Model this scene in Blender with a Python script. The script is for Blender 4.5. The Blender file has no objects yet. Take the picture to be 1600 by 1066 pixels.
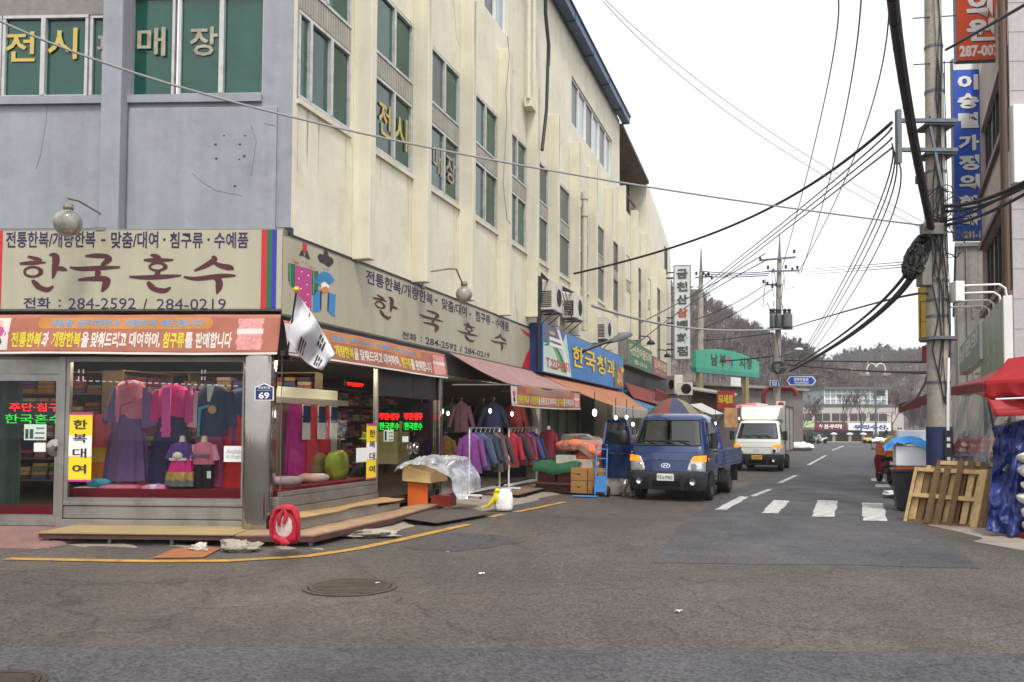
import bpy, bmesh, math, random
import numpy as np
from mathutils import Vector, Matrix, noise as mn
random.seed(11)
R = math.radians
SC = bpy.context.scene
COL = SC.collection

# ------------------------------------------------------------------ camera
CAM_H, FPX, PITCH, ROLL, SHIFT = 1.65, 1300.0, R(2.24), R(0.29), 83.0
cam_d = bpy.data.cameras.new('camera'); cam = bpy.data.objects.new('camera', cam_d); COL.objects.link(cam)
cam_d.sensor_width = 36; cam_d.lens = FPX/1600*36; cam_d.shift_y = SHIFT/1600
cam_d.clip_start = 0.1; cam_d.clip_end = 3000
_f = Vector((0, math.cos(PITCH), math.sin(PITCH))); _u0 = Vector((0, -math.sin(PITCH), math.cos(PITCH))); _r0 = Vector((1, 0, 0))
_r = _r0*math.cos(ROLL) + _u0*math.sin(ROLL); _u = -_r0*math.sin(ROLL) + _u0*math.cos(ROLL)
cam.matrix_world = Matrix(((_r.x, _u.x, -_f.x, 0), (_r.y, _u.y, -_f.y, 0), (_r.z, _u.z, -_f.z, CAM_H), (0, 0, 0, 1)))
SC.camera = cam
EYE = Vector((0, 0, CAM_H))

# ------------------------------------------------------------------ light: bright overcast day
world = bpy.data.worlds.new('World'); SC.world = world; world.use_nodes = True
nt = world.node_tree; bg = nt.nodes['Background']
sky = nt.nodes.new('ShaderNodeTexSky'); sky.sky_type = 'NISHITA'; sky.sun_disc = False
SUN_EL, SUN_ROT = R(60), R(165)
sky.sun_elevation = SUN_EL; sky.sun_rotation = SUN_ROT; sky.dust_density = 4; sky.air_density = 1.0
hs = nt.nodes.new('ShaderNodeHueSaturation'); hs.inputs['Saturation'].default_value = 0.12
mx = nt.nodes.new('ShaderNodeMix'); mx.data_type = 'RGBA'; mx.inputs['Factor'].default_value = 0.6
mx.inputs['B'].default_value = (9.2, 9.4, 9.9, 1)          # even grey cloud cover
nt.links.new(sky.outputs[0], hs.inputs['Color']); nt.links.new(hs.outputs[0], mx.inputs['A'])
nt.links.new(mx.outputs['Result'], bg.inputs[0]); bg.inputs[1].default_value = 0.1
sun_d = bpy.data.lights.new('sun', 'SUN'); sun_d.energy = 1.5; sun_d.angle = R(12); sun_d.color = (1, .96, .9)
sun = bpy.data.objects.new('sun', sun_d); COL.objects.link(sun)
_sv = Vector((math.sin(SUN_ROT)*math.cos(SUN_EL), math.cos(SUN_ROT)*math.cos(SUN_EL), math.sin(SUN_EL)))
sun.rotation_euler = _sv.to_track_quat('Z', 'Y').to_euler()
SC.view_settings.view_transform = 'Standard'; SC.view_settings.look = 'None'
SC.view_settings.exposure = 0.92; SC.view_settings.gamma = 1
SC.render.film_transparent = False
SC.cycles.max_bounces = 8; SC.cycles.transparent_max_bounces = 24; SC.cycles.use_denoising = True
SC.cycles.caustics_reflective = False; SC.cycles.caustics_refractive = False

# ------------------------------------------------------------------ measuring helpers
def ray(px, py):
    return _f + _r*((px-800)/FPX) - _u*((py-533-SHIFT)/FPX)
def G(px, py, z=0.0):
    d = ray(px, py); return EYE + d*((z-CAM_H)/d.z)
def D(px, py, Y):
    d = ray(px, py); return EYE + d*(Y/d.y)
def onplane(px, py, P, n):
    d = ray(px, py); return EYE + d*((P-EYE).dot(n)/d.dot(n))
def frame(o, ang):            # local x = along a facade to the viewer's right, y = into it, z = up
    return Matrix.Translation(Vector(o)) @ Matrix.Rotation(ang, 4, 'Z')
TH_B = R(18.4)
_c = ray(450, 640); P0 = EYE + _c*(12.3/_c.y); P0.z = 0
FB = frame(P0, R(90)-TH_B)                      # long cream facade: x runs away along the street
FA = frame(P0, R(-2.5))                         # short grey facade: x<0 runs to the left
FB_I, FA_I = FB.inverted(), FA.inverted()
def on(F, px, py, off=0.0):                     # pixel -> (x, z) on the facade plane moved off metres towards the street
    n = (F.to_3x3() @ Vector((0, 1, 0))); q = onplane(px, py, F @ Vector((0, -off, 0)), n)
    l = F.inverted() @ q; return l.x, l.z
def B(px, py, off=0.0): return on(FB, px, py, off)
def A(px, py, off=0.0): return on(FA, px, py, off)
KR = D(1582, 640, 17.0); KR.z = 0
TH_R = R(24.8)
FR = frame(KR, R(-90)-TH_R)                     # right-hand street facade: x<0 runs away
def Rr(px, py, off=0.0): return on(FR, px, py, off)

# ------------------------------------------------------------------ materials
def lin(c): return tuple(((v/255)/12.92 if v/255 <= .04045 else ((v/255+.055)/1.055)**2.4) for v in c)
MATS = {}
def mat(name, rgb, rough=.6, metal=0., noise=(), bump=(), streak=0., spec=.5, emit=0., alpha=1., coat=0., dirt=None, dscale=1.5, ecol=None, trans=0., thin=0., aniso=0):
    """rgb 0-255 sRGB. noise: (scale, amount) pairs of brightness variation; streak: vertical stains; dirt: (rgb, amount)."""
    if name in MATS: return MATS[name]
    m = bpy.data.materials.new(name); m.use_nodes = True; t = m.node_tree; N = t.nodes; L = t.links
    p = N['Principled BSDF']; p.inputs['Roughness'].default_value = rough; p.inputs['Metallic'].default_value = metal
    p.inputs['Specular IOR Level'].default_value = spec; p.inputs['Coat Weight'].default_value = coat
    p.inputs['Transmission Weight'].default_value = trans
    col = lin(rgb); p.inputs['Base Color'].default_value = (*col, 1)
    tc = N.new('ShaderNodeTexCoord'); last = None
    def base():
        nonlocal last
        if last is None:
            r = N.new('ShaderNodeRGB'); r.outputs[0].default_value = (*col, 1); last = r.outputs[0]
        return last
    def mul(fac_out, lo, hi):
        nonlocal last
        base(); mr = N.new('ShaderNodeMapRange'); mr.inputs[1].default_value = .3; mr.inputs[2].default_value = .7
        mr.inputs[3].default_value = lo; mr.inputs[4].default_value = hi; L.new(fac_out, mr.inputs[0])
        x = N.new('ShaderNodeVectorMath'); x.operation = 'SCALE'; L.new(last, x.inputs[0]); L.new(mr.outputs[0], x.inputs['Scale']); last = x.outputs[0]
    for sc, am in noise:
        n = N.new('ShaderNodeTexNoise'); n.inputs['Scale'].default_value = sc; n.inputs['Detail'].default_value = 4
        L.new(tc.outputs['Object'], n.inputs['Vector']); mul(n.outputs[0], 1-am, 1+am)
    if streak:
        mp = N.new('ShaderNodeMapping'); mp.inputs['Scale'].default_value = (2.2, 2.2, .16); L.new(tc.outputs['Object'], mp.inputs[0])
        n = N.new('ShaderNodeTexNoise'); n.inputs['Scale'].default_value = 1.6; n.inputs['Detail'].default_value = 6; n.inputs['Roughness'].default_value = .65
        L.new(mp.outputs[0], n.inputs['Vector']); mul(n.outputs[0], 1-streak, 1+streak*.35)
    if dirt:
        n = N.new('ShaderNodeTexNoise'); n.inputs['Scale'].default_value = dscale; n.inputs['Detail'].default_value = 8; n.inputs['Roughness'].default_value = .7
        L.new(tc.outputs['Object'], n.inputs['Vector']); base()
        mr = N.new('ShaderNodeMapRange'); mr.inputs[1].default_value = .5; mr.inputs[2].default_value = .75; mr.inputs[4].default_value = dirt[1]; L.new(n.outputs[0], mr.inputs[0])
        x = N.new('ShaderNodeMix'); x.data_type = 'RGBA'; L.new(mr.outputs[0], x.inputs['Factor']); L.new(last, x.inputs['A']); x.inputs['B'].default_value = (*lin(dirt[0]), 1); last = x.outputs['Result']
    if last is not None: L.new(last, p.inputs['Base Color'])
    if bump:
        n = N.new('ShaderNodeTexNoise'); n.inputs['Scale'].default_value = bump[0]; n.inputs['Detail'].default_value = 5
        L.new(tc.outputs['Object'], n.inputs['Vector']); b = N.new('ShaderNodeBump'); b.inputs['Strength'].default_value = bump[1]; b.inputs['Distance'].default_value = bump[2] if len(bump) > 2 else .02
        L.new(n.outputs[0], b.inputs['Height']); L.new(b.outputs[0], p.inputs['Normal'])
    if emit:
        p.inputs['Emission Color'].default_value = (*(lin(ecol) if ecol else col), 1); p.inputs['Emission Strength'].default_value = emit
    if thin:                                        # light glowing through thin cloth
        tl = N.new('ShaderNodeBsdfTranslucent'); ms = N.new('ShaderNodeMixShader'); ms.inputs[0].default_value = thin
        if last is not None: L.new(last, tl.inputs[0])
        else: tl.inputs[0].default_value = (*col, 1)
        L.new(p.outputs[0], ms.inputs[1]); L.new(tl.outputs[0], ms.inputs[2]); L.new(ms.outputs[0], N['Material Output'].inputs[0])
    if aniso:                                       # rolled sheet: reflections broken into upright streaks
        mp = N.new('ShaderNodeMapping'); mp.inputs['Scale'].default_value = (7, 7, .1); L.new(tc.outputs['Object'], mp.inputs[0]); n = N.new('ShaderNodeTexNoise'); n.inputs['Scale'].default_value = 1; n.inputs['Detail'].default_value = 3; L.new(mp.outputs[0], n.inputs['Vector'])
        b = N.new('ShaderNodeBump'); b.inputs['Strength'].default_value = aniso; b.inputs['Distance'].default_value = .05; L.new(n.outputs[0], b.inputs['Height']); L.new(b.outputs[0], p.inputs['Normal'])
    if alpha < 1: p.inputs['Alpha'].default_value = alpha
    MATS[name] = m; return m
def glass_mat(name, tint=(200, 210, 205), refl=1.0, rough=.01, base=.04, haze=0.0, hcol=(200, 205, 210)):
    """thin pane: transparent + fresnel reflection (+ dusty veil)."""
    if name in MATS: return MATS[name]
    m = bpy.data.materials.new(name); m.use_nodes = True; t = m.node_tree; N = t.nodes; L = t.links
    N.remove(N['Principled BSDF']); out = N['Material Output']
    tr = N.new('ShaderNodeBsdfTransparent'); tr.inputs[0].default_value = (*lin(tint), 1)
    gl = N.new('ShaderNodeBsdfGlossy'); gl.inputs['Roughness'].default_value = rough
    lw = N.new('ShaderNodeFresnel'); lw.inputs[0].default_value = 1.52
    ad = N.new('ShaderNodeMath'); ad.operation = 'MULTIPLY_ADD'; ad.inputs[1].default_value = refl; ad.inputs[2].default_value = base-.04; ad.use_clamp = True
    L.new(lw.outputs[0], ad.inputs[0])
    mx = N.new('ShaderNodeMixShader'); L.new(ad.outputs[0], mx.inputs[0]); L.new(tr.outputs[0], mx.inputs[1]); L.new(gl.outputs[0], mx.inputs[2]); last = mx.outputs[0]
    if haze:
        df = N.new('ShaderNodeBsdfDiffuse'); df.inputs[0].default_value = (*lin(hcol), 1)
        n = N.new('ShaderNodeTexNoise'); n.inputs['Scale'].default_value = 3.5; n.inputs['Detail'].default_value = 6; n.inputs['Distortion'].default_value = 1.5
        tc = N.new('ShaderNodeTexCoord'); L.new(tc.outputs['Object'], n.inputs['Vector'])
        mr = N.new('ShaderNodeMapRange'); mr.inputs[1].default_value = .3; mr.inputs[2].default_value = .75; mr.inputs[3].default_value = haze*.35; mr.inputs[4].default_value = haze*1.5; L.new(n.outputs[0], mr.inputs[0])
        m2 = N.new('ShaderNodeMixShader'); L.new(mr.outputs[0], m2.inputs[0]); L.new(last, m2.inputs[1]); L.new(df.outputs[0], m2.inputs[2]); last = m2.outputs[0]
    L.new(last, out.inputs[0]); MATS[name] = m; return m

# ------------------------------------------------------------------ objects
WM = {}                                           # world matrix of each thing
def tag(o, label, cat, group=None, kind=None):
    if label: o['label'] = label
    if cat: o['category'] = cat
    if group: o['group'] = group
    if kind: o['kind'] = kind
    return o
def thing(name, label, cat, loc=(0, 0, 0), rotz=0., group=None):
    o = bpy.data.objects.new(name, None); COL.objects.link(o); o.empty_display_size = .2
    o.location = loc; o.rotation_euler = (0, 0, rotz); WM[o.name] = Matrix.Translation(Vector(loc)) @ Matrix.Rotation(rotz, 4, 'Z')
    return tag(o, label, cat, group)
def thingF(name, label, cat, F, x=0, y=0, z=0, group=None):
    loc = F @ Vector((x, y, z)); e = F.to_euler(); return thing(name, label, cat, loc, e.z, group)
def root_of(o):
    while o.parent: o = o.parent
    return o
def dup(o, mtx, label=None, parent=None, first=True):
    c = o.copy(); COL.objects.link(c)
    if parent: c.parent = parent
    if first:
        c.location = mtx.to_translation(); c.rotation_euler = mtx.to_euler(); WM[c.name] = mtx
        s = mtx.to_scale(); c.scale = s
        if label: c['label'] = label
    for ch in list(o.children): dup(ch, None, None, c, False)
    return c
_text = {}
def text_mesh(s, bold, depth):
    k = (s, bold, depth)
    if k not in _text:
        c = bpy.data.curves.new('lettering', 'FONT'); c.body = s; c.offset = bold; c.extrude = depth; c.resolution_u = 2
        o = bpy.data.objects.new('lettering', c); COL.objects.link(o)
        dg = bpy.context.evaluated_depsgraph_get(); me = bpy.data.meshes.new_from_object(o.evaluated_get(dg))
        vs = np.array([v.co[:] for v in me.vertices]); fs = [tuple(p.vertices) for p in me.polygons]
        bpy.data.objects.remove(o); bpy.data.curves.remove(c); bpy.data.meshes.remove(me)
        vs[:, 0] -= vs[:, 0].min(); vs[:, 1] -= vs[:, 1].min()
        _text[k] = (vs, fs)
    return _text[k]

class MB:
    def __init__(self, F=None):
        self.V = []; self.F = []; self.I = []; self.m = 0; self.M = F.copy() if F is not None else Matrix.Identity(4)
    def use(self, i): self.m = i; return self
    def at(self, F): self.M = F.copy(); return self
    def v(self, p):
        self.V.append(self.M @ Vector(p)); return len(self.V)-1
    def f(self, ids): self.F.append(tuple(ids)); self.I.append(self.m)
    def poly(self, pts): self.f([self.v(p) for p in pts]); return self
    def hexa(self, p):
        i = [self.v(q) for q in p]
        for q in ((0, 3, 2, 1), (4, 5, 6, 7), (0, 1, 5, 4), (1, 2, 6, 5), (2, 3, 7, 6), (3, 0, 4, 7)): self.f([i[k] for k in q])
        return self
    def box(self, x0, x1, y0, y1, z0, z1):
        return self.hexa([(x0, y0, z0), (x1, y0, z0), (x1, y1, z0), (x0, y1, z0), (x0, y0, z1), (x1, y0, z1), (x1, y1, z1), (x0, y1, z1)])
    def bar(self, a, b, w, h=None, up=(0, 0, 1)):
        a, b = Vector(a), Vector(b); d = (b-a).normalized(); h = h or w
        u = Vector(up)
        if abs(d.dot(u)) > .98: u = Vector((1, 0, 0)) if abs(d.x) < .9 else Vector((0, 1, 0))
        s = d.cross(u).normalized()*w/2; t = s.normalized().cross(d)*h/2
        return self.hexa([a-s-t, a+s-t, a+s+t, a-s+t, b-s-t, b+s-t, b+s+t, b-s+t])
    def prism(self, pts, y0, y1):                  # outline in x,z pushed along y
        n = len(pts); a = [self.v((x, y0, z)) for x, z in pts]; b = [self.v((x, y1, z)) for x, z in pts]
        self.f(a[::-1]) if False else self.f(a); self.f(b[::-1])
        for i in range(n): j = (i+1) % n; self.f((a[j], a[i], b[i], b[j]))
        return self
    def prismz(self, pts, z0, z1):
        n = len(pts); a = [self.v((x, y, z0)) for x, y in pts]; b = [self.v((x, y, z1)) for x, y in pts]
        self.f(a[::-1]); self.f(b)
        for i in range(n): j = (i+1) % n; self.f((a[i], a[j], b[j], b[i]))
        return self
    def loft(self, rings, closed=True, cap=True):
        ids = [[self.v(p) for p in r] for r in rings]; n = len(ids[0])
        for k in range(len(ids)-1):
            for i in range(n if closed else n-1):
                j = (i+1) % n; self.f((ids[k][i], ids[k][j], ids[k+1][j], ids[k+1][i]))
        if cap and closed: self.f(ids[0][::-1]); self.f(ids[-1])
        return self
    def tube(self, pts, r, n=8, cap=True):
        pts = [Vector(p) for p in pts]; rs = r if isinstance(r, (list, tuple)) else [r]*len(pts)
        rings = []; u = None
        for i, p in enumerate(pts):
            d = (pts[min(i+1, len(pts)-1)]-pts[max(i-1, 0)]).normalized()
            if u is None: u = d.orthogonal().normalized()
            u = (u-d*u.dot(d)); u = u.normalized() if u.length > 1e-6 else d.orthogonal().normalized()
            w = d.cross(u); rings.append([p+u*math.cos(2*math.pi*k/n)*rs[i]+w*math.sin(2*math.pi*k/n)*rs[i] for k in range(n)])
        return self.loft(rings, True, cap)
    def lathe(self, prof, c=(0, 0, 0), n=16, axis='Z', cap=True):
        c = Vector(c); rings = []
        for r, h in prof:
            ring = []
            for k in range(n):
                a = 2*math.pi*k/n; x, y = r*math.cos(a), r*math.sin(a)
                ring.append(c+Vector({'Z': (x, y, h), 'X': (h, x, y), 'Y': (y, h, x)}[axis]))
            rings.append(ring)
        return self.loft(rings, True, cap)
    def ell(self, c, rad, nu=12, nv=8):
        c = Vector(c); rad = rad if isinstance(rad, (tuple, list)) else (rad,)*3
        return self.loft([[c+Vector((rad[0]*math.sin(t)*math.cos(2*math.pi*k/nu), rad[1]*math.sin(t)*math.sin(2*math.pi*k/nu), -rad[2]*math.cos(t))) for k in range(nu)]
                          for t in [math.pi*(.02+.96*i/nv) for i in range(nv+1)]])
    def grid(self, fn, nu, nv):
        ids = [[self.v(fn(i/nu, j/nv)) for j in range(nv+1)] for i in range(nu+1)]
        for i in range(nu):
            for j in range(nv): self.f((ids[i][j], ids[i+1][j], ids[i+1][j+1], ids[i][j+1]))
        return self
    def text(self, s, x, y, z, w=None, h=None, bold=.012, depth=0., slant=0., fn=None, flip=False):
        """lettering in the x,z plane at y; (x,z) lower-left corner, stretched to w x h. fn maps (u,v) in metres -> point."""
        vs, fs = text_mesh(s, bold, depth); W, H = vs[:, 0].max(), vs[:, 1].max()
        if h is None: h = w*H/W
        if w is None: w = h*W/H
        i0 = len(self.V)
        for a, b, c in vs:
            u, q = a/W*w, b/H*h
            if flip: u = w-u
            self.V.append(self.M @ (Vector(fn(x+u+slant*q, z+q)) if fn else Vector((x+u+slant*q, y-c*.9, z+q))))
        for q in fs: self.f([i0+k for k in q])
        return self
    def build(self, name, mats, parent=None, smooth=False, bevel=0., sub=0, solid=0., label=None, weld=False, auto=35):
        if not isinstance(mats, (list, tuple)): mats = [mats]
        me = bpy.data.meshes.new(name); o = bpy.data.objects.new(name, me); COL.objects.link(o)
        if parent is not None:
            r = root_of(parent)
            inv = (WM[r.name] if r.name in WM else Matrix.Identity(4)).inverted(); o.parent = parent
        else:
            a = np.array([v[:] for v in self.V]); lo, hi = a.min(0), a.max(0); c = Vector(((lo[0]+hi[0])/2, (lo[1]+hi[1])/2, lo[2]))
            inv = Matrix.Translation(-c); o.location = c; WM[o.name] = Matrix.Translation(c)
        me.from_pydata([inv @ v for v in self.V], [], self.F); me.polygons.foreach_set('material_index', self.I)
        for m in mats: me.materials.append(m)
        if weld or bevel or sub:
            bm = bmesh.new(); bm.from_mesh(me); bmesh.ops.remove_doubles(bm, verts=bm.verts, dist=1e-5); bmesh.ops.recalc_face_normals(bm, faces=bm.faces); bm.to_mesh(me); bm.free()
        if smooth:
            me.polygons.foreach_set('use_smooth', [True]*len(me.polygons))
            try: me.set_sharp_from_angle(angle=R(auto))
            except Exception: pass
        if bevel:
            b = o.modifiers.new('bevel', 'BEVEL'); b.width = bevel; b.segments = 2; b.limit_method = 'ANGLE'; b.angle_limit = R(40)
        if solid:
            s = o.modifiers.new('solid', 'SOLIDIFY'); s.thickness = solid; s.offset = 0
        if sub:
            s = o.modifiers.new('sub', 'SUBSURF'); s.levels = sub; s.render_levels = sub
        if label: o['label'] = label
        me.update(); return o
def T(F, x, y, z=0., rz=0.): return F @ Matrix.Translation((x, y, z)) @ Matrix.Rotation(rz, 4, 'Z')
def lerp(a, b, t): return a+(b-a)*t
def cr(x, y, s=0.): return 1-2*abs(mn.noise((x, y, s)))+.5*(1-2*abs(mn.noise((x*2.3, y*2.3, s+7))))+.25*mn.noise((x*6, y*6, s+3))   # creases
def sag(a, b, s, n=14):
    a, b = Vector(a), Vector(b); return [a.lerp(b, i/n)-Vector((0, 0, 4*s*(i/n)*(1-i/n))) for i in range(n+1)]
# ------------------------------------------------------------------ shared materials
CREAM = mat('cream_paint', (220, 214, 192), .75, noise=((.7, .07), (6, .04)), streak=.06, bump=(25, .25, .01), dirt=((170, 160, 134), .35), dscale=.9)
CREAM2 = mat('cream_paint_fin', (216, 210, 188), .75, noise=((1.1, .07),), streak=.12, bump=(25, .2, .01), dirt=((172, 164, 138), .35), dscale=1.2)
GREYW = mat('lavender_grey_paint', (148, 149, 156), .7, noise=((.6, .08), (5, .05)), streak=.14, bump=(22, .25, .01), dirt=((112, 108, 118), .45), dscale=1.1)
ALU = mat('window_aluminium', (196, 196, 194), .45, .3, noise=((8, .12),), dirt=((110, 100, 90), .5), dscale=5)
ALUD = mat('weathered_aluminium', (128, 124, 116), .5, .3, noise=((8, .15),))
GREENP = mat('green_film_pane', (13, 72, 58), .06, noise=((1.7, .22), (60, .1)), spec=.7)
GREEND = mat('dark_green_film_pane', (22, 66, 56), .12, noise=((1.4, .35), (9, .2)), spec=.8)
GREYP = mat('grey_net_pane', (76, 76, 74), .3, noise=((3, .2),), spec=.5)
BLUEP = mat('pale_reflecting_pane', (150, 165, 170), .08, spec=.9)
YEL = mat('yellow_film', (196, 168, 84), .5); FRW = mat('dull_white_frame', (188, 186, 184), .5, noise=((6, .08),), dirt=((120, 112, 104), .5), dscale=5)
WORN = mat('peeling_film', (158, 148, 126), .6, noise=((9, .3),))
STEEL = mat('stainless_steel', (172, 166, 158), .07, 1.0, noise=((2.5, .1),), aniso=.8)
BRUSH = mat('brushed_steel', (150, 146, 140), .38, .7, noise=((3, .12),), dirt=((96, 88, 78), .5), dscale=2.5)
DARKM = mat('dark_metal', (52, 50, 48), .5, .4, noise=((6, .2),))
BLACK = mat('black_rubber', (22, 22, 23), .7)
BLACKP = mat('black_plastic', (34, 35, 37), .45, noise=((20, .1),))
WHITE = mat('white_paint', (232, 232, 228), .5, noise=((5, .04),))
CONC = mat('pole_concrete', (168, 160, 148), .9, noise=((1.5, .1), (14, .12)), streak=.2, bump=(40, .3, .01), dirt=((98, 90, 82), .5), dscale=1.6)
CONCG = mat('old_concrete', (142, 138, 132), .9, noise=((.8, .15), (9, .12)), streak=.35, bump=(18, .4, .02), dirt=((86, 84, 80), .6))
PAVE = mat('pavement_concrete', (136, 126, 114), .92, noise=((1.2, .12), (30, .12)), bump=(50, .4, .01), dirt=((84, 76, 68), .6), dscale=1.3)
BLUEMET = mat('blue_painted_gutter', (48, 78, 112), .45, noise=((2, .15),), streak=.2)
CABLE = mat('cable_sheath', (28, 28, 30), .6)
CABLEG = mat('pale_cable', (150, 150, 148), .6)
GALV = mat('galvanised_steel', (108, 112, 116), .5, .6, noise=((10, .15),))
SHOPGLASS = glass_mat('shop_glass', (226, 230, 228), .4, .005, .045)
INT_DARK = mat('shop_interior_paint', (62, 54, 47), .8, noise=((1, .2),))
SIGNIVORY = mat('ivory_sign_face', (176, 170, 146), .38, noise=((.8, .05),), streak=.12, dirt=((150, 140, 112), .45), dscale=1.2, spec=.4)
PURP = mat('violet_lettering', (42, 32, 72), .5); BROWN = mat('maroon_lettering', (76, 22, 26), .5, noise=((5, .12),))
RED = mat('red_paint', (190, 34, 42), .5); GREEN = mat('green_paint', (30, 96, 60), .5); BLUE = mat('blue_paint', (46, 46, 150), .5)

# ------------------------------------------------------------------ ground, road, markings
def asphalt(name, c, c2, patch=.5):
    m = bpy.data.materials.new(name); m.use_nodes = True; t = m.node_tree; N = t.nodes; L = t.links; p = N['Principled BSDF']
    tc = N.new('ShaderNodeTexCoord')
    def noise(s, d=5, r=.6, vec=None):
        n = N.new('ShaderNodeTexNoise'); n.inputs['Scale'].default_value = s; n.inputs['Detail'].default_value = d; n.inputs['Roughness'].default_value = r
        L.new(vec or tc.outputs['Object'], n.inputs['Vector']); return n.outputs[0]
    def ramp(x, a, b, lo, hi):
        r = N.new('ShaderNodeMapRange'); r.inputs[1].default_value = a; r.inputs[2].default_value = b; r.inputs[3].default_value = lo; r.inputs[4].default_value = hi; L.new(x, r.inputs[0]); return r.outputs[0]
    mx = N.new('ShaderNodeMix'); mx.data_type = 'RGBA'; mx.inputs['A'].default_value = (*lin(c), 1); mx.inputs['B'].default_value = (*lin(c2), 1)
    L.new(ramp(noise(.35, 6), .35, .68, 0, 1), mx.inputs['Factor'])
    vor = N.new('ShaderNodeTexVoronoi'); vor.inputs['Scale'].default_value = 46; L.new(tc.outputs['Object'], vor.inputs['Vector'])
    sp = N.new('ShaderNodeSeparateColor'); L.new(vor.outputs['Color'], sp.inputs[0])
    g = ramp(sp.outputs[0], 0, 1, .5, 1.5)
    st = ramp(noise(45, 3, .7), .6, .72, 1, 1.5)
    mp = N.new('ShaderNodeMapping'); mp.inputs['Scale'].default_value = (.9, .12, 1); mp.inputs['Rotation'].default_value = (0, 0, R(-20)); L.new(tc.outputs['Object'], mp.inputs[0])
    trk = ramp(noise(1.5, 4, .6, mp.outputs[0]), .3, .7, .84, 1.12)
    big = ramp(noise(.9, 8, .7), .35, .7, .86, 1.1)
    last = mx.outputs['Result']
    for k in (g, st, trk, big):
        x = N.new('ShaderNodeVectorMath'); x.operation = 'SCALE'; L.new(last, x.inputs[0]); L.new(k, x.inputs['Scale']); last = x.outputs[0]
    cr = N.new('ShaderNodeTexVoronoi'); cr.feature = 'DISTANCE_TO_EDGE'; cr.inputs['Scale'].default_value = .33
    wv = N.new('ShaderNodeTexNoise'); wv.inputs['Scale'].default_value = 1.2; wv.inputs['Detail'].default_value = 6; L.new(tc.outputs['Object'], wv.inputs['Vector'])
    mxv = N.new('ShaderNodeMix'); mxv.data_type = 'RGBA'; mxv.blend_type = 'ADD'; mxv.inputs['Factor'].default_value = .9; L.new(tc.outputs['Object'], mxv.inputs['A']); L.new(wv.outputs['Color'], mxv.inputs['B']); L.new(mxv.outputs['Result'], cr.inputs['Vector'])
    crk = ramp(cr.outputs['Distance'], 0, .009, .55, 1)
    x = N.new('ShaderNodeVectorMath'); x.operation = 'SCALE'; L.new(last, x.inputs[0]); L.new(crk, x.inputs['Scale']); last = x.outputs[0]
    oil = N.new('ShaderNodeMix'); oil.data_type = 'RGBA'; L.new(ramp(noise(.55, 9, .72), .56, .7, 0, .55), oil.inputs['Factor']); L.new(last, oil.inputs['A']); oil.inputs['B'].default_value = (*lin((48, 45, 43)), 1); last = oil.outputs['Result']
    L.new(last, p.inputs['Base Color'])
    L.new(ramp(noise(1.1, 5), .3, .7, .62, .88), p.inputs['Roughness'])
    b = N.new('ShaderNodeBump'); b.inputs['Strength'].default_value = .55; b.inputs['Distance'].default_value = .012
    L.new(vor.outputs['Distance'], b.inputs['Height']); L.new(b.outputs[0], p.inputs['Normal']); return m
ASPH = asphalt('brown_grey_asphalt', (81, 73, 66), (67, 61, 56)); ASPH2 = asphalt('blue_grey_asphalt', (72, 70, 72), (58, 57, 60))
def ground_sheet(name, pts, z, m):
    b = MB(); b.poly([(p[0], p[1], z) for p in pts]); return tag(b.build(name, m), None, None, kind='structure')
ground_sheet('ground', [(-420, -60), (420, -60), (420, 700), (-420, 700)], 0, ASPH)
def px_poly(l, n=1, j=0.):
    P = [G(x, y) for x, y in l]; rg = random.Random(len(l)); out = []
    for a, c in zip(P, P[1:]+P[:1]):
        for k in range(n): q = a.lerp(c, k/n); out.append(Vector((q.x+rg.uniform(-j, j), q.y+rg.uniform(-j, j), 0)) if k else q)
    return out
ground_sheet('road', px_poly([(1022, 880), (1300, 883), (1534, 889), (1500, 862), (1452, 832), (1412, 806), (1393, 775), (1383, 740), (1386, 715), (1402, 694), (1280, 693), (1262, 712), (1200, 742), (1128, 778), (1080, 806), (1050, 836), (1036, 858)], 8, .035), .004, ASPH2)
ground_sheet('road_strip', px_poly([(-400, 1004), (0, 1011), (700, 1014), (1600, 1022), (2100, 1025)], 14, .018)[:57] + [Vector((9, -20, 0)), Vector((-9, -20, 0))], .004, ASPH2)
DARKASPH = asphalt('dark_patch_asphalt', (66, 64, 64), (58, 56, 56))
ground_sheet('road_repair', px_poly([(628, 856), (700, 833), (770, 836), (822, 846), (760, 857), (700, 862)], 6, .07), .004, DARKASPH)
YLINE = mat('worn_yellow_paint', (170, 128, 52), .7, noise=((3, .15), (60, .25)), dirt=((84, 74, 60), 1.2), dscale=5)
WLINE = mat('worn_white_paint', (186, 184, 180), .75, noise=((4, .12), (60, .2)), dirt=((74, 72, 73), 1.5), dscale=5)
def strip(name, pts, w, m, z=.009):
    P = [Vector((p.x, p.y, z)) for p in pts]; b = MB(); L_, R_ = [], []
    for i, p in enumerate(P):
        d = (P[min(i+1, len(P)-1)]-P[max(i-1, 0)]).normalized(); s = Vector((-d.y, d.x, 0))*w/2; L_.append(p+s); R_.append(p-s)
    for i in range(len(P)-1): b.poly([L_[i], L_[i+1], R_[i+1], R_[i]])
    return tag(b.build(name, m), None, None, kind='structure')
strip('road_marking', px_poly([(10, 874), (120, 876), (240, 878), (360, 877), (480, 870), (560, 858), (640, 841), (732, 820)]), .17, YLINE)
strip('road_marking', px_poly([(765, 809), (786, 804)]), .15, YLINE)
strip('road_marking', px_poly([(804, 801), (840, 794), (882, 785)]), .15, YLINE)
for q in ([(1116, 797), (1136, 797), (1170, 777), (1156, 776)], [(1190, 802), (1216, 803), (1234, 783), (1208, 782)], [(1268, 808), (1304, 808), (1309, 783), (1277, 782)], [(1348, 814), (1387, 815), (1379, 787), (1346, 786)]):
    ground_sheet('road_marking', px_poly(q, 7, .022), .009, WLINE)
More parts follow.
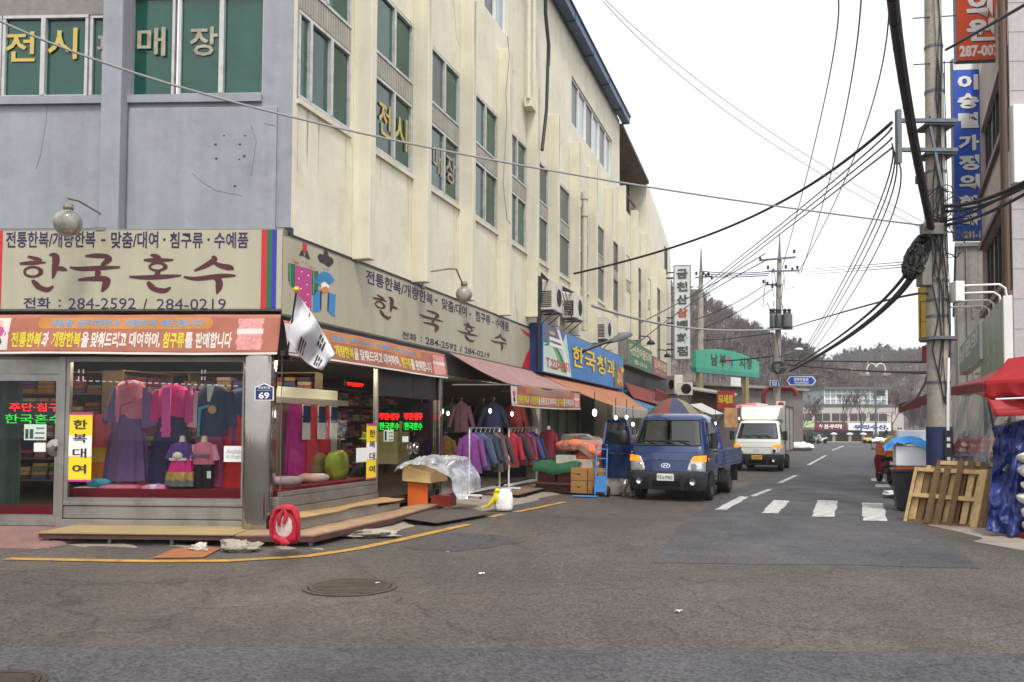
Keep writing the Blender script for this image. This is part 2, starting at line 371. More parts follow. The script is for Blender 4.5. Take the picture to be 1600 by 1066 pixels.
for a, b in (((1176, 776), (1203, 765)), ((1218, 755), (1244, 743)), ((1263, 727), (1290, 712)), ((1300, 704), (1318, 697))):
    strip('road_marking', px_poly([a, b]), .14, WLINE)
for q in ([(1368, 762), (1392, 762), (1388, 757), (1368, 757)], [(1362, 752), (1384, 753), (1380, 748), (1360, 748)]):
    ground_sheet('road_marking', px_poly(q), .009, WLINE)

# raised pavement aprons beside the shops
def apron(name, inner, outer, zi, zo, m, n=40):
    b = MB(); rng = random.Random(5)
    def res(l, n):
        L = [0];
        for i in range(1, len(l)): L.append(L[-1]+(l[i]-l[i-1]).length)
        out = []
        for k in range(n+1):
            t = L[-1]*k/n; i = max(j for j in range(len(L)) if L[j] <= t+1e-9); i = min(i, len(l)-2)
            out.append(l[i].lerp(l[i+1], (t-L[i])/max(1e-6, L[i+1]-L[i])))
        return out
    I, O = res(inner, n), res(outer, n)
    jit = [[rng.uniform(-.025, .025) for _ in range(6)] for _ in range(n+1)]
    def fn(u, v):
        i = round(u*n); j = round(v*5); p = I[i].lerp(O[i], v); h = lerp(zi, zo, v**1.6)
        k = jit[i][j]; return Vector((p.x+k*1.6, p.y+k*1.6*v, h+(k if 0 < v < 1 else 0)))
    b.grid(fn, n, 5); return tag(b.build(name, m, smooth=True), None, None, kind='structure')
fb = lambda s, o, z=0: FB @ Vector((s, -o, z)); fa = lambda x, o, z=0: FA @ Vector((x, -o, z))
def KC(off, z=0., ob=None):                                 # where the two facades meet when both are pushed off metres outwards
    a = FA.to_3x3(); b = FB.to_3x3(); ta, na = a @ Vector((1, 0, 0)), a @ Vector((0, -1, 0)); tb, nb = b @ Vector((1, 0, 0)), b @ Vector((0, -1, 0))
    ob = off if ob is None else ob; r = nb*ob-na*off; M2 = Matrix(((ta.x, -tb.x), (ta.y, -tb.y))); x = M2.inverted() @ Vector((r.x, r.y)); p = P0+na*off+ta*x.x; return Vector((p.x, p.y, z))
apron('pavement', [fb(.3, .3), fb(4, .1), fb(44, .1)], [fb(.2, 1.05), fb(2.3, 1.25), fb(5, 1.65), fb(8, 1.8), fb(44, 2.1)], .1, -.02, PAVE)
apron('pavement', [fa(-9, .1), fa(-3, .1), KC(.1)], [fa(-9, 1.5), fa(-6.2, 1.45), fa(-3, 1.5), KC(1.3)], .01, -.02, PAVE)
apron('pavement', [FR @ Vector((x, .3, 0)) for x in (5, 1, -12, -60)], px_poly([(1800, 872), (1590, 862), (1478, 846), (1415, 812), (1393, 775), (1383, 740), (1386, 715), (1404, 693)]), .08, -.02, PAVE, 60)
PINK = mat('faded_red_paving', (124, 92, 88), .85, noise=((2, .15), (40, .2)), bump=(60, .3, .01), dirt=((92, 76, 70), .5), dscale=2.5)
rb = MB(FA); xr, _ = A(60, 850, 1.3)
rb.hexa([(-9, -1.35, .0), (xr, -1.35, .0), (xr+.5, -.05, .0), (-9, -.05, 0), (-9, -1.35, .012), (xr-.15, -1.35, .012), (xr+.35, -.05, .14), (-9, -.05, .14)])
tag(rb.build('entrance_ramp', PINK), None, None, kind='structure')

# manhole covers
IRON = mat('rusty_iron_cover', (76, 66, 58), .6, .5, noise=((3, .2), (30, .2)), dirt=((104, 92, 78), .6), dscale=5)
def manhole(px, py, d, label):
    c = G(px, py); t = thing('manhole_cover', label, 'manhole cover', (c.x, c.y, .004), 0, 'manhole covers')
    b = MB(Matrix.Translation((c.x, c.y, 0))); r = d/2
    b.lathe([(r*.86, .002), (r*.86, .016), (r*.8, .016), (r*.8, .011), (0.01, .011)], n=40)
    for i in range(-4, 5):
        w = math.sqrt(max(0, .74**2-(i*.15)**2))*r
        b.box(-w, w, i*.15*r-.022, i*.15*r+.022, .0112, .0165)
    b.build('lid', IRON, t); f = MB(Matrix.Translation((c.x, c.y, 0))); f.lathe([(r, .002), (r, .013), (r*.88, .013), (r*.88, .002)], n=40); f.build('surround', IRON, t)
manhole(547, 918, .96, 'round rusty manhole cover alone in the open brown road')
manhole(-12, 1072, .62, 'manhole cover cut by the corner of the picture in the dark road strip')

# ------------------------------------------------------------------ corner building
def holed(b, x0, x1, z0, z1, y, holes, depth):
    """wall face in the current frame at y with rectangular openings (x0,x1,z0,z1) and their reveals."""
    xs = sorted({x0, x1, *[h[0] for h in holes], *[h[1] for h in holes]}); zs = sorted({z0, z1, *[h[2] for h in holes], *[h[3] for h in holes]})
    xs = [x for x in xs if x0-1e-6 <= x <= x1+1e-6]; zs = [z for z in zs if z0-1e-6 <= z <= z1+1e-6]
    for i in range(len(xs)-1):
        for j in range(len(zs)-1):
            cx, cz = (xs[i]+xs[i+1])/2, (zs[j]+zs[j+1])/2
            if any(h[0] < cx < h[1] and h[2] < cz < h[3] for h in holes): continue
            b.poly([(xs[i], y, zs[j]), (xs[i+1], y, zs[j]), (xs[i+1], y, zs[j+1]), (xs[i], y, zs[j+1])])
    for a, c, e, f in holes:
        for p, q in (((a, e), (a, f)), ((c, f), (c, e)), ((a, f), (c, f)), ((c, e), (a, e))):
            b.poly([(p[0], y, p[1]), (q[0], y, q[1]), (q[0], y+depth, q[1]), (p[0], y+depth, p[1])])
bld = thing('shop_building', 'long cream corner building with a grey end wall and tall vertical fins', 'building', P0)
FINS = [2.01, 4.35, 6.80, 9.40, 11.87, 14.1, 16.79, 19.51, 22.38, 25.19, 28.32, 31.17, 34.22, 37.72]
ZS, ZL, ZB, ZU = 6.6, 7.98, 8.4, 9.62
ROOF = 15.25; S_END = 25.4
wins = [(0.1, 1.72, ZS)]
for i, f in enumerate(FINS[:-1]): wins.append((f+.03, FINS[i+1]-.2, ZS if i < 9 else ZS-1.6))
w = MB(FB)
h3 = [(8.2, 9.95, 12.0, 13.7)] + [(B(893, 150)[0], B(957, 240)[0]-.1, 12.15, 13.8)]
holed(w, .0, S_END, 4.3, ROOF, 0, [(a, c, z, ZU) for a, c, z in wins if c < S_END-.3] + h3, .22)
zt1 = B(1010, 272)[1]; s1 = B(1010, 300)[0]; s2 = B(1047, 340)[0]; zt2 = B(1047, 322)[1]
holed(w, S_END, s1, 3.0, 11.6, 0, [(a, c, z, ZU) for a, c, z in wins if S_END-.3 < c and c < s1 and a > S_END], .22)
zt = max(zt1, zt2)
holed(w, s1, s2, 3.0, 12.4, 0, [(a, c, z, ZU) for a, c, z in wins if a > s1 and c < s2], .22)
w.poly([(s1, 0, 12.4), (s2, 0, 12.4), (s2, 0, 12.9), (s2-3.2, 0, 13.6), (s1, 0, 14.7)])
w.poly([(s1, 0, 11.6), (s1, 4, 11.6), (s1, 4, 14.7), (s1, 0, 14.7)]); w.poly([(s2, 0, 3), (s2, 14, 3), (s2, 14, 12.9), (s2, 0, 12.9)])
w.poly([(S_END, 0, 11.6), (s1, 0, 11.6), (s1, 6, 11.6), (S_END, 6, 11.6)]); w.poly([(S_END, 0, 11.6), (S_END, 10, 11.6), (S_END, 10, ROOF), (S_END, 0, ROOF)])
w.poly([(s1, 0, 14.7), (s1, 6, 14.7), (s2, 6, 12.9), (s2, 0, 12.9)])
w.build('wall', CREAM, bld)
# dark open terrace with its lean-to roof
t_ = MB(FB); t_.hexa([(S_END, -.15, 14.95), (s1, -.15, 14.45), (s1, 5, 14.45), (S_END, 5, 14.95), (S_END, -.15, 15.1), (s1, -.15, 14.6), (s1, 5, 14.6), (S_END, 5, 15.1)])
t_.box(S_END+.05, s1-.05, 3.0, 3.1, 11.6, 14.5); t_.box(S_END+2.1, S_END+2.25, .6, .75, 11.6, 14.6); t_.box(S_END+.1, s1-.1, .55, .62, 13.2, 13.3)
t_.build('terrace_roof', mat('rusted_roof_sheet', (108, 92, 82), .8, noise=((3, .3),)), bld)
sw = MB(FB); sw.box(s2-2.6, s2-1.3, -.01, .2, 11.0, 12.6); sw.build('opening_shade_block', mat('opening_shade', (62, 52, 48), .9), bld)  # solid block; the shade of an opening is put into its colour
for i, f in enumerate(FINS):
    b = MB(FB); top = 11.35 if i < 9 else [12.2, 11.9, 11.4, 11.1, 10.8][i-9]
    zb = 4.47 if i < 4 else 4.74 if i < 9 else 5.75 if i < 12 else 4.4; b.box(f-.2, f, -.34, .0, zb, top); b.build('fin', CREAM2, bld, bevel=.012)
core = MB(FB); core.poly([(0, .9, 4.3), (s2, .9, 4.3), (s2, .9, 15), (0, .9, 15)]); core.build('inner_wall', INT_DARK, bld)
# eaves gutter and roof
ev = MB(FB)
ev.prismz([(-.3, -.42), (S_END+.25, -.42), (S_END+.25, -.10), (-.3, -.10)], 15.12, 15.42); ev.box(-.3, S_END+.3, -.47, 0, 15.42, 15.47)
for k in range(9): ev.box(2.2+k*2.7, 2.28+k*2.7, -.44, -.08, 15.08, 15.44)
ev.build('gutter', BLUEMET, bld)
rf = MB(FB); rf.poly([(-.3, -.45, 15.48), (S_END+.3, -.45, 15.48), (S_END+.3, 8, 17.2), (-.3, 8, 17.2)]); rf.build('roof', BLUEMET, bld)

def add_window(F, x0, x1, z0, z1, y, parts, parent, fm, pm, name='window', fw=.05):
    """one glazed unit: frame mesh + one pane mesh per leaf material list."""
    b = MB(F); b.box(x0, x1, y-.05, y+.04, z0, z0+fw); b.box(x0, x1, y-.05, y+.04, z1-fw, z1)
    b.box(x0, x0+fw, y-.045, y+.04, z0+fw, z1-fw); b.box(x1-fw, x1, y-.045, y+.04, z0+fw, z1-fw)
    n = len(parts); xs = [x0]
    tot = sum(p[0] for p in parts)
    for p in parts: xs.append(xs[-1]+(x1-x0)*p[0]/tot)
    for x in xs[1:-1]: b.box(x-.035, x+.035, y-.06, y+.04, z0+fw, z1-fw)
    fr = b.build(name, fm, parent)
    for k, p in enumerate(parts):
        g = MB(F); o = .012*(k % 2); g.poly([(xs[k]+.02, y+o, z0+.02), (xs[k+1]-.02, y+o, z0+.02), (xs[k+1]-.02, y+o, z1-.02), (xs[k]+.02, y+o, z1-.02)])
        g.build('pane', p[1], fr)
    return fr
LOUV = mat('ribbed_band_panel', (168, 164, 152), .6, noise=((4, .12),), streak=.2)
rngw = random.Random(3)
for i, (a, c, z) in enumerate(wins):
    if c > s2: continue
    y = .035
    lo = [(.42, GREEND), (.8, GREEND), (.8, GREEND)] if i == 0 else [(1.6, GREEND), (1, GREEND if i < 5 else GREYP)]
    up = [(1.6 if i else 1, GREENP), (1, GREENP)] if i in (0, 1, 3) else [(1.6, GREYP), (1, GREENP)] if i < 5 else [(1, GREYP)]
    if i >= 5: lo = [(1, GREYP)]
    add_window(FB, a+.03, c-.02, z+.03, ZL, y, lo, bld, ALU if i < 9 else ALUD, None)
    add_window(FB, a+.03, c-.02, ZB, ZU-.03, y, up, bld, ALU if i < 9 else ALUD, None)
    b = MB(FB); n = int((c-a)/.075)
    b.box(a+.03, c-.02, y-.02, y+.03, ZL, ZB)
    for k in range(n): x = a+.06+k*.075; b.box(x, x+.035, y-.045, y-.02, ZL+.03, ZB-.03)
    b.build('band_panel', LOUV, bld)
    b = MB(FB); b.box(a, c, -.05, .06, z-.08, z); b.build('sill', CREAM2, bld)
x0, x1 = h3[1][0], h3[1][1]
for k in range(3):
    a = x0+(x1-x0)*k/3; add_window(FB, a+.03, x0+(x1-x0)*(k+1)/3-.06, 12.17, 13.78, .1, [(1, GREYP), (1, BLUEP)], bld, WHITE, None)
add_window(FB, 8.22, 9.93, 12.02, 13.68, .1, [(1, GREYP), (1, BLUEP)], bld, WHITE, None)
# lettering stuck on the second-floor panes of the long side
def seg_text(F, s, px0, py0, px1, py1, y, m, parent, off, slant=0):
    a, z1 = on(F, px0, py0, off); c, z0 = on(F, px1, py1, off); b = MB(F); b.text(s, a, y, z0, c-a, z1-z0, .03); return b.build('lettering', m, parent)
for s, u0, u1, m in (('전', 592, 611, YEL), ('시', 617, 637, YEL), ('매', 678, 691, WORN), ('장', 698, 713, WORN)):
    a, c = B(u0, 200, -.01)[0], B(u1, 200, -.01)[0]; q = MB(FB); q.text(s, a, .012, 7.0, c-a, .62, .012); q.build('lettering', m, bld)

# --- grey end wall
xW1 = A(-150, 100)[0]; xP0, xP1 = A(170, 200)[0], A(204, 60)[0]; xC = A(411, 100)[0]
g = MB(FA); zg0 = 6.62; zgt = 7.93
holes = [(-12, xP0, zg0, 9.6), (xP1, xC, zg0, 9.6)]
holed(g, -14, 0, 4.5, 16, 0, holes, .2); g.build('grey_wall', GREYW, bld)
g = MB(FA); g.box(xP1+.03, A(433, 250)[0], -.05, .0, 4.52, 6.42); g.build('grey_panel', GREYW, bld, bevel=.01)
g = MB(FA); g.box(xP0, xP1, -.24, 0, 4.5, 16); g.build('grey_pier', GREYW, bld, bevel=.012)
g = MB(FA); g.box(-12, xP0, -.06, .05, 6.5, 6.62); g.box(xP1, xC, -.06, .05, 6.5, 6.62); g.build('grey_sill', GREYW, bld)
xm = A(133, 60)[0]
aw = [A(x, 60)[0] for x in (-130, 0, 60, 133)]
add_window(FA, xm-.01-(aw[3]-aw[1])*1.0, xm, zg0+.02, zgt, .12, [(1, GREENP), (1.08, GREENP)], bld, FRW, None, fw=.045)
add_window(FA, xm+.02, xP0+.15, zg0+.02, zgt, .14, [(1, GREENP)], bld, FRW, None, fw=.045)
add_window(FA, xm-.05-(aw[3]-aw[1])*2, xm-.03-(aw[3]-aw[1]), zg0+.02, zgt, .12, [(1, GREENP), (1, GREENP)], bld, FRW, None, fw=.045)
xa = [A(x, 80)[0] for x in (205, 268, 279, 349, 414)]
add_window(FA, xa[0]-.2, xa[1], zg0+.02, zgt+.3, .14, [(1, GREENP)], bld, FRW, None, fw=.04)
add_window(FA, xa[2]-.04, xC-.0, zg0+.02, zgt+.3, .12, [(1, GREENP), (1, GREENP)], bld, FRW, None, fw=.04)
b = MB(FA); b.box(-12, xP0, .08, .2, zgt, 9.6); b.box(xP1, xC, .08, .2, zgt+.3, 9.6); b.build('band_panel', ALUD, bld)
for s, p, m in (('전', (9, 50, 54, 96), YEL), ('시', (75, 44, 120, 92), YEL), ('판', (152, 52, 194, 93), WORN), ('매', (215, 43, 258, 87), WORN), ('장', (297, 42, 340, 87), WORN)):
    a, z1 = A(p[0], p[1], -.1); c, z0 = A(p[2], p[3], -.1); q = MB(FA); q.text(s, a, .1, z0, c-a, z1-z0, .015); q.build('lettering', m, bld)
# bolt holes, cracks and stains with a shape of their own
b = MB(FA); rr = random.Random(4)
for px, py in ((350, 212), (383, 212), (337, 226), (375, 226), (338, 248), (374, 249), (382, 244), (367, 291)):
    x, z = A(px, py, .05); r = .011 + rr.random()*.009; b.poly([(x+r*math.cos(k)*(1+rr.random()*.5), -.053, z+r*math.sin(k)) for k in np.linspace(0, 5.6, 8)])
for pts in (((300, 270), (318, 287), (340, 299), (378, 306)), ((70, 160), (68, 190), (60, 240), (52, 262)), ((168, 262), (230, 262), (280, 256)), ((392, 195), (400, 222), (392, 275)), ((412, 192), (430, 197))):
    L = [A(*p, .06) for p in pts]
    for i in range(len(L)-1):
        for k in range(5):
            t0, t1 = k/5, (k+1)/5; j = rr.uniform(-.012, .012); x0_, z0_ = lerp(L[i][0], L[i+1][0], t0), lerp(L[i][1], L[i+1][1], t0); x1_, z1_ = lerp(L[i][0], L[i+1][0], t1), lerp(L[i][1], L[i+1][1], t1)
            b.bar((x0_, -.052 if pts[0][0] > 205 else -.003, z0_+j), (x1_, -.052 if pts[0][0] > 205 else -.003, z1_+j*.3), .002, .0035)
b.build('crack', mat('crack_dark', (70, 68, 74), .9), bld)  # one even dark grey for cracks and bolt holes
# drain pipes and wall cable on the cream side
b = MB(FB)
for px in (826, 834): s_, _ = B(px, 80, .2); b.tube([(s_, -.2, 10.8), (s_, -.2, 15.1)], .055, 8)
s_, z_ = B(832, 122, .2); b.box(s_-.35, s_+.25, -.28, -.08, 10.6, 10.85); b.build('drain_pipe', CREAM2, bld)
b = MB(FB); s_, _ = B(913, 400, .3); b.tube([(s_, -.3, 5.0), (s_, -.3, 9.6)], .1, 10); b.lathe([(.13, 0), (.13, .25)], (s_, -.3, 9.0), 10); b.lathe([(.13, 0), (.13, .25)], (s_, -.3, 9.6), 10); b.build('vent_pipe', mat('pale_pipe', (196, 190, 168), .6, noise=((5, .1),)), bld)

# drip stains below sills and roof edge, hairline cracks in the cream render
STAIN = mat('rain_stain', (188, 180, 154), .8, noise=((6, .1),)); rr = random.Random(31); b = MB(FB)
def drip(x, z, y, w, L):
    n = 6; P = [(x+rr.uniform(-.15, .15)*w, z-L*k/n, w*(1-k/n)**.7*rr.uniform(.6, 1.1)) for k in range(n+1)]
    for p, q in zip(P, P[1:]): b.poly([(p[0]-p[2], y, p[1]), (p[0]+p[2], y, p[1]), (q[0]+q[2], y, q[1]), (q[0]-q[2], y, q[1])])
for i, (a, c, z) in enumerate(wins):
    if c > 26: continue
    for k in range(7): drip(rr.choice([a+.1+rr.random()*.2, c-.05-rr.random()*.25, rr.uniform(a, c)]), z-.08, -.003, rr.uniform(.008, .022), rr.uniform(.3, 1.3))
    for k in range(3): drip(rr.uniform(a, c), ROOF-.1, -.003, rr.uniform(.01, .03), rr.uniform(.5, 2.2))
for f in FINS[:9]:
    for k in range(4): drip(f-rr.uniform(.03, .17), 11.3, -.343, rr.uniform(.008, .02), rr.uniform(.8, 3))
b.build('rain_stain', STAIN, bld); b = MB(FB)
for k in range(16):
    x, z = rr.uniform(.3, 24), rr.choice([rr.uniform(4.7, 6.4), rr.uniform(9.8, 11.8), rr.uniform(14, 15)]); a = rr.uniform(-2.6, -.5)
    for q in range(rr.randrange(5, 12)): x1, z1 = x+.11*math.cos(a), z+.11*math.sin(a); b.bar((x, -.002, z), (x1, -.002, z1), .003, .004); x, z = x1, z1; a += rr.uniform(-.6, .6)
b.build('crack', MATS['crack_dark'], bld)
# ------------------------------------------------------------------ ground-floor shop front (parts of the building)
def cyl(b, c, r, z0, z1, n=20): return b.lathe([(r, z0), (r, z1)], c, n)
kc = KC(-.12); kcol = Vector((kc.x+.02, kc.y-.1, 0))
b = MB()
xl, xr_ = A(383, 700, .05)[0], 0
prof = []
for k in range(24):
    a = 2*math.pi*k/24; ca, sa = math.cos(a), math.sin(a); e = .62
    prof.append((.215*abs(ca)**e*math.copysign(1, ca), .215*abs(sa)**e*math.copysign(1, sa)))
cc = D(406, 700, 12.12)
b.prismz([(cc.x+x, cc.y+y) for x, y in prof], .14, 2.74); b.build('corner_column', STEEL, bld, smooth=True)
ZF = .16; ZC = 2.95
# interior shell
b = MB()
foot = [fa(-9, -.12), fa(-.1, -.12), fb(.2, -.12), fb(12.8, -.12), fb(12.8, -5), fa(-9, -5)]
b.poly([(p.x, p.y, ZF) for p in foot]); b.build('shop_floor', mat('shop_floor', (120, 108, 96), .5, noise=((3, .1),)), bld)
b = MB(); b.poly([(p.x, p.y, ZC) for p in foot][::-1]); b.build('shop_ceiling', mat('shop_ceiling', (110, 102, 88), .8, noise=((2, .08),)), bld)
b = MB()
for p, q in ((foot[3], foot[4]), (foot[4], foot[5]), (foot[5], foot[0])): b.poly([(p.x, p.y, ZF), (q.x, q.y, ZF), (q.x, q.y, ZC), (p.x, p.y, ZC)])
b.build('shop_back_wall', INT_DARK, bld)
# lintel behind the sign boards
b = MB(FA); b.box(-14, .02, -.02, .1, 2.62, 4.6); b.build('shop_lintel', DARKM, bld)
b = MB(FB); b.box(0, 12.9, -.02, .1, 2.75, 4.5); b.box(12.9, 44, -.02, .1, 2.9, 4.6); b.build('shop_lintel', DARKM, bld)
# shelves with folded cloth in the shop
CLOTHC = [(176, 60, 84), (206, 150, 70), (150, 60, 120), (90, 100, 160), (210, 190, 150), (200, 90, 70), (120, 160, 120), (230, 200, 205), (96, 50, 70), (60, 70, 110), (180, 130, 150), (222, 176, 96)]
CLOTH = [mat('fabric_%d' % i, [v*.75 for v in c], .85, noise=((14, .2),)) for i, c in enumerate(CLOTHC)]
rs = random.Random(9)
def shelf(F, x0, x1, y, z0, levels, name, label):
    t = thingF(name, label, 'shelf', F, (x0+x1)/2, y, ZF)
    b = MB(F)
    for k in range(levels+1): b.box(x0, x1, y, y+.45, z0+k*.42, z0+k*.42+.03)
    n = max(1, int((x1-x0)/1.2))
    for k in range(n+1): x = lerp(x0, x1-.03, k/n); b.box(x, x+.03, y-.005, y+.46, ZF, z0+levels*.42+.03)
    b.build('frame', mat('shelf_wood', (104, 78, 54), .6, noise=((4, .15),)), t)
    for k in range(levels):
        x = x0+.06
        while x < x1-.3:
            wd = rs.uniform(.22, .34); z = z0+k*.42+.032; b = MB(F)
            for q in range(rs.choice([2, 3, 4, 4, 4])):
                if x+wd < x1-.03: b.use(rs.randrange(12)).box(x+rs.uniform(0, .02), x+wd-rs.uniform(0, .02), y+rs.uniform(.01, .05), y+.4, z, z+.075); z += .08
            x += wd+.03
            if b.F: tag(b.build('folded_cloth', CLOTH, None, bevel=.012), 'folded cloth piled on the '+label, 'cloth', 'folded cloth on the '+label)
shelf(FA, -6.8, -.6, 3.6, .55, 5, 'cloth_shelf', 'wooden shelf behind the hanbok window')
shelf(FB, 1.2, 12.4, 4.2, .5, 5, 'cloth_shelf', 'long wooden shelf behind the open clothes racks')
def downlight(P, label, e=30, r=.07, group='shop ceiling lights'):
    t = thing('ceiling_light', label, 'ceiling light', P, 0, group)
    b = MB(Matrix.Translation(P)); b.lathe([(r, -.012), (r*.7, -.03), (.01, -.03)], n=14); b.build('bulb', mat('warm_lamp_glow', (255, 240, 210), .5, emit=14), t)
    b = MB(Matrix.Translation(P)); b.lathe([(r*1.25, 0), (r*1.25, -.02), (r, -.02), (r, 0)], n=14); b.build('rim', WHITE, t)
    l = bpy.data.lights.new('lamp', 'POINT'); l.energy = e; l.color = (1, .88, .68); l.shadow_soft_size = .1; o = bpy.data.objects.new('lamp', l); COL.objects.link(o); o.parent = t; o.location = (0, 0, -.12)
for k, (x, y) in enumerate(((-4.6, .7), (-2.9, .7), (-1.3, .7), (-5.6, 2.2), (-3.6, 2.2), (-1.8, 2.2))): downlight(fa(x, -y, ZC), 'recessed lamp in the ceiling of the corner shop above the hanbok display', 30 if y < 1 else 5)
for k, (s, y) in enumerate(((1.2, .8), (2.6, .8), (4.2, 1.0))): downlight(fb(s, -y, ZC), 'recessed lamp in the shop ceiling behind the narrow cloth window', 24)
# --- grey side glazing
xd0, xd1 = A(-70, 700)[0], A(92, 700)[0]; xg0, xg1 = A(103, 700)[0], A(384, 700)[0]
zr = A(200, 781)[1]; zrt = A(200, 765)[1]
def shopwin(F, x0, x1, z0, z1, name='shop_window', mull=(), y=0., jl=.06):
    b = MB(F); b.box(x0, x1, y-.04, y+.04, z0, z0+.06); b.box(x0, x1, y-.04, y+.04, z1-.07, z1); b.box(x0, x0+jl, y-.04 if jl > .01 else y, y+.04 if jl > .01 else y+.008, z0+.06, z1-.07); b.box(x1-.05, x1, y-.04, y+.04, z0+.06, z1-.07)
    for m in mull: b.box(m-.03, m+.03, y-.045, y+.04, z0+.06, z1-.07)
    fr = b.build(name, BRUSH, bld, bevel=.006); g = MB(F); g.poly([(x0+.02, y+.01, z0+.02), (x1-.02, y+.01, z0+.02), (x1-.02, y+.01, z1-.02), (x0+.02, y+.01, z1-.02)]); g.build('pane', SHOPGLASS, fr); return fr
wA = shopwin(FA, xg0, xg1, zr-.03, 2.66)
b = MB(FA); b.box(A(93, 700)[0], xg0, -.06, .06, .1, 2.66); b.build('door_post', BRUSH, bld, bevel=.008)
zb1 = A(200, 790)[1]
b = MB(FA); b.box(xg0, xg1+.05, -.05, .08, zb1+.0, zr-.03); b.box(xg0, xg1+.05, -.03, .08, .26, zb1-.012); b.box(xg0, xg1+.05, -.08, .08, .10, .25); b.build('base_panel', BRUSH, bld, bevel=.006)
REDC = mat('crimson_carpet', (126, 14, 32), .9, noise=((30, .2),))
b = MB(FA); b.box(xg0, 0, .1, 1.15, .3, zrt); b.build('display_floor', REDC, bld)
b = MB(FB); b.box(.2, B(587, 758)[0], .1, 1.1, .3, .72); b.build('display_floor', REDC, bld)
# door on the grey side
b = MB(FA); b.box(xd0, xd1, -.03, .03, .14, .3); b.box(xd0, xd1, -.03, .03, 2.3, 2.4); b.box(xd1-.05, xd1, -.03, .03, .3, 2.3); b.box(xd0, xd0+.06, -.03, .03, .3, 2.3); b.box(xd0, xd1, -.02, .04, 2.4, 2.66)
dr = b.build('door', BRUSH, bld, bevel=.006); g = MB(FA); g.poly([(xd0, .0, .28), (xd1, .0, .28), (xd1, .0, 2.32), (xd0, .0, 2.32)]); g.build('pane', SHOPGLASS, dr)
b = MB(FA); hx, hz = A(83, 700, .08)
b.lathe([(.01, .085), (.08, .085), (.125, .07), (.13, .05), (.05, .045), (.04, -.0), (.04, -.01)][::1], FA_I @ FA @ Vector((hx, -.09, hz)), 20, 'Y'); b.build('handle', STEEL, dr, smooth=True)
b = MB(FA); b.box(xd0, xd1, .03, .05, .3, .44); b.build('kick_strip', REDC, dr)
CURT = mat('green_grey_drape', (58, 74, 66), .8, noise=((5, .2),))
b = MB(FA); xq = A(36, 700, -.3)[0]; b.grid(lambda u, v: (xd0-.5+u*(xq-xd0+.5), .3+.05*math.sin(u*30), .3+v*2.1), 50, 4); b.build('door_drape', CURT, bld, smooth=True)
# --- cream side glazing
sg0, sg1 = -.17, B(587, 758)[0]; sd1 = B(655, 700)[0]; sp = B(682, 700)[0]
wB = shopwin(FB, sg0, sg1, .62, 2.75, jl=.008)
b = MB(FB); b.box(sg0-.1, sg1, -.04, .08, .46, .61); b.box(sg0-.1, sg1, -.06, .08, .2, .45); b.build('base_panel', BRUSH, bld, bevel=.006)
mid = (sg1+sp)/2+.12
for a, c in ((sg1+.03, mid), (mid+.02, sp-.08)):
    b = MB(FB); b.box(a, c, -.02, .03, 2.28, 2.75); d_ = b.build('door_header', DARKM, bld); b = MB(FB); b.box(a, c, -.03, .03, .2, .34); b.build('bottom_rail', DARKM, d_); b = MB(FB); b.box(a, c, -.03, .03, 2.2, 2.278); b.build('top_rail', DARKM, d_)
    g = MB(FB); g.poly([(a, .0, .3), (c, .0, .3), (c, .0, 2.24), (a, .0, 2.24)]); g.build('pane', SHOPGLASS, d_)
    b = MB(FB); hx = c-.12 if a < mid-.3 else a+.14; b.lathe([(.01, .075), (.1, .075), (.125, .06), (.12, .04), (.05, .035), (.04, 0)], (hx, -.08, 1.22), 20, 'Y'); b.build('handle', STEEL, d_, smooth=True)
b = MB(FB); b.box(sp-.06, sp+.08, -.1, .06, .1, 2.9); b.build('door_post', STEEL, bld, bevel=.01)
b = MB(FB); b.box(12.75, 12.95, -.1, .3, .1, 3.1); b.build('shop_end_post', BRUSH, bld)

# ------------------------------------------------------------------ sign boards
def signboard(name, label, F, x0, x1, z0, z1, d, face, cat='shop sign', frame_m=None, y=0.):
    t = thingF(name, label, cat, F, (x0+x1)/2, 0, z0)
    b = MB(F); b.box(x0, x1, -d+.012, -.03, z0, z1); b.build('casing', frame_m or ALUD, t, bevel=.01)
    b = MB(F); b.box(x0+.012, x1-.012, -d, -d+.02, z0+.03, z1-.03); b.build('face', face, t)
    return t
OFF = .25
OFB = .04; kx = (FA_I @ KC(OFF, 0, OFB)).x; ks = (FB_I @ KC(OFF, 0, OFB)).x
zA0, zA1 = A(200, 486, OFF)[1], A(200, 357, OFF)[1]
sgA = signboard('shop_sign', 'ivory shop sign with big maroon lettering on the grey end wall', FA, A(-90, 420, OFF)[0], kx, zA0, zA1, OFF, SIGNIVORY)
def put(F, t, s, box, m, off, bold=.012, depth=0., slant=0., name='lettering', quad=None):
    """writing measured on the sign plane: box = (left, top, right, bottom) as seen."""
    a, z1 = on(F, box[0], (box[1]), off); c, z0 = on(F, box[2], box[3], off); b = MB(F); b.text(s, a, -off-.004, z0, c-a, z1-z0, bold, depth, slant); return b.build(name, m, t)
def brush(F, t, s, boxes, m, off, name='lettering'):
    for ch, bx in zip(s, boxes): put(F, t, ch, bx, m, off, .03, 0, .06, name)
put(FA, sgA, '전통한복/개량한복', (10, 362, 149, 387), PURP, OFF, .02); put(FA, sgA, '-', (158, 374, 165, 377), PURP, OFF, .02)
put(FA, sgA, '맞춤/대여', (174, 362, 247, 388), PURP, OFF, .02); put(FA, sgA, '·', (255, 372, 259, 377), PURP, OFF, .02); put(FA, sgA, '침구류', (266, 363, 317, 388), PURP, OFF, .02)
put(FA, sgA, '·', (324, 372, 328, 377), PURP, OFF, .02); put(FA, sgA, '수예품', (335, 363, 388, 388), PURP, OFF, .02)
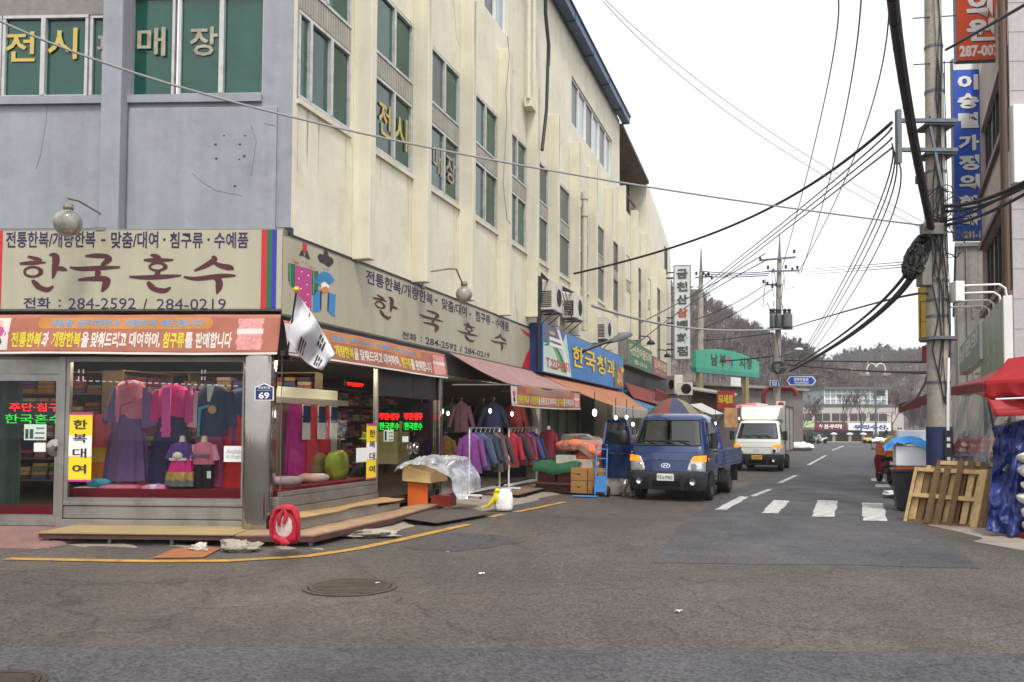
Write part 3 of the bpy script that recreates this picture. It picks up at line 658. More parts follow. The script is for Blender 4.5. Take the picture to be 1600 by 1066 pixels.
put(FA, sgA, '전화', (37, 465, 79, 482), PURP, OFF, .02); put(FA, sgA, ':', (92, 468, 95, 480), PURP, OFF, .02); put(FA, sgA, '284-2592', (107, 466, 212, 483), PURP, OFF, 0); put(FA, sgA, '/', (224, 467, 230, 484), PURP, OFF, .016); put(FA, sgA, '284-0219', (245, 467, 353, 484), PURP, OFF, 0)

class Brush:
    """calligraphic strokes: tapered ribbons in a unit glyph box (0..1, y up)."""
    G = {
     '한': [[(.18, .93, .05), (.38, .86, .08), (.47, .83, .03)], [(.02, .74, .05), (.3, .76, .09), (.55, .77, .03)], ('o', .29, .52, .17, .13, .075), [(.62, .98, .04), (.75, .93, .12), (.74, .6, .1), (.7, .34, .03)], [(.72, .6, .06), (.88, .6, .1), (.99, .55, .03)], [(.29, .3, .05), (.36, .2, .1), (.44, .1, .1), (.6, .04, .1), (.72, .14, .03)]],
     '국': [[(.3, .94, .04), (.5, .95, .1), (.72, .93, .1), (.76, .84, .12), (.68, .74, .09), (.62, .66, .03)], [(.0, .64, .04), (.2, .6, .09), (.6, .62, .1), (1.0, .64, .04)], [(.55, .6, .04), (.56, .48, .1), (.54, .38, .05)], [(.17, .3, .05), (.4, .33, .09), (.68, .33, .12), (.74, .26, .13), (.7, .1, .1), (.64, -.02, .02)]],
     '혼': [[(.4, .98, .04), (.5, .94, .09), (.6, .9, .03)], [(.27, .84, .04), (.5, .83, .1), (.84, .84, .04)], ('o', .54, .66, .15, .1, .07), [(.55, .56, .08), (.54, .44, .09)], [(.0, .4, .04), (.3, .38, .09), (.7, .4, .09), (1.0, .43, .03)], [(.36, .27, .05), (.42, .16, .1), (.5, .07, .1), (.68, .03, .1), (.8, .12, .03)]],
     '수': [[(.55, .98, .05), (.58, .88, .1), (.42, .72, .1), (.2, .58, .04)], [(.56, .82, .05), (.7, .72, .1), (.88, .66, .12), (.95, .6, .03)], [(.0, .42, .04), (.25, .37, .09), (.7, .44, .1), (1.0, .45, .04)], [(.6, .4, .08), (.68, .3, .11), (.68, .12, .1), (.64, -.04, .02)]],
    }
def calli(F, t, ch, box, m, off, name='lettering', wgt=1.0):
    a, c, z0, z1 = box; W, H = c-a, z1-z0; b = MB(F); lay = 0
    for st in Brush.G[ch]:
        lay += 1; y = -off-.004-lay*.0006
        if st[0] == 'o':
            _, cx, cy, rx, ry, wd = st; n = 22
            for k in range(n):
                q = [(cx+(rx+e*wd*.5*(1+.3*math.cos(an)))*math.cos(an), cy+(ry+e*wd*.42)*math.sin(an)) for an, e in ((2*math.pi*k/n, -1), (2*math.pi*(k+1)/n, -1), (2*math.pi*(k+1)/n, 1), (2*math.pi*k/n, 1))]
                b.poly([(a+u*W, y, z0+v*H) for u, v in q])
            continue
        P = []; n = len(st)
        for k in range(n-1):
            for q in range(6):
                tt = q/6; p0, p1, p2, p3 = st[max(k-1, 0)], st[k], st[k+1], st[min(k+2, n-1)]
                P.append(tuple(.5*(2*p1[i]+(p2[i]-p0[i])*tt+(2*p0[i]-5*p1[i]+4*p2[i]-p3[i])*tt**2+(3*p1[i]-p0[i]-3*p2[i]+p3[i])*tt**3) for i in range(3)))
        P.append(st[-1]); L, Rt = [], []
        for k, p in enumerate(P):
            d = Vector((P[min(k+1, len(P)-1)][0]-P[max(k-1, 0)][0], P[min(k+1, len(P)-1)][1]-P[max(k-1, 0)][1])).normalized(); s = Vector((-d.y, d.x))*max(.012, p[2])*.62*wgt
            L.append((p[0]+s.x, p[1]+s.y)); Rt.append((p[0]-s.x, p[1]-s.y))
        for k in range(len(P)-1): b.poly([(a+u*W, y, z0+v*H) for u, v in (L[k], L[k+1], Rt[k+1], Rt[k])])
    b.build(name, m, t)
for ch, bx in zip('한국혼수', ((30, 397, 105, 455), (110, 397, 187, 455), (203, 397, 283, 456), (288, 399, 368, 457))): calli(FA, sgA, ch, (A(bx[0], bx[1], OFF)[0], A(bx[2], bx[3], OFF)[0], A(bx[2], bx[3], OFF)[1], A(bx[0], bx[1], OFF)[1]), BROWN, OFF)
for i, (x0, x1, m) in enumerate(((408, 416.5, RED), (416.5, 424.5, GREEN), (424.5, 432, BLUE), (-9, 3, RED))):
    b = MB(FA); a, c = A(x0, 420, OFF)[0], min(A(x1, 420, OFF)[0], kx-.01); b.box(a, c, -OFF-.004, -OFF+.005, zA0+.03, zA1-.03); b.build('stripe', m, sgA)

zB0, zB1 = 3.25, 4.45
sB1 = B(835, 550, OFB)[0]
sgB = signboard('shop_sign', 'long ivory shop sign with printed hanbok couple running down the street side', FB, ks, sB1, zB0, zB1, OFB, SIGNIVORY)
def putB(t, s, q, m, bold=.02, off=OFB, F=FB, fy=None):
    """writing between two measured upright edges: q = (xL, yTopL, yBotL, xR, yTopR, yBotR)."""
    a, zt = on(F, q[0], q[1], off); _, zb = on(F, q[0], q[2], off); c, zt2 = on(F, q[3], q[4], off); _, zb2 = on(F, q[3], q[5], off)
    z0, z1 = (zb+zb2)/2, (zt+zt2)/2; b = MB(F); b.text(s, a, -off-.004, z0, c-a, z1-z0, bold); return b.build('lettering', m, t)
H1, L1 = 4.30, 4.09
def lineB(t, s, xL, xR, z0, z1, m, bold=.02, off=OFB, F=FB):
    a = on(F, xL, 500, off)[0]; c = on(F, xR, 500, off)[0]; b = MB(F); b.text(s, a, -off-.004, z0, c-a, z1-z0, bold); return b.build('lettering', m, t)
zt = B(571, 420, OFB)[1]; zb = B(571, 442, OFB)[1]; h_ = zt-zb
lineB(sgB, '전통한복/개량한복', 571, 676, zb, zt, PURP); lineB(sgB, '-', 679, 683, zb+.12, zb+.16, PURP); lineB(sgB, '맞춤/대여', 690, 729, zb, zt, PURP); lineB(sgB, '·', 733, 736, zb+.08, zb+.13, PURP); lineB(sgB, '침구류', 743, 766, zb, zt, PURP); lineB(sgB, '·', 769, 771, zb+.08, zb+.13, PURP); lineB(sgB, '수예품', 774, 795, zb, zt, PURP)
for ch, q in zip('한국혼수', ((581, 456, 621, 508), (655, 480, 692, 524), (715, 503, 747, 541), (767, 515, 792, 552))):
    zc1, zc0 = B(q[0], q[1]+4, OFB)[1], B(q[0], q[3]-8, OFB)[1]
    a_, c_ = B(q[0], 500, OFB)[0], B(q[2], 500, OFB)[0]
    calli(FB, sgB, ch, (a_, c_, 3.62, 4.03), BROWN, OFB)
zt, zb = 3.46, 3.32
lineB(sgB, '전화', 628, 651, zb, zt, PURP); lineB(sgB, ':', 657, 659, zb+.02, zt-.02, PURP); lineB(sgB, '284-2592', 665, 714, zb, zt, PURP, .016); lineB(sgB, '/', 718, 722, zb, zt, PURP, .016); lineB(sgB, '284-0219', 726, 765, zb, zt, PURP, .016)
def pxpoly(F, t, l, m, off, lay=0, name='printed_emblem', d=0):
    b = MB(F); 
    for poly in (l if isinstance(l[0][0], (tuple, list)) else [l]): b.poly([(on(F, x, y, off)[0], -off-.004-lay*.0015, on(F, x, y, off)[1]) for x, y in poly])
    return b.build(name, m, t)
GRN2 = mat('printed_green', (30, 98, 66), .5); MAG = mat('printed_magenta', (182, 60, 128), .5); SKYB = mat('printed_sky_blue', (44, 132, 190), .5); INK = mat('printed_black', (48, 40, 38), .5); ORG = mat('printed_orange', (224, 120, 48), .5); WHT = mat('printed_white', (236, 232, 226), .5)
pe = lambda x, y: (430+x/4.846, 370+y/4.846)
for m, l, lay in ((GRN2, [[pe(98, 200), pe(150, 208), pe(146, 400), pe(118, 370), pe(98, 325)], [pe(278, 258), pe(325, 262), pe(322, 400), pe(300, 440), pe(278, 440)]], 1), (MAG, [pe(150, 215), pe(278, 248), pe(270, 576), pe(188, 560), pe(150, 405)], 1),
                  (SKYB, [[pe(286, 400), pe(338, 402), pe(335, 566), pe(300, 570), pe(284, 566)], [pe(408, 424), pe(456, 438), pe(450, 606), pe(425, 596), pe(405, 570)]], 1), (PURP, [[pe(338, 410), pe(350, 410), pe(347, 556), pe(335, 545)], [pe(398, 420), pe(408, 424), pe(400, 572), pe(392, 560)]], 2),
                  (WHT, [pe(345, 355), pe(372, 342), pe(408, 372), pe(400, 395), pe(375, 380), pe(345, 395)], 3), (ORG, [[pe(345, 400), pe(360, 380), pe(385, 378), pe(402, 395), pe(385, 418), pe(350, 424)], [pe(137, 168), pe(150, 168), pe(182, 196), pe(180, 202), pe(138, 190)], [pe(258, 222), pe(300, 236), pe(300, 242), pe(258, 229)]], 4),
                  (INK, [[pe(178, 140), pe(202, 95), pe(222, 150), pe(205, 145)], [pe(222, 150), pe(238, 100), pe(262, 168), pe(245, 168)], [pe(318, 150), pe(335, 128), pe(362, 138), pe(372, 98), pe(392, 98), pe(404, 148), pe(430, 160), pe(442, 190), pe(430, 212), pe(405, 230), pe(370, 205), pe(335, 190)]], 1),
                  (RED, [pe(205, 55), pe(222, 34), pe(238, 60), pe(236, 105), pe(222, 130), pe(208, 100)], 2)):
    pxpoly(FB, sgB, l, m, OFB, lay)
fan = [];
for k in range(9):
    a0, a1 = R(152-k*13.5), R(152-k*13.5-11); c = (372, 405); f_ = lambda a, r: pe(c[0]+r*math.cos(a)*.62, c[1]-r*math.sin(a))
    fan.append([f_(a0, 70), f_(a0, 142-abs(k-4)*1), f_(a1, 142), f_(a1, 70)])
pxpoly(FB, sgB, fan, SKYB, OFB, 3)
pxpoly(FB, sgB, [[pe(x-6, y), pe(x, y-8), pe(x+6, y), pe(x, y+8)] for x, y in ((198, 265), (176, 317), (237, 362), (248, 293), (193, 392), (245, 437), (228, 498), (255, 545))], WHT, OFB, 2)
pxpoly(FB, sgB, [[pe(104, 205), pe(110, 206), pe(114, 362), pe(108, 350)], [pe(286, 262), pe(292, 262), pe(292, 432), pe(286, 436)]], mat('printed_light_green', (120, 170, 120), .5), OFB, 3)
pxpoly(FB, sgB, [[pe(196, 188), pe(212, 190), pe(205, 196)], [pe(225, 196), pe(241, 198), pe(234, 206)], [pe(358, 238), pe(372, 240), pe(365, 246)], [pe(390, 246), pe(402, 250), pe(396, 256)]], GRN2, OFB, 2)
zq = lambda z: z
b = MB(FB); e = B(834.4, 560, OFB)[0]; a = B(815, 560, OFB)[0]
b.poly([(a, -OFB-.004, zB0+.035), (e, -OFB-.004, zB0+.035), (e, -OFB-.004, zB1-.34), (lerp(a, e, .75), -OFB-.004, zB1-.5), (lerp(a, e, .4), -OFB-.004, zB0+.45)])
b.poly([(a-.15, -OFB-.004, zB1-.09), (e, -OFB-.004, zB1-.2), (e, -OFB-.004, zB1-.27), (a+.35, -OFB-.004, zB1-.22)]); b.build('printed_emblem', RED, sgB)

# globe lamps on bent arms above the two boards
GLOBE = glass_mat('milky_globe', (214, 212, 200), 1.2, .02, .06, .4, (206, 202, 188))
def globe_lamp(F, arm, gx, gz, y, label, r=.17):
    t = thingF('globe_lamp', label, 'lamp', F, arm[0][0], arm[0][1], arm[0][2], 'globe lamps over the shop signs')
    b = MB(F); b.tube(arm, .018, 8); b.box(arm[0][0]-.07, arm[0][0]+.07, arm[0][1]-.04, arm[0][1]+.06, arm[0][2]-.03, arm[0][2]+.02); b.build('arm', ALUD, t, smooth=True)
    b = MB(F); b.ell((gx, y, gz), r, 18, 12); b.build('globe', GLOBE, t, smooth=True)
    b = MB(F); b.lathe([(.05, .0), (.075, .06), (.06, .12)], (gx+.1 if False else gx, y, gz+r-.03), 12); b.build('socket', ALUD, t)
xa0 = A(154, 355, .3)[0]; xg = A(106, 349, .75)[0]; zg = A(106, 349, .75)[1]
globe_lamp(FA, [(xa0, -.22, zA1+.0), (xa0-.0, -.22, zA1+.22), (xa0-.22, -.45, zA1+.36), (xa0-.32, -.62, zA1+.36), (xg+.03, -.75, zg+.25), (xg, -.75, zg+.15)], xg, zg, -.75, 'globe lamp above the sign on the grey end wall', .19)
s0 = B(678, 455, .3)[0]; s2_, z2_ = B(725, 460, .75)
globe_lamp(FB, [(s0, -.04, zB1), (s0+.02, -.1, zB1+.3), (s0+.4, -.45, zB1+.42), (s2_-.3, -.7, zB1+.36), (s2_-.08, -.75, z2_+.2), (s2_-.02, -.75, z2_+.14)], s2_, z2_, -.75, 'globe lamp above the long sign on the street side', .17)

# ------------------------------------------------------------------ banners
BANC = mat('orange_banner_cloth', (160, 98, 78), .75, noise=((1.6, .12), (12, .05)), dirt=((140, 72, 60), .5), dscale=1.5)
PILL = mat('banner_amber', (186, 122, 58), .75); BWHITE = mat('banner_white', (206, 196, 186), .75); BYEL = mat('banner_yellow', (200, 186, 40), .75); BBLUE = mat('banner_pale_blue', (96, 150, 190), .75); BPINK = mat('banner_pink', (206, 140, 136), .75, noise=((18, .25),)); SKIN_P = mat('banner_print_skin', (214, 170, 150), .7)
LINE2 = (('전통한복', 22, 69, 1), ('과', 70, 81, 0), ('개량한복', 86, 130, 1), ('을', 131, 142, 0), ('맞춰드리고', 146, 201, 0), ('대여하며,', 205, 253, 0), ('침구류', 257, 291, 1), ('를', 292, 304, 0), ('판매합니다', 308, 365, 0))
def banner(F, label, fn, h, wref, x_of):
    """fn(x,z,e): cloth point e metres in front; x_of: reference position (as measured on the widest banner) -> x."""
    x0, x1, z0, z1 = wref; zz = lambda t: z1-(z1-z0)*t
    t = thing('banner', label, 'banner', fn((x0+x1)/2, z0, 0), 0, None)
    b = MB(); b.grid(lambda u, v: fn(lerp(x0, x1, u), lerp(z0, z1, v), 0), 60, 10); b.build('cloth', BANC, t, smooth=True, solid=.004)
    b = MB()
    b.grid(lambda u, v: fn(lerp(x0, x1, u), lerp(z0, z0+.03, v), .005), 60, 1); b.build('hem', BWHITE, t)
    def rnd(a, c, q0, q1, m, name, e=.004, nx=40):
        b = MB(); hh = (zz(q0)-zz(q1))/2; cz = (zz(q0)+zz(q1))/2
        def g(u, v):
            x = lerp(x_of(a), x_of(c), u); dx = min(x-x_of(a), x_of(c)-x); k = hh if dx > hh else math.sqrt(max(0, hh*hh-(hh-dx)**2)); return fn(x, cz+(2*v-1)*k, e)
        b.grid(g, nx, 4); b.build(name, m, t)
    def rect(a, c, q0, q1, m, name, e):
        b = MB(); b.grid(lambda u, v: fn(lerp(x_of(a), x_of(c), u), lerp(zz(q1), zz(q0), v), e), 6, 3); b.build(name, m, t)
    rnd(60, 334, .07, .36, PILL, 'printed_band', .004, 120)
    for s, a, c, y in LINE2:
        b = MB(); b.text(s, x_of(a), 0, zz(.84), x_of(c)-x_of(a), zz(.44)-zz(.84), .035, 0, 0, lambda u, v: fn(u, v, .006)); b.build('lettering', BYEL if y else BWHITE, t)
    for s, a, c in (('내일을', 79, 114), ('생각하면서', 120, 185), ('저렴하게', 193, 243), ('해드립니다', 251, 318)):
        b = MB(); b.text(s, x_of(a), 0, zz(.31), x_of(c)-x_of(a), zz(.12)-zz(.31), .02, 0, .1, lambda u, v: fn(u, v, .008)); b.build('lettering', BBLUE, t)
    # printed pile of quilts at the far end, printed figure at the near end
    for k in range(6): rect(372+(k % 2)*2, 413-(k % 2)*2, .1+k*.13, .23+k*.13, BPINK if k != 2 else BWHITE, 'printed_quilts', .004)
    rect(-16, 17, .08, .9, BWHITE, 'printed_figure', .004)
    for a, c, q0, q1, m in ((-4, 6, .14, .3, SKIN_P), (-9, 10, .3, .56, MAG), (-6, 8, .56, .84, GREEND)): rnd(a, c, q0, q1, m, 'printed_figure', .007, 6)
    return t
zt0, zb0 = A(200, 492, .33)[1], A(200, 554, .42)[1]
kb = (FA_I @ KC(.36, 0, .1)).x
banner(FA, 'orange banner with yellow and white lettering below the sign on the grey wall', lambda x, z, e: FA @ Vector((x, -(.33+(zt0-z)*.22+.012*math.sin(x*2.1+z*3)+.01*math.sin(x*7-z*9)+e), z+.012*math.sin(x*1.4)*(zt0-z))), .65, (A(-16, 520, .36)[0], kb-.02, zb0, zt0), lambda r: A(r, 520, .36)[0])
kb2 = (FB_I @ KC(.36, 0, .1)).x; sb1 = B(695, 580, .12)[0]
zt0b = B(600, 520, .36)[1]; zb0b = zb0
ztb = zt0-.08
banner(FB, 'orange banner with yellow and white lettering behind the flag on the street side', lambda x, z, e: FB @ Vector((x, -(.1+(ztb-z)*.2+.02*math.sin(x*1.9+z*3)+.008*math.sin(x*6-z*9)+e), z-.01*x*0+.02*math.sin(x*1.1)*(ztb-z))), .65, (kb2+.02, sb1, zb0b, ztb), lambda r: lerp(kb2+.02, sb1, (r+16)/436))
# awning over the clothes racks and its banner
AWN = mat('dusty_pink_awning', (168, 132, 128), .8, noise=((1.5, .1),), streak=.15, dirt=((150, 116, 110), .4), thin=.2)
aT0, aT1 = B(702, 563, .08)[0], 12.75
zT = 3.24; zF = 2.66
q0 = FB_I @ G(797, 601, zF); q1 = FB_I @ G(906, 613, zF)
t = thingF('awning', 'dusty pink shop awning sloping out over the clothes racks', 'awning', FB, 9, -.3, 2.5)
b = MB(FB)
def awfn(u, v): 
    x = lerp(lerp(aT0, aT1, u), lerp(q0.x, q1.x, u), v); y = lerp(-.08, lerp(q0.y, q1.y, u), v); z = lerp(zT, zF, v)-.05*math.sin(math.pi*v)*(1+.3*math.sin(u*19)); return (x, y, z)
b.grid(awfn, 40, 8); b.build('canvas', AWN, t, smooth=True, solid=.01)
b = MB(FB); b.tube([awfn(k/10, 1.0) for k in range(11)], .03, 8)
for u in (.02, .5, .98): p = awfn(u, 1); b.tube([(p[0], p[1], p[2]), (lerp(aT0, aT1, u), -.1, 2.55)], .018, 6)
b.build('frame', ALUD, t)
L3 = (Vector((q1.x, q1.y))-Vector((q0.x, q0.y))).length; dirx = (Vector((q1.x, q1.y))-Vector((q0.x, q0.y)))/L3
zb3 = FB_I @ onplane(800, 634, FB @ q0, FB.to_3x3() @ Vector((0, 1, 0))); drop = max(.4, zF-zb3.z)
banner(FB, 'faded orange banner hanging from the front of the pink awning', lambda x, z, e: FB @ Vector((q0.x+dirx.x*x, q0.y+dirx.y*x-.03-.02*math.sin(x*3+z*4)-e, z-.03*math.sin(math.pi*x/L3))), drop, (0, L3, zF-drop, zF+.02), lambda r: (r+16)/436*L3)
# ------------------------------------------------------------------ steps in front of the shop
WOOD = mat('worn_plywood', (162, 130, 84), .75, noise=((2, .14), (18, .1)), streak=.1, dirt=((122, 96, 66), .6), dscale=2.5)
WOODB = mat('brown_step_edge', (78, 48, 42), .6, noise=((4, .2),))
YMAT = mat('yellow_linoleum', (150, 130, 90), .6, noise=((3, .12), (20, .06)), dirt=((140, 112, 74), .6), dscale=3)
x0 = A(60, 838, .95)[0]; x1 = A(366, 838, .95)[0]; ke = KC(.95)
t = thingF('wooden_step', 'low step covered with yellow linoleum in front of the hanbok window', 'step', FA, (x0+x1)/2, -.5, 0)
b = MB(FA); b.box(x0, x1, -.97, -.04, .155, .17); b.build('top', YMAT, t)
b = MB(FA); b.box(x0, x1, -.95, -.91, .085, .154); b.box(x0, x1, -.91, -.05, .13, .154); b.build('edge_board', WOODB, t)
for k in range(4):
    b = MB(FA); x = lerp(x0+.1, x1-.02, k/3); b.box(x-.022, x+.022, -.9, -.86, 0, .13); b.build('leg', GALV, t)
t = thing('wooden_step', 'low brown wooden step wrapping round the steel corner column', 'step', (kc.x, kc.y, 0))
o = .95; pB = fb(4.35, .62); pB2 = fb(4.0, .32)
pts = [fa(x1+.01, o), KC(o*.93), fb(1.6, .9), fb(3.2, .76), pB, pB2, fb(.5, .12), KC(.05), fa(x1+.01, .05)]
b = MB(); b.prismz([(p.x, p.y) for p in pts], .145, .165); b.build('top', mat('worn_brown_board', (150, 122, 94), .7, noise=((2, .15), (20, .1)), dirt=((90, 70, 52), .6), dscale=3), t)
b = MB(); out = pts[:5]
for i in range(4): b.bar(out[i]+Vector((0, 0, .107)), out[i+1]+Vector((0, 0, .107)), .03, .075)
b.build('edge_board', WOODB, t)
for k, p in enumerate((KC(.8), fb(1.5, .75), fb(2.9, .66), fb(4.0, .55))):
    b = MB(Matrix.Translation(p)); b.box(-.03, .03, -.03, .03, 0, .144); b.build('leg', GALV, t)
t = thingF('wooden_step', 'upper step of warped yellow plywood below the narrow cloth window', 'step', FB, 2, -.3, .17)
sA, sBb = B(470, 814, .36)[0], B(627, 792, .36)[0]
b = MB(FB)
b.grid(lambda u, v: (lerp(sA-.25, sBb, u), lerp(-.02, -.44-.02*math.sin(u*23), v), .345+.012*math.sin(u*9+v*3)), 40, 4); b.build('top', WOOD, t, solid=.014)
b = MB(FB); sm = lerp(sA, sBb, .72); b.box(sA-.25, sm, -.36, -.02, .168, .325); b.box(sm+.02, sBb-.05, -.35, -.02, .168, .27); b.build('box', mat('grey_step_box', (150, 146, 138), .7, noise=((3, .15),), dirt=((100, 94, 86), .6)), t)
# rough concrete lump and gutter debris
ROUGH = mat('broken_concrete', (150, 142, 126), .95, noise=((4, .2), (30, .15)), bump=(30, .8, .03))
def lump(name, label, cat, c, rad, m, seed=1, group=None, n=2, am=.25):
    rg = random.Random(seed); b = MB(Matrix.Translation(c)); b.ell((0, 0, rad[2]*.8), rad, 24, 14)
    for i, v in enumerate(b.V): d = v-Vector(c); f = 1+am*2.2*mn.noise((d.x/rad[0]*1.6+seed, d.y/rad[1]*1.6, d.z/rad[2]*1.6))+am*mn.noise((d.x/rad[0]*4, d.y/rad[1]*4+seed, d.z/rad[2]*4)); b.V[i] = Vector(c)+Vector((d.x*f, d.y*f, max(-.01, d.z*f)))
    o = b.build(name, m, None, smooth=True); return tag(o, label, cat, group)
lump('concrete_lump', 'broken pale concrete lump under the step by the corner column', 'rubble', G(375, 862), (.25, .14, .07), ROUGH, 3)
lump('concrete_lump', 'crumbling concrete bank under the brown step beside the yellow line', 'rubble', G(572, 838), (.5, .3, .05), ROUGH, 5)
lump('stone', 'pale stone lying on the orange cardboard sheet', 'stone', G(311, 861, .02), (.12, .07, .05), mat('pale_stone', (178, 172, 160), .9, noise=((9, .1),)), 8)
CARD = mat('orange_cardboard', (138, 84, 46), .8, noise=((5, .12),), dirt=((150, 90, 44), .5), dscale=5)
c0 = [G(*p, .012) for p in ((238, 872), (318, 871), (346, 857), (268, 859))]
b = MB(); b.grid(lambda u, v: (c0[0].lerp(c0[1], u)).lerp(c0[3].lerp(c0[2], u), v)+Vector((0, 0, .035*math.sin(u*3.1)*v)), 12, 6); tag(b.build('cardboard_sheet', CARD, solid=.006), 'flat orange cardboard sheet lying in the gutter under the step', 'cardboard')
b = MB(FB); mt = [FB_I @ G(*p, .12) for p in ((600, 806), (682, 812), (770, 797), (720, 790))]
hz = lambda p: .125-.07*max(0, min(1, (-p.y-.3)/1.2)); b.hexa([(p.x, p.y, hz(p)) for p in mt]+[(p.x, p.y, hz(p)+.014) for p in mt]); tag(b.build('floor_mat', mat('dark_rubber_mat', (70, 64, 58), .85, noise=((5, .2),), dirt=((100, 90, 78), .5))), 'dark rubber mat laid on the pavement beside the covered table', 'floor mat')

# ------------------------------------------------------------------ hanbok display
def cl(name, c, **k): return mat(name, c, .8, noise=((3, .14), (26, .08)), bump=(8, .6, .03), **k)
LAV, PINKC, MAGC, NAVY, REDK, VIO, PALEP, GOLD, CREAMC = cl('lavender_cloth', (126, 96, 150)), cl('rose_cloth', (214, 120, 144)), cl('magenta_cloth', (222, 38, 132)), cl('navy_cloth', (34, 52, 92)), cl('red_cloth', (206, 32, 40)), cl('violet_cloth', (92, 60, 130)), cl('pale_pink_cloth', (222, 176, 188)), mat('gold_braid', (190, 150, 80), .5, .3, noise=((30, .3),)), cl('cream_cloth', (232, 226, 208))
TEAL, MAUVE, BLACKC, GREYC, CORAL, OLIVE, WHITEC = cl('turquoise_ribbon', (70, 170, 200)), cl('mauve_cloth', (150, 64, 110)), cl('black_cloth', (26, 24, 28)), cl('grey_cloth', (110, 108, 110)), cl('coral_cloth', (214, 62, 70)), cl('olive_green_cloth', (146, 160, 52)), cl('white_cloth', (234, 230, 226))
def ringe(cx, cy, z, rx, ry, n=24, pl=0, amp=0., ph=0.):
    return [(cx+rx*math.cos(2*math.pi*k/n)*(1+amp*math.sin(pl*2*math.pi*k/n+ph)), cy+ry*math.sin(2*math.pi*k/n)*(1+amp*math.sin(pl*2*math.pi*k/n+ph)), z) for k in range(n)]
def skirt(b, cx, cy, z0, z1, w0, w1, d0, d1, pl=11, amp=.07, n=66): 
    L = [0, .1, .3, .6, 1]; b.loft([ringe(cx, cy, lerp(z1, z0, t), lerp(w1, w0, t**.7), lerp(d1, d0, t**.7), n, pl, amp*min(1, .2+t*1.2), t) for t in L][::-1])
def bodice(b, cx, cy, z0, z1, w, d, neck=.07):
    H = z1-z0; b.loft([ringe(cx, cy, z0, w*1.02, d), ringe(cx, cy, z0+H*.5, w, d*1.05), ringe(cx, cy, z0+H*.82, w*.98, d*.9), ringe(cx, cy, z0+H*.94, w*.72, d*.7), ringe(cx, cy, z1, neck, d*.5)])
def sleeve(b, a, c, r0, r1, flat=.5):
    a, c = Vector(a), Vector(c); n = 14; R_ = []
    for t in (0, .3, .6, .85, 1):
        p = a.lerp(c, t); r = lerp(r0, r1, t); d = (c-a).normalized(); s = Vector((d.z, 0, -d.x)).normalized() if abs(d.y) < .9 else Vector((1, 0, 0))
        R_.append([p+s*r*math.cos(2*math.pi*k/n)+Vector((0, 1, 0))*r*flat*math.sin(2*math.pi*k/n) for k in range(n)])
    b.loft(R_)
def ax(px, off=-.5, py=700): return A(px, py, off)[0]
def az(py, off=-.5, px=250): return A(px, py, off)[1]
def hb(name, label, xc, off): return thingF(name, label, 'hanbok', FA, xc, off, az(765, -off), 'hanbok in the corner window')
# 1: lavender jacket with pink vest
y = .55; xc = ax(200); t = hb('hanbok', 'lavender hanbok with rose vest and long violet skirt hanging in the window', xc, y)
b = MB(FA); skirt(b, ax(197), y, az(752), az(648), .36, .2, .2, .13); b.build('skirt', cl('dusty_violet_cloth', (112, 84, 132)), t, smooth=True)
b = MB(FA); bodice(b, ax(200), y, az(655), az(594), .24, .13); b.build('vest', PINKC, t, smooth=True)
for sx, ex, ez in ((181, 171, 660), (220, 232, 668)):
    b = MB(FA); sleeve(b, (ax(sx), y, az(606)), (ax(ex), y, az(ez)), .1, .16); b.build('sleeve', LAV, t, smooth=True)
b = MB(FA); b.poly([(ax(196), y-.15, az(594)), (ax(201), y-.15, az(594)), (ax(206), y-.15, az(610)), (ax(201), y-.15, az(612))]); b.bar((ax(191), y-.15, az(632)), (ax(212), y-.15, az(626)), .02, .04); b.bar((ax(189), y-.15, az(632)), (ax(188), y-.15, az(660)), .02, .05); b.build('ribbon', PINKC, t)
# 2: magenta jacket, navy skirt
xc = ax(267); t = hb('hanbok', 'magenta hanbok jacket with long pink ribbon over a navy skirt', xc, y)
b = MB(FA); skirt(b, xc, y, az(756), az(648), .36, .2, .2, .13); b.build('skirt', cl('dark_navy_cloth', (44, 34, 78)), t, smooth=True)
b = MB(FA); bodice(b, xc, y, az(652), az(601), .24, .13); b.build('jacket', MAGC, t, smooth=True)
for sx, ex, ez in ((247, 238, 658), (287, 297, 660)):
    b = MB(FA); sleeve(b, (ax(sx), y, az(610)), (ax(ex), y, az(ez)), .1, .15); b.build('sleeve', MAGC if sx < 260 else cl('pink_cloth', (226, 70, 150)), t, smooth=True)
b = MB(FA); b.box(ax(258), ax(271), y-.19, y-.16, az(683), az(606)); b.box(ax(256.5), ax(272), y-.2, y-.155, az(675), az(668)); b.build('ribbon', cl('bright_pink_cloth', (240, 88, 176)), t, bevel=.008)
# 3: navy vest with embroidered roundel, pink sleeves, mauve trousers
xc = ax(330); t = hb('hanbok', 'navy hanbok vest with pink sleeve and round gold embroidery over mauve trousers', xc, y)
b = MB(FA); bodice(b, xc, y, az(679), az(600), .25, .14); b.build('vest', NAVY, t, smooth=True)
for sx, ex, ez, m in ((311, 303, 668, PALEP), (351, 358, 666, NAVY)):
    b = MB(FA); sleeve(b, (ax(sx), y, az(612)), (ax(ex), y, az(ez)), .1, .15); b.build('sleeve', m, t, smooth=True)
b = MB(FA); skirt(b, ax(326), y+.03, az(760), az(676), .3, .22, .16, .14, 6); b.build('trousers', MAUVE, t, smooth=True)
b = MB(FA); b.lathe([(.01, 0), (.065, 0), (.065, .01), (.01, .01)], (ax(335), y-.165, az(640)), 16, 'Y'); b.build('embroidery', GOLD, t)
b = MB(FA); b.bar((ax(314), y-.16, az(639)), (ax(330), y-.16, az(634)), .02, .04); b.bar((ax(316), y-.16, az(640)), (ax(314), y-.16, az(682)), .02, .035); b.build('ribbon', TEAL, t)
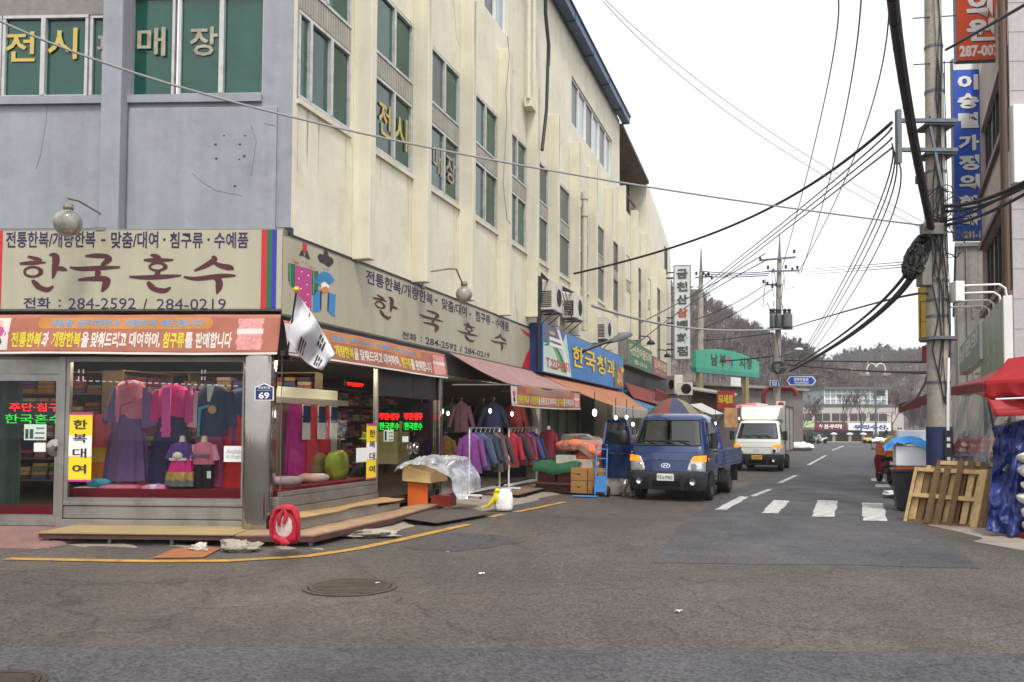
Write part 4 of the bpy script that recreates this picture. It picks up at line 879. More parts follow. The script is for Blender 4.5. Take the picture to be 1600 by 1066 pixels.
b = MB(FA); b.poly([(ax(326), y-.16, az(601)), (ax(333), y-.16, az(601)), (ax(338), y-.16, az(604)), (ax(331), y-.16, az(628)), (ax(327), y-.16, az(628))]); b.build('collar', WHITEC, t)
# 4: red skirt with navy top near the column
xc = ax(372); t = hb('hanbok', 'red hanbok skirt with dark top standing beside the steel column', xc, y+.1)
b = MB(FA); skirt(b, ax(368), y+.1, az(768), az(640), .36, .16, .2, .12, 9); b.build('skirt', REDK, t, smooth=True)
b = MB(FA); bodice(b, ax(374), y+.1, az(652), az(606), .22, .13); b.build('jacket', NAVY, t, smooth=True)
b = MB(FA); b.box(ax(362), ax(367), y-.06, y-.03, az(720), az(652)); b.build('ribbon', VIO, t)
# child mannequins
def neck(b, xc, y, z, r=.05): b.loft([ringe(xc, y, z-.03, r*1.3, r*1.3, 12), ringe(xc, y, z+.02, r, r, 12), ringe(xc, y, z+.07, r*.9, r*.9, 12), ringe(xc, y, z+.085, .01, .01, 12)])
SKINM = mat('mannequin_cream', (224, 212, 180), .5)
y = .3; xc = ax(285, -.3); Z = lambda p: az(p, -.3)
t = hb('child_mannequin', 'child mannequin in violet top and magenta skirt with gold band', xc, y)
b = MB(FA); skirt(b, xc, y, Z(745), Z(715), .22, .13, .17, .1, 10); b.build('skirt', MAGC, t, smooth=True)
b = MB(FA); skirt(b, xc, y, Z(750), Z(737), .235, .222, .19, .175, 10); b.build('gold_band', GOLD, t, smooth=True)
b = MB(FA); skirt(b, xc, y, Z(759), Z(748), .24, .235, .19, .185, 10); b.build('hem', GREYC, t, smooth=True)
b = MB(FA); bodice(b, xc, y, Z(720), Z(690), .15, .1, .05); b.build('jacket', VIO, t, smooth=True)
for s, m in ((-1, PALEP), (1, VIO)):
    b = MB(FA); sleeve(b, (xc+s*.12, y, Z(695)), (xc+s*.2, y, Z(717)), .05, .07, .8); b.build('sleeve', VIO, t, smooth=True)
b = MB(FA); neck(b, xc, y, Z(689), .045); b.build('neck', SKINM, t, smooth=True)
b = MB(FA); b.ell((xc-.02, y-.12, Z(712)), (.08, .03, .06), 12, 8); b.box(xc-.14, xc+.12, y-.13, y-.1, Z(719), Z(715)); b.build('sash', CREAMC, t, smooth=True)
xc = ax(319, -.3); t = hb('child_mannequin', 'child mannequin in rose jacket and black trousers beside the magenta skirt', xc, y)
b = MB(FA); bodice(b, xc, y, Z(725), Z(690), .16, .1, .05); b.build('jacket', PINKC, t, smooth=True)
for s in (-1, 1):
    b = MB(FA); sleeve(b, (xc+s*.13, y, Z(695)), (xc+s*.19, y, Z(719)), .055, .06, .8); b.build('sleeve', cl('light_rose_cloth', (226, 150, 170)), t, smooth=True)
    b = MB(FA); b.loft([ringe(xc+s*.06, y, Z(768), .055, .06, 12), ringe(xc+s*.065, y, Z(745), .085, .08, 12), ringe(xc+s*.06, y, Z(722), .085, .09, 12)]); b.build('trouser_leg', BLACKC, t, smooth=True)
    b = MB(FA); b.ell((xc+s*.07, y-.04, Z(769)), (.05, .09, .03), 10, 6); b.build('shoe', WHITEC, t, smooth=True)
b = MB(FA); b.box(xc-.15, xc+.13, y-.115, y-.09, Z(713), Z(709)); b.build('sash', GREYC, t); b = MB(FA); neck(b, xc, y, Z(689), .045); b.build('neck', SKINM, t, smooth=True)
b = MB(FA); b.box(xc+.1, xc+.16, y-.12, y-.115, Z(746), Z(735)); b.build('price_tag', WHITEC, t)
def cushion(F, label, c, rad, m, m2=None, group=None, rz=0):
    FF = F @ Matrix.Translation(Vector(c)) @ Matrix.Rotation(rz, 4, 'Y'); t = thing('cushion', label, 'cushion', FF.to_translation(), FF.to_euler().z, group); b = MB(FF)
    def ring(z, k): return [(rad[0]*k*abs(math.cos(a))**.55*math.copysign(1, math.cos(a)), rad[1]*k*abs(math.sin(a))**.55*math.copysign(1, math.sin(a)), z) for a in [2*math.pi*i/28 for i in range(28)]]
    b.loft([ring(-rad[2], .7), ring(-rad[2]*.6, .93), ring(0, 1.0), ring(rad[2]*.6, .92), ring(rad[2], .6)]); b.build('cover', m, t, smooth=True, auto=80)
    if m2: q = MB(FF); q.box(-rad[0]*.25, rad[0]*.25, -rad[1]*1.01, rad[1]*.9, -rad[2]*.3, rad[2]*1.02); q.build('printed_panel', m2, t, bevel=.02)
    return t
cushion(FA, 'flat rose cushion lying under the violet skirt in the corner window', (ax(190, -.35), .35, az(763, -.35)), (.32, .16, .05), PINKC)
cushion(FA, 'pink and white cushion lying between the violet skirt and the child mannequins', (ax(247, -.3), .3, az(763, -.3)), (.22, .15, .06), cl('striped_pink_cloth', (226, 128, 178)), WHITEC)
cushion(FA, 'turquoise folded quilt below the coloured cloth roll', (ax(158, -.4), .4, az(755, -.4)), (.19, .12, .06), TEAL)
ROLLM = [cl('roll_pink', (220, 90, 110)), cl('roll_yellow', (222, 180, 70)), cl('roll_orange', (226, 124, 54))]
t = thingF('cloth_roll', 'standing roll of pink yellow and orange cloth behind the yellow strip sign', 'cloth roll', FA, ax(155, -.6), .6, az(750))
for k, (z0, z1) in enumerate(((700, 648), (722, 700), (752, 722))):
    b = MB(FA); b.loft([ringe(ax(157+(z0-700)*.06, -.6), .6, az(z0, -.6), .17, .12), ringe(ax(157+(z1-700)*.1, -.6), .6, az(z1, -.6), .15, .12)]); b.build('cloth_wrap', ROLLM[k], t, smooth=True)
b = MB(FA); b.box(ax(116, -.2), ax(148, -.2), .2, .5, az(767, -.2), az(763, -.2)); tag(b.build('booklet', WHITEC), 'white booklet lying at the foot of the yellow strip sign', 'booklet')
# stickers and papers on the glass
def sticker(F, label, cat, q, m, off=.02, lines=(), name='poster', back=None):
    a, z1 = on(F, q[0], q[1], off); c, z0 = on(F, q[2], q[3], off); t = thingF(name, label, cat, F, (a+c)/2, -off, z0); b = MB(F); b.box(a, c, -off, -off+.006, z0, z1); b.build('sheet', m, t)
    for s, box, mm in lines:
        b = MB(F); W, H = c-a, z1-z0
        if s is None: b.box(a+box[0]*W, a+box[2]*W, -off-.005, -off-.002, z0+box[1]*H, z0+box[3]*H)
        else: b.text(s, a+box[0]*W, -off-.008, z0+box[1]*H, (box[2]-box[0])*W, (box[3]-box[1])*H, .02)
        b.build('lettering' if s else 'printed_band', mm, t)
    return t
PAPER = mat('white_paper', (226, 228, 222), .7); YPAP = mat('yellow_strip', (236, 206, 40), .5); GPAP = mat('pale_green_paper', (200, 214, 200), .7)
LINES_H = [(None, (0, .36, 1, .66), WHT), (None, (0, .965, 1, 1), MAG), (None, (0, 0, 1, .03), MAG)]+[(c, (.22, z, .8, z+.13), INK) for c, z in zip('한복대여', (.76, .56, .35, .12))]
sticker(FA, 'tall yellow and white vertical strip sign on the hanbok window', 'strip sign', (107, 644, 142, 753), YPAP, .03, LINES_H, 'strip_sign')
aa = B(573, 700, .03)[0]; bb = B(589, 700, .03)[0]
def stickerB(label, cat, s0, s1, z0, z1, m, lines=(), name='poster', off=.03):
    t = thingF(name, label, cat, FB, (s0+s1)/2, -off, z0); b = MB(FB); b.box(s0, s1, -off, -off+.006, z0, z1); b.build('sheet', m, t); W, H = s1-s0, z1-z0
    for s, box, mm in lines:
        b = MB(FB)
        if s is None: b.box(s0+box[0]*W, s0+box[2]*W, -off-.005, -off-.002, z0+box[1]*H, z0+box[3]*H)
        else: b.text(s, s0+box[0]*W, -off-.008, z0+box[1]*H, (box[2]-box[0])*W, (box[3]-box[1])*H, .02)
        b.build('lettering' if s else 'printed_band', mm, t)
stickerB('narrow yellow strip sign on the post of the cloth window', 'strip sign', aa, bb, B(580, 749, .03)[1], B(580, 662, .03)[1], YPAP, LINES_H, 'strip_sign')
FAINT = mat('faint_print', (176, 182, 184), .7)
sticker(FA, 'white notice about English beside the steel column', 'notice', (350, 697, 384, 722), PAPER, .02, [('Available', (.12, .56, .95, .82), FAINT), ('in English', (.12, .2, .95, .48), FAINT)], 'notice')
sticker(FA, 'pale green opening hours sheet on the dark glass door', 'notice', (38, 663, 72, 688), GPAP, .03, [(None, (.06, .1, .2, .7), GREEND), (None, (.26, .1, .42, .7), GREEND), (None, (.55, .72, .9, .8), GREYC), (None, (.5, .42, .92, .5), GREYC), (None, (.48, .1, .92, .2), GREYC)], 'notice')
sticker(FA, 'small white note beside the round door handle', 'notice', (53, 692, 71, 706), PAPER, .03, (), 'notice')
sticker(FA, 'pink and white poster at the top of the glass door', 'poster', (21, 562, 103, 588), mat('rose_poster', (182, 74, 110), .6, noise=((7, .2),)), -.1, [(None, (.05, .5, .3, .95), WHT), (None, (.4, .6, .7, .95), WHT), (None, (.05, .1, .9, .3), PALEP)], 'poster')
stickerB('pale green opening hours sheet on the street side glass door', 'notice', B(600, 680, .03)[0], B(615, 680, .03)[0], B(607, 690, .03)[1], B(607, 672, .03)[1], GPAP, [(None, (.06, .1, .25, .9), GREEND), (None, (.5, .72, .9, .8), GREYC), (None, (.5, .42, .92, .5), GREYC), (None, (.48, .1, .92, .2), GREYC)], 'notice')
stickerB('white notice sheet beside the narrow yellow strip sign', 'notice', B(557, 710, .03)[0], B(573, 710, .03)[0], B(565, 722, .03)[1], B(565, 700, .03)[1], PAPER, (), 'notice')
stickerB('small blank white note on the street side glass door', 'notice', B(629, 690, .03)[0], B(638, 690, .03)[0], B(633, 691, .03)[1], B(633, 682, .03)[1], PAPER, (), 'notice')
# lit lettering behind the doors
LEDR = mat('red_led', (255, 40, 30), .5, emit=1.6, ecol=(255, 24, 16)); LEDG = mat('green_led', (40, 200, 60), .5, emit=.7, ecol=(20, 220, 60))
def led(F, label, rows, off):
    q = rows[0]; x, z = on(F, q[1], q[4], off); t = thingF('led_sign', label, 'LED sign', F, x, -off, z, 'LED signs in the shop doors')
    for s, xa, ya, xb, yb, m in rows:
        a, z1 = on(F, xa, ya, off); c, z0 = on(F, xb, yb, off); b = MB(F); b.text(s, a, -off, z0, c-a, z1-z0, .0, .004); b.build('lettering', m, t)
    b = MB(F); a, z1 = on(F, rows[0][1], rows[0][2], off); c, z0 = on(F, rows[-1][3], rows[-1][4], off); b.box(a-.03, c+.03, -off+.02, -off+.03, z0-.03, z1+.03); b.build('backing', mat('smoked_acrylic', (14, 14, 14), .15), t)
led(FA, 'lit red and green sign in the grey side door', [('주단·침구', 15, 630, 93, 643, LEDR), ('한국혼수', 8, 647, 97, 662, LEDG)], -.06)
for lab, l, r in (('lit red and green sign in the first street side door', 593, 624), ('lit red and green sign in the second street side door', 632, 660)):
    a, c = B(l, 650, -.06)[0], B(r, 650, -.06)[0]; zr1, zr0, zg1, zg0_ = B(l, 645, -.06)[1], B(l, 656, -.06)[1], B(l, 660, -.06)[1], B(l, 672, -.06)[1]
    t = thingF('led_sign', lab, 'LED sign', FB, a, .06, zg0_, 'LED signs in the shop doors'); b = MB(FB); b.text('주단·침구', a, .06, zr0, c-a, zr1-zr0, .02, .006); b.build('lettering', LEDR, t); b = MB(FB); b.text('한국혼수', a, .06, zg0_, c-a, zg1-zg0_, .02, .006); b.build('lettering', LEDG, t)
    b = MB(FB); b.box(a-.03, c+.03, .08, .09, zg0_-.03, zr1+.03); b.build('backing', MATS['smoked_acrylic'], t)
a, c = B(543, 600, -.7)[0], B(568, 600, -.7)[0]; z1, z0 = B(543, 597, -.7)[1], B(543, 603, -.7)[1]
t = thingF('led_sign', 'small lit red sign high inside the narrow cloth window', 'LED sign', FB, a, .7, z0); b = MB(FB); b.text('주단침구', a, .7, z0, c-a, z1-z0, .03, .006); b.build('lettering', LEDR, t); b = MB(FB); b.box(a-.05, c+.05, .72, .74, z0-.05, z1+.05); b.build('backing', MATS['smoked_acrylic'], t)
# dashed white tape on the corner window
TAPE = mat('white_tape', (236, 236, 236), .5)
b = MB(FA); zt_ = az(598, .02)
def dash(xa, xb, za, zb, horiz):
    n = int(((xb-xa) if horiz else (zb-za))/.1)
    for k in range(n):
        if horiz: x = xa+k*.1; z = lerp(za, zb, k/n); b.box(x, x+.055, -.012, -.006, z-.008, z+.008)
        else: z = za+k*.1; b.box(xa-.008, xa+.008, -.012, -.006, z, z+.055)
dash(ax(116, .01), ax(384, .01), az(595, .01), az(603, .01), True)
for px in (120, 127, 313, 318): dash(ax(px, .01), 0, az(594, .01), 2.6, False)
tag(b.build('dashed_tape', TAPE), 'white dashed tape lines on the corner window glass', 'tape')
# house-number plate on the column
P = D(412.5, 612, 11.9); FP = frame((P.x, P.y, 0), R(-2.5)); t = thing('number_plate', 'navy house number plate on the steel corner column', 'number plate', (P.x, P.y, P.z))
mm = lambda px, py: ((px-412.5)/FPX*11.9, P.z-(py-612)/FPX*11.9)
o_ = [mm(*p) for p in ((398.5, 626), (428.5, 626), (428.5, 605), (413.5, 599), (398.5, 605))]; i_ = [mm(*p) for p in ((400, 624.5), (427, 624.5), (427, 606), (413.5, 600.5), (400, 606))]
b = MB(FP); b.prism(o_, -.02, -.004); b.build('border', WHITE, t); b = MB(FP); b.prism(i_, -.024, -.01); b.build('face', mat('plate_navy', (22, 42, 92), .35), t)
b = MB(FP); (xa, za), (xb, zb) = mm(405, 623.5), mm(422, 613); b.text('69', xa, -.026, za, xb-xa, zb-za, .03); (xa, za), (xb, zb) = mm(404, 607.5), mm(423, 604); b.text('풍남문2길', xa, -.026, za, xb-xa, zb-za, .02); b.bar((mm(402, 610)[0], -.026, mm(402, 610)[1]), (mm(425, 610)[0], -.026, mm(402, 610)[1]), .004); b.build('lettering', WHITE, t)

# cream-side window goods: hanging skirts on a pale screen, cushions, green quilt pack
by = .75; bs = lambda px: B(px, 690, -by)[0]; bz = lambda py, px=480: B(px, py, -by)[1]
b = MB(FB); b.box(bs(437)-.3, bs(543), by+.22, by+.26, .72, 2.3); b.box(bs(437)-.3, bs(543)+.2, by+.1, by+.3, 2.02, 2.12); tag(b.build('display_screen', mat('pale_screen_cloth', (206, 204, 188), .8, noise=((2, .08),))), 'pale cloth screen behind the hanging skirts in the narrow window', 'screen')
for lab, l, r, m in (('magenta skirt hanging nearest the steel column', 446, 476, cl('bright_magenta_skirt', (196, 40, 140))), ('coral skirt hanging between the magenta and red skirts', 475, 496, CORAL), ('red skirt hanging beside the green quilt pack', 494, 516, REDK)):
    a, c = bs(l), bs(r); xm_ = (a+c)/2; t = thingF('hanging_skirt', lab, 'skirt', FB, xm_, by, .74, 'skirts hanging in the narrow window'); zt_ = 2.0
    b = MB(FB); skirt(b, xm_, by, .76, zt_, (c-a)*.5, (c-a)*.3, .1, .05, 7, .06); b.build('skirt_cloth', m, t, smooth=True)
    b = MB(FB); b.box(xm_-.02, xm_+.2, by-.16, by-.14, 1.42, 1.78); b.box(xm_-.02, xm_+.2, by-.16, by-.14, 1.81, zt_); b.build('paper_tag', WHITEC, t); b = MB(FB); b.box(xm_-.02, xm_+.2, by-.165, by-.145, 1.7, zt_-.02); b.build('blue_tag', NAVY, t)
cushion(FB, 'striped cushion lying at the near end of the narrow window', (.55, .4, .79), (.28, .2, .07), cl('striped_cushion', (196, 170, 176)))
cushion(FB, 'pale pink cushion lying at the middle of the narrow window', (1.35, .4, .79), (.3, .2, .07), cl('cream_pink_cushion', (222, 180, 168)), WHITEC)
cushion(FB, 'lime green quilt in a clear pack in the narrow window', (2.2, .45, .96), (.3, .12, .24), cl('lime_quilt', (164, 180, 50)), OLIVE, rz=R(-10))
cushion(FB, 'brown striped quilt pack behind the lime green one', (2.0, .7, .95), (.26, .1, .22), cl('tan_quilt', (150, 120, 60)), rz=R(12))
b = MB(FB); b.lathe([(.01, 0), (.16, .02), (.17, .03), (.1, .06), (.09, .16), (.01, .17)], (4.1, .9, 1.36), 16); tag(b.build('round_pad', OLIVE), 'olive folding pad standing behind the glass door', 'pad')
for x, w_ in ((4.25, 'first'), (4.75, 'second')): b = MB(FB); b.box(x, x+.05, .3, .75, .9, 1.75); tag(b.build('olive_board', mat('olive_board', (150, 142, 84), .8)), w_+' olive board standing behind the second glass door', 'board', 'olive boards')

# ------------------------------------------------------------------ flag on the corner
def flag():
    base = D(449, 552, 11.75); top = D(463, 455, 11.5)
    t = thing('flag', 'white national flag drooping from a pole on the shop corner', 'flag', base)
    b = MB(); b.tube([base, top], .014, 8); b.build('pole', DARKM, t)
    b = MB(); b.ell(top+Vector((0, 0, .02)), .045, 14, 10); b.build('finial', mat('gilt_ball', (226, 180, 50), .35, .4), t, smooth=True)
    # cloth hangs in folds from the pole
    def fp(u, v):       # u along hoist (0 top .. 1 bottom), v along the fly; measured outline, real folds in depth
        h0 = (465, 460); h1 = (447, 528); f0 = (523, 553); f1 = (503, 579)
        x = lerp(lerp(h0[0], h1[0], u), lerp(f0[0], f1[0], u), v); y = lerp(lerp(h0[1], h1[1], u), lerp(f0[1], f1[1], u), v)+10*math.sin(math.pi*v)*u-6*math.sin(math.pi*v)*(1-u)
        return D(x, y, 11.55+.13*math.sin(v*10+u*2.6)+.05*math.sin(u*7+v*4)+.1*v)
    b = MB(); b.grid(fp, 30, 40); b.build('cloth', mat('flag_white', (196, 194, 198), .8, noise=((2, .05),)), t, smooth=True, solid=.004)
    b = MB()
    def gram(u0, v0, brk):
        for k in range(3):
            for h in ((0, .43), (.57, 1)) if brk[k] else ((0, 1),):
                b.grid(lambda p, q: fp(u0+lerp(h[0], h[1], p)*.32, v0+k*.055+q*.036)+Vector((0, -.008, .0)), 8, 3)
    gram(.62, .3, (0, 0, 0)); gram(.1, .66, (1, 1, 0)); gram(.62, .74, (0, 1, 0)); b.grid(lambda p, q: fp(.03+.1*p, .34+.02*q)+Vector((0, -.008, 0)), 4, 2)
    b.build('trigram', INK, t)
flag()

# ------------------------------------------------------------------ bags on the ground
def bag(label, c, w, h, m, m2, rz, knot):
    F = frame(c, rz); t = thing('cloth_bag', label, 'bag', c, rz); rg = random.Random(2)
    b = MB(F); n = 24
    def rg_(z, k, kk): return [(w*.5*k*abs(math.cos(a))**.7*math.copysign(1, math.cos(a)), w*.36*kk*abs(math.sin(a))**.7*math.copysign(1, math.sin(a)), z) for a in [2*math.pi*i/n for i in range(n)]]
    b.loft([rg_(0, .85, .9), rg_(h*.12, .98, 1), rg_(h*.5, 1, 1), rg_(h*.8, .9, .85), rg_(h*.95, .62, .6), rg_(h, .3, .3)]); b.build('body', m2 if knot == 1 else m, t, smooth=True, auto=80); b = MB(F)
    if knot == 1:
        b.ell((0, -w*.27, h*.42), (w*.34, w*.13, h*.36), 16, 10); b.build('panel', m, t, smooth=True); b = MB(F); b.ell((-.01, -w*.34, h*.84), (w*.12, w*.09, w*.11), 12, 8)
        for e in ([(0, -.34, .84), (-.16, -.44, .66), (-.14, -.45, .42)], [(0, -.34, .84), (.12, -.44, .7), (.02, -.46, .5)], [(-.02, -.3, .86), (-.3, -.3, .84), (-.5, -.2, .5), (-.48, -.22, .12)], [(.02, -.3, .86), (.3, -.3, .84), (.5, -.2, .5), (.46, -.24, .1)]): b.tube([(q[0]*w, q[1]*w, q[2]*h) for q in e], [w*.05]+[w*.085]*(len(e)-2)+[w*.06], 8)
        b.tube([(-w*.3, -w*.42, .05), (0, -w*.6, .03), (w*.1, -w*.7, .02), (w*.35, -w*.9, .012)], [w*.1, w*.13, w*.12, w*.03], 8)
    else:
        b.ell((-w*.36, -w*.1, h*.55), (w*.22, w*.3, h*.4), 14, 10); b.ell((-w*.3, -w*.25, h*.88), (w*.16, w*.14, w*.12), 12, 8); b.tube([(-w*.3, -w*.25, h*.8), (-w*.55, -w*.3, h*.4), (-w*.75, -w*.3, .07), (-w*1.15, -w*.35, .03)], [w*.1, w*.13, w*.1, w*.03], 8)
    for q, v in enumerate(b.V): b.V[q] = v+Vector((0, 0, .025*cr(v.x*7, v.y*7+v.z*6, 1.)))
    b.build('tie', m2, t, smooth=True, auto=80)
c = G(447, 852, .13); bag('white bag tied with a big red cloth knot at the corner of the step', (c.x, c.y, .165), .35, .48, cl('bag_white', (196, 178, 168)), cl('bag_red', (168, 22, 46)), 0, 1)
c = G(787, 797, .03); bag('white bag with a yellow scarf standing on the road edge', (c.x, c.y, .02), .36, .42, cl('bag_white2', (230, 228, 222)), cl('bag_yellow', (222, 206, 40)), R(-12), 2)

# ------------------------------------------------------------------ covered table
c = G(652, 793, .1); F = frame((c.x, c.y, .1), R(18.4)*-1+R(4)); t = thing('display_table', 'orange board stand with beige box under a clear plastic sheet', 'table', (c.x, c.y, .1))
ORB = mat('orange_veneer', (204, 96, 36), .45, noise=((3, .1),), dirt=((160, 74, 32), .4)); BXC = mat('beige_carton', (196, 164, 108), .7, noise=((3, .1),))
b = MB(F); b.box(-.2, .2, 0, .05, 0, .52); b.box(-.2, -.16, .05, .6, 0, .52); b.build('stand', ORB, t, bevel=.005)
b = MB(F); b.hexa([(-.3, -.06, .5), (.3, -.1, .47), (.34, .8, .47), (-.26, .8, .5), (-.32, -.02, .8), (.26, -.02, .66), (.3, .8, .7), (-.26, .8, .85)]); b.build('carton', BXC, t, bevel=.01)
PLAST = glass_mat('milky_plastic', (226, 228, 230), 1.0, .18, .06, .5, (196, 198, 204))
b = MB(F); rp = random.Random(3); sd = [rp.uniform(0, 6) for _ in range(8)]
def pf(u, v):
    a = lerp(-.33, 1.05, u); y = lerp(-.2, .9, v); arch = .92-.55*max(0, (a-.45))**2-(.5*max(0, .0-a)); 
    hang = max(0, .16-v)/.16; z = arch-hang*(.12+.5*max(0, u-.42)*1.1)+.045*cr(a*4, y*4, 2.)
    if u > .8: z -= (u-.8)*3.2*.9*.75
    return (a-.05*hang+.03*math.sin(z*14), y+.03*math.sin(a*14+sd[2])-.04*hang, max(.2, z))
b.grid(pf, 70, 40); tag(b.build('plastic_sheet', PLAST, smooth=True), 'crumpled clear plastic sheet draped over the beige carton table', 'plastic sheet')
b = MB(F); b.box(.24, .62, .1, .5, .02, .22); tag(b.build('red_crate', mat('dull_red_plastic', (134, 40, 36), .6)), 'dull red crate under the plastic covered table', 'crate')

# ------------------------------------------------------------------ clothes racks
rgg = random.Random(77)
def garment(t, F, x, y, z, m, w=.5, L=.75, d=.1, sl=True, name='coat_cloth', splay=.13):
    """hangs facing along -X of F (towards the viewer looking down the rack): width across y."""
    M2 = F @ Matrix.Translation((x, y, z)) @ Matrix.Rotation(R(-90), 4, 'Z'); b = MB(M2); h = w/2
    pl, ph = rgg.randrange(4, 9), rgg.uniform(0, 6); w *= rgg.uniform(.92, 1.1); L *= rgg.uniform(.9, 1.08); h = w/2; splay *= rgg.uniform(.4, 1.5)
    b.loft([ringe(0, 0, -L, h*.92, d*.8, 40, pl, .12, ph), ringe(0, 0, -L*.75, h*.87, d, 40, pl, .09, ph+.3), ringe(0, 0, -L*.5, h*.82, d, 40, pl, .05, ph+.6), ringe(0, 0, -L*.3, h*.8, d*.95, 40, 3, .03, ph), ringe(0, 0, -.1, h*.82, d*.8, 40), ringe(0, 0, -.03, h*.5, d*.6, 40), ringe(0, 0, 0.01, .07, .06, 40)])
    o = b.build('body', m, t, smooth=True, auto=70)
    if sl:
        for s in (-1, 1):
            q = MB(M2); sleeve(q, (s*h*.74, 0, -.12), (s*(h+splay), -.02, -L*.82), .085, .065, .75); q.build('sleeve', m, t, smooth=True, auto=70)
        q = MB(M2); q.loft([ringe(0, 0, -.02, .085, .07, 14), ringe(0, -.01, .03, .075, .065, 14)], True, False); q.build('collar', m, t, smooth=True)
        q = MB(M2); q.bar((0, -d*1.0, -.08), (0, -d*1.05, -L*.95), .012, .006); q.build('placket', BLACKC, t)
    q = MB(M2); q.tube([(-h*.6, 0, -.08), (0, 0, .02), (h*.6, 0, -.08)], .012, 6); q.tube([(0, 0, .02), (0, 0, .07), (.03, 0, .1), (.0, 0, .135), (-.025, 0, .11)], .006, 5); q.build('hanger', WHITE, t)
def rack(name, label, s0, s1, y, z1):
    t = thingF(name, label, 'clothes rack', FB, (s0+s1)/2, y, .1, 'white tubular clothes racks'); b = MB(FB)
    b.tube([(s0, y, z1), (s1, y, z1)], .018, 8); b.build('rail', GALV, t)
    for s in (s0+.05, s1-.05):
        b = MB(FB); b.tube([(s, y, .16), (s, y, .9), (s, y, .91), (s, y, z1)], [.022, .022, .016, .016], 8); b.build('post', WHITE, t)
        b = MB(FB); b.box(s-.025, s+.025, y-.3, y+.3, .14, .18); b.build('foot', WHITE, t)
        for e in (-.27, .27): b = MB(FB); b.lathe([(.025, -.015), (.025, .015)], (s, y+e, .117), 10, 'X'); b.build('caster', BLACK, t)
    b = MB(FB); b.box(s0+.05, s1-.05, y-.02, y+.02, .2, .235); b.box(s0+.05, s1-.05, y+.1, y+.13, .2, .235); b.build('bottom_rail', WHITE, t)
RZ = 1.62
rk1 = (6.25, 8.35); rk2 = (8.65, 11.1); ry = -.42
rack('clothes_rack', 'white clothes rack with the purple coat at its near end', *rk1, ry, RZ); rack('clothes_rack', 'white clothes rack with red and dark jackets', *rk2, ry-.1, RZ)
GC = [('purple padded coat facing the street at the near end of the rack', cl('purple_coat', (112, 54, 122)), .56, .82), ('navy coat hanging right behind the purple coat', cl('navy_coat', (52, 62, 92)), .54, .8), ('slate blue coat behind the navy coat', cl('slate_coat', (70, 78, 100)), .5, .78), ('dark teal coat in the middle of the first rack', cl('teal_coat', (36, 52, 62)), .52, .8), ('black coat in the middle of the first rack', BLACKC, .52, .85), ('grey brown coat near the end of the first rack', cl('umber_coat', (92, 76, 74)), .5, .9), ('dark brown jacket at the end of the first rack', cl('brown_coat', (64, 44, 46)), .5, .8)]
for k, (lab, m, w_, L_) in enumerate(GC):
    s = rk1[0]+.14+k*.3; t = thingF('hanging_coat', lab, 'coat', FB, s, ry, RZ, 'clothes on the white racks'); garment(t, FB, s, ry, RZ-.13, m, w_, L_)
GC2 = [('crimson jacket at the near end of the second rack', cl('crimson_coat', (156, 24, 44)), .52, .8), ('black jacket second on the red rack', BLACKC, .5, .78), ('dark wine jacket hanging between two black jackets', cl('wine_coat', (96, 24, 44)), .5, .78), ('black knitted jacket behind the wine jacket', cl('charcoal_coat', (44, 40, 46)), .5, .76), ('bright red jacket in the middle of the second rack', cl('scarlet_coat', (184, 30, 52)), .5, .8), ('indigo jacket with white edge on the second rack', cl('indigo_coat', (58, 60, 120)), .48, .8), ('dark navy coat at the far end of the second rack', cl('midnight_coat', (30, 32, 48)), .5, .85)]
for k, (lab, m, w_, L_) in enumerate(GC2):
    s = rk2[0]+.2+k*.3; t = thingF('hanging_coat', lab, 'coat', FB, s, ry-.1, RZ, 'clothes on the white racks'); garment(t, FB, s, ry-.1, RZ-.13, m, w_, L_)
t = thingF('mannequin', 'headless mannequin in a maroon sweater at the end of the racks', 'mannequin', FB, 11.55, ry-.25, .1)
Fm = T(FB, 11.55, ry-.3, 0, R(-90)); b = MB(Fm); b.tube([(0, 0, .1), (0, 0, .9)], .02, 8); b.lathe([(.18, .1), (.18, .13), (.02, .15)], n=16); b.build('stand', GALV, t)
b = MB(Fm); b.loft([ringe(0, 0, .82, .19, .12), ringe(0, 0, 1.05, .17, .11), ringe(0, 0, 1.3, .2, .125), ringe(0, 0, 1.48, .2, .11), ringe(0, 0, 1.56, .12, .08), ringe(0, 0, 1.58, .06, .06)]); b.build('sweater', cl('maroon_sweater', (120, 22, 40)), t, smooth=True)
b = MB(Fm); b.loft([ringe(0, 0, 1.57, .055, .055, 14), ringe(0, 0, 1.66, .045, .045, 14), ringe(0, 0, 1.68, .03, .03, 14)]); b.build('neck', SKINM, t, smooth=True)
for s in (-1, 1): b = MB(Fm); sleeve(b, (s*.18, 0, 1.48), (s*.25, 0, 1.0), .065, .05, .9); b.build('sleeve', MATS['maroon_sweater'], t, smooth=True)
# dark plinth boards under racks
b = MB(FB); b.box(7.2, 12.6, -1.25, -.2, .115, .135); tag(b.build('floor_board', mat('grimy_boards', (112, 92, 74), .8, noise=((3, .2),), dirt=((70, 58, 48), .6))), 'grimy brown boards laid on the pavement under the racks', 'floor board')
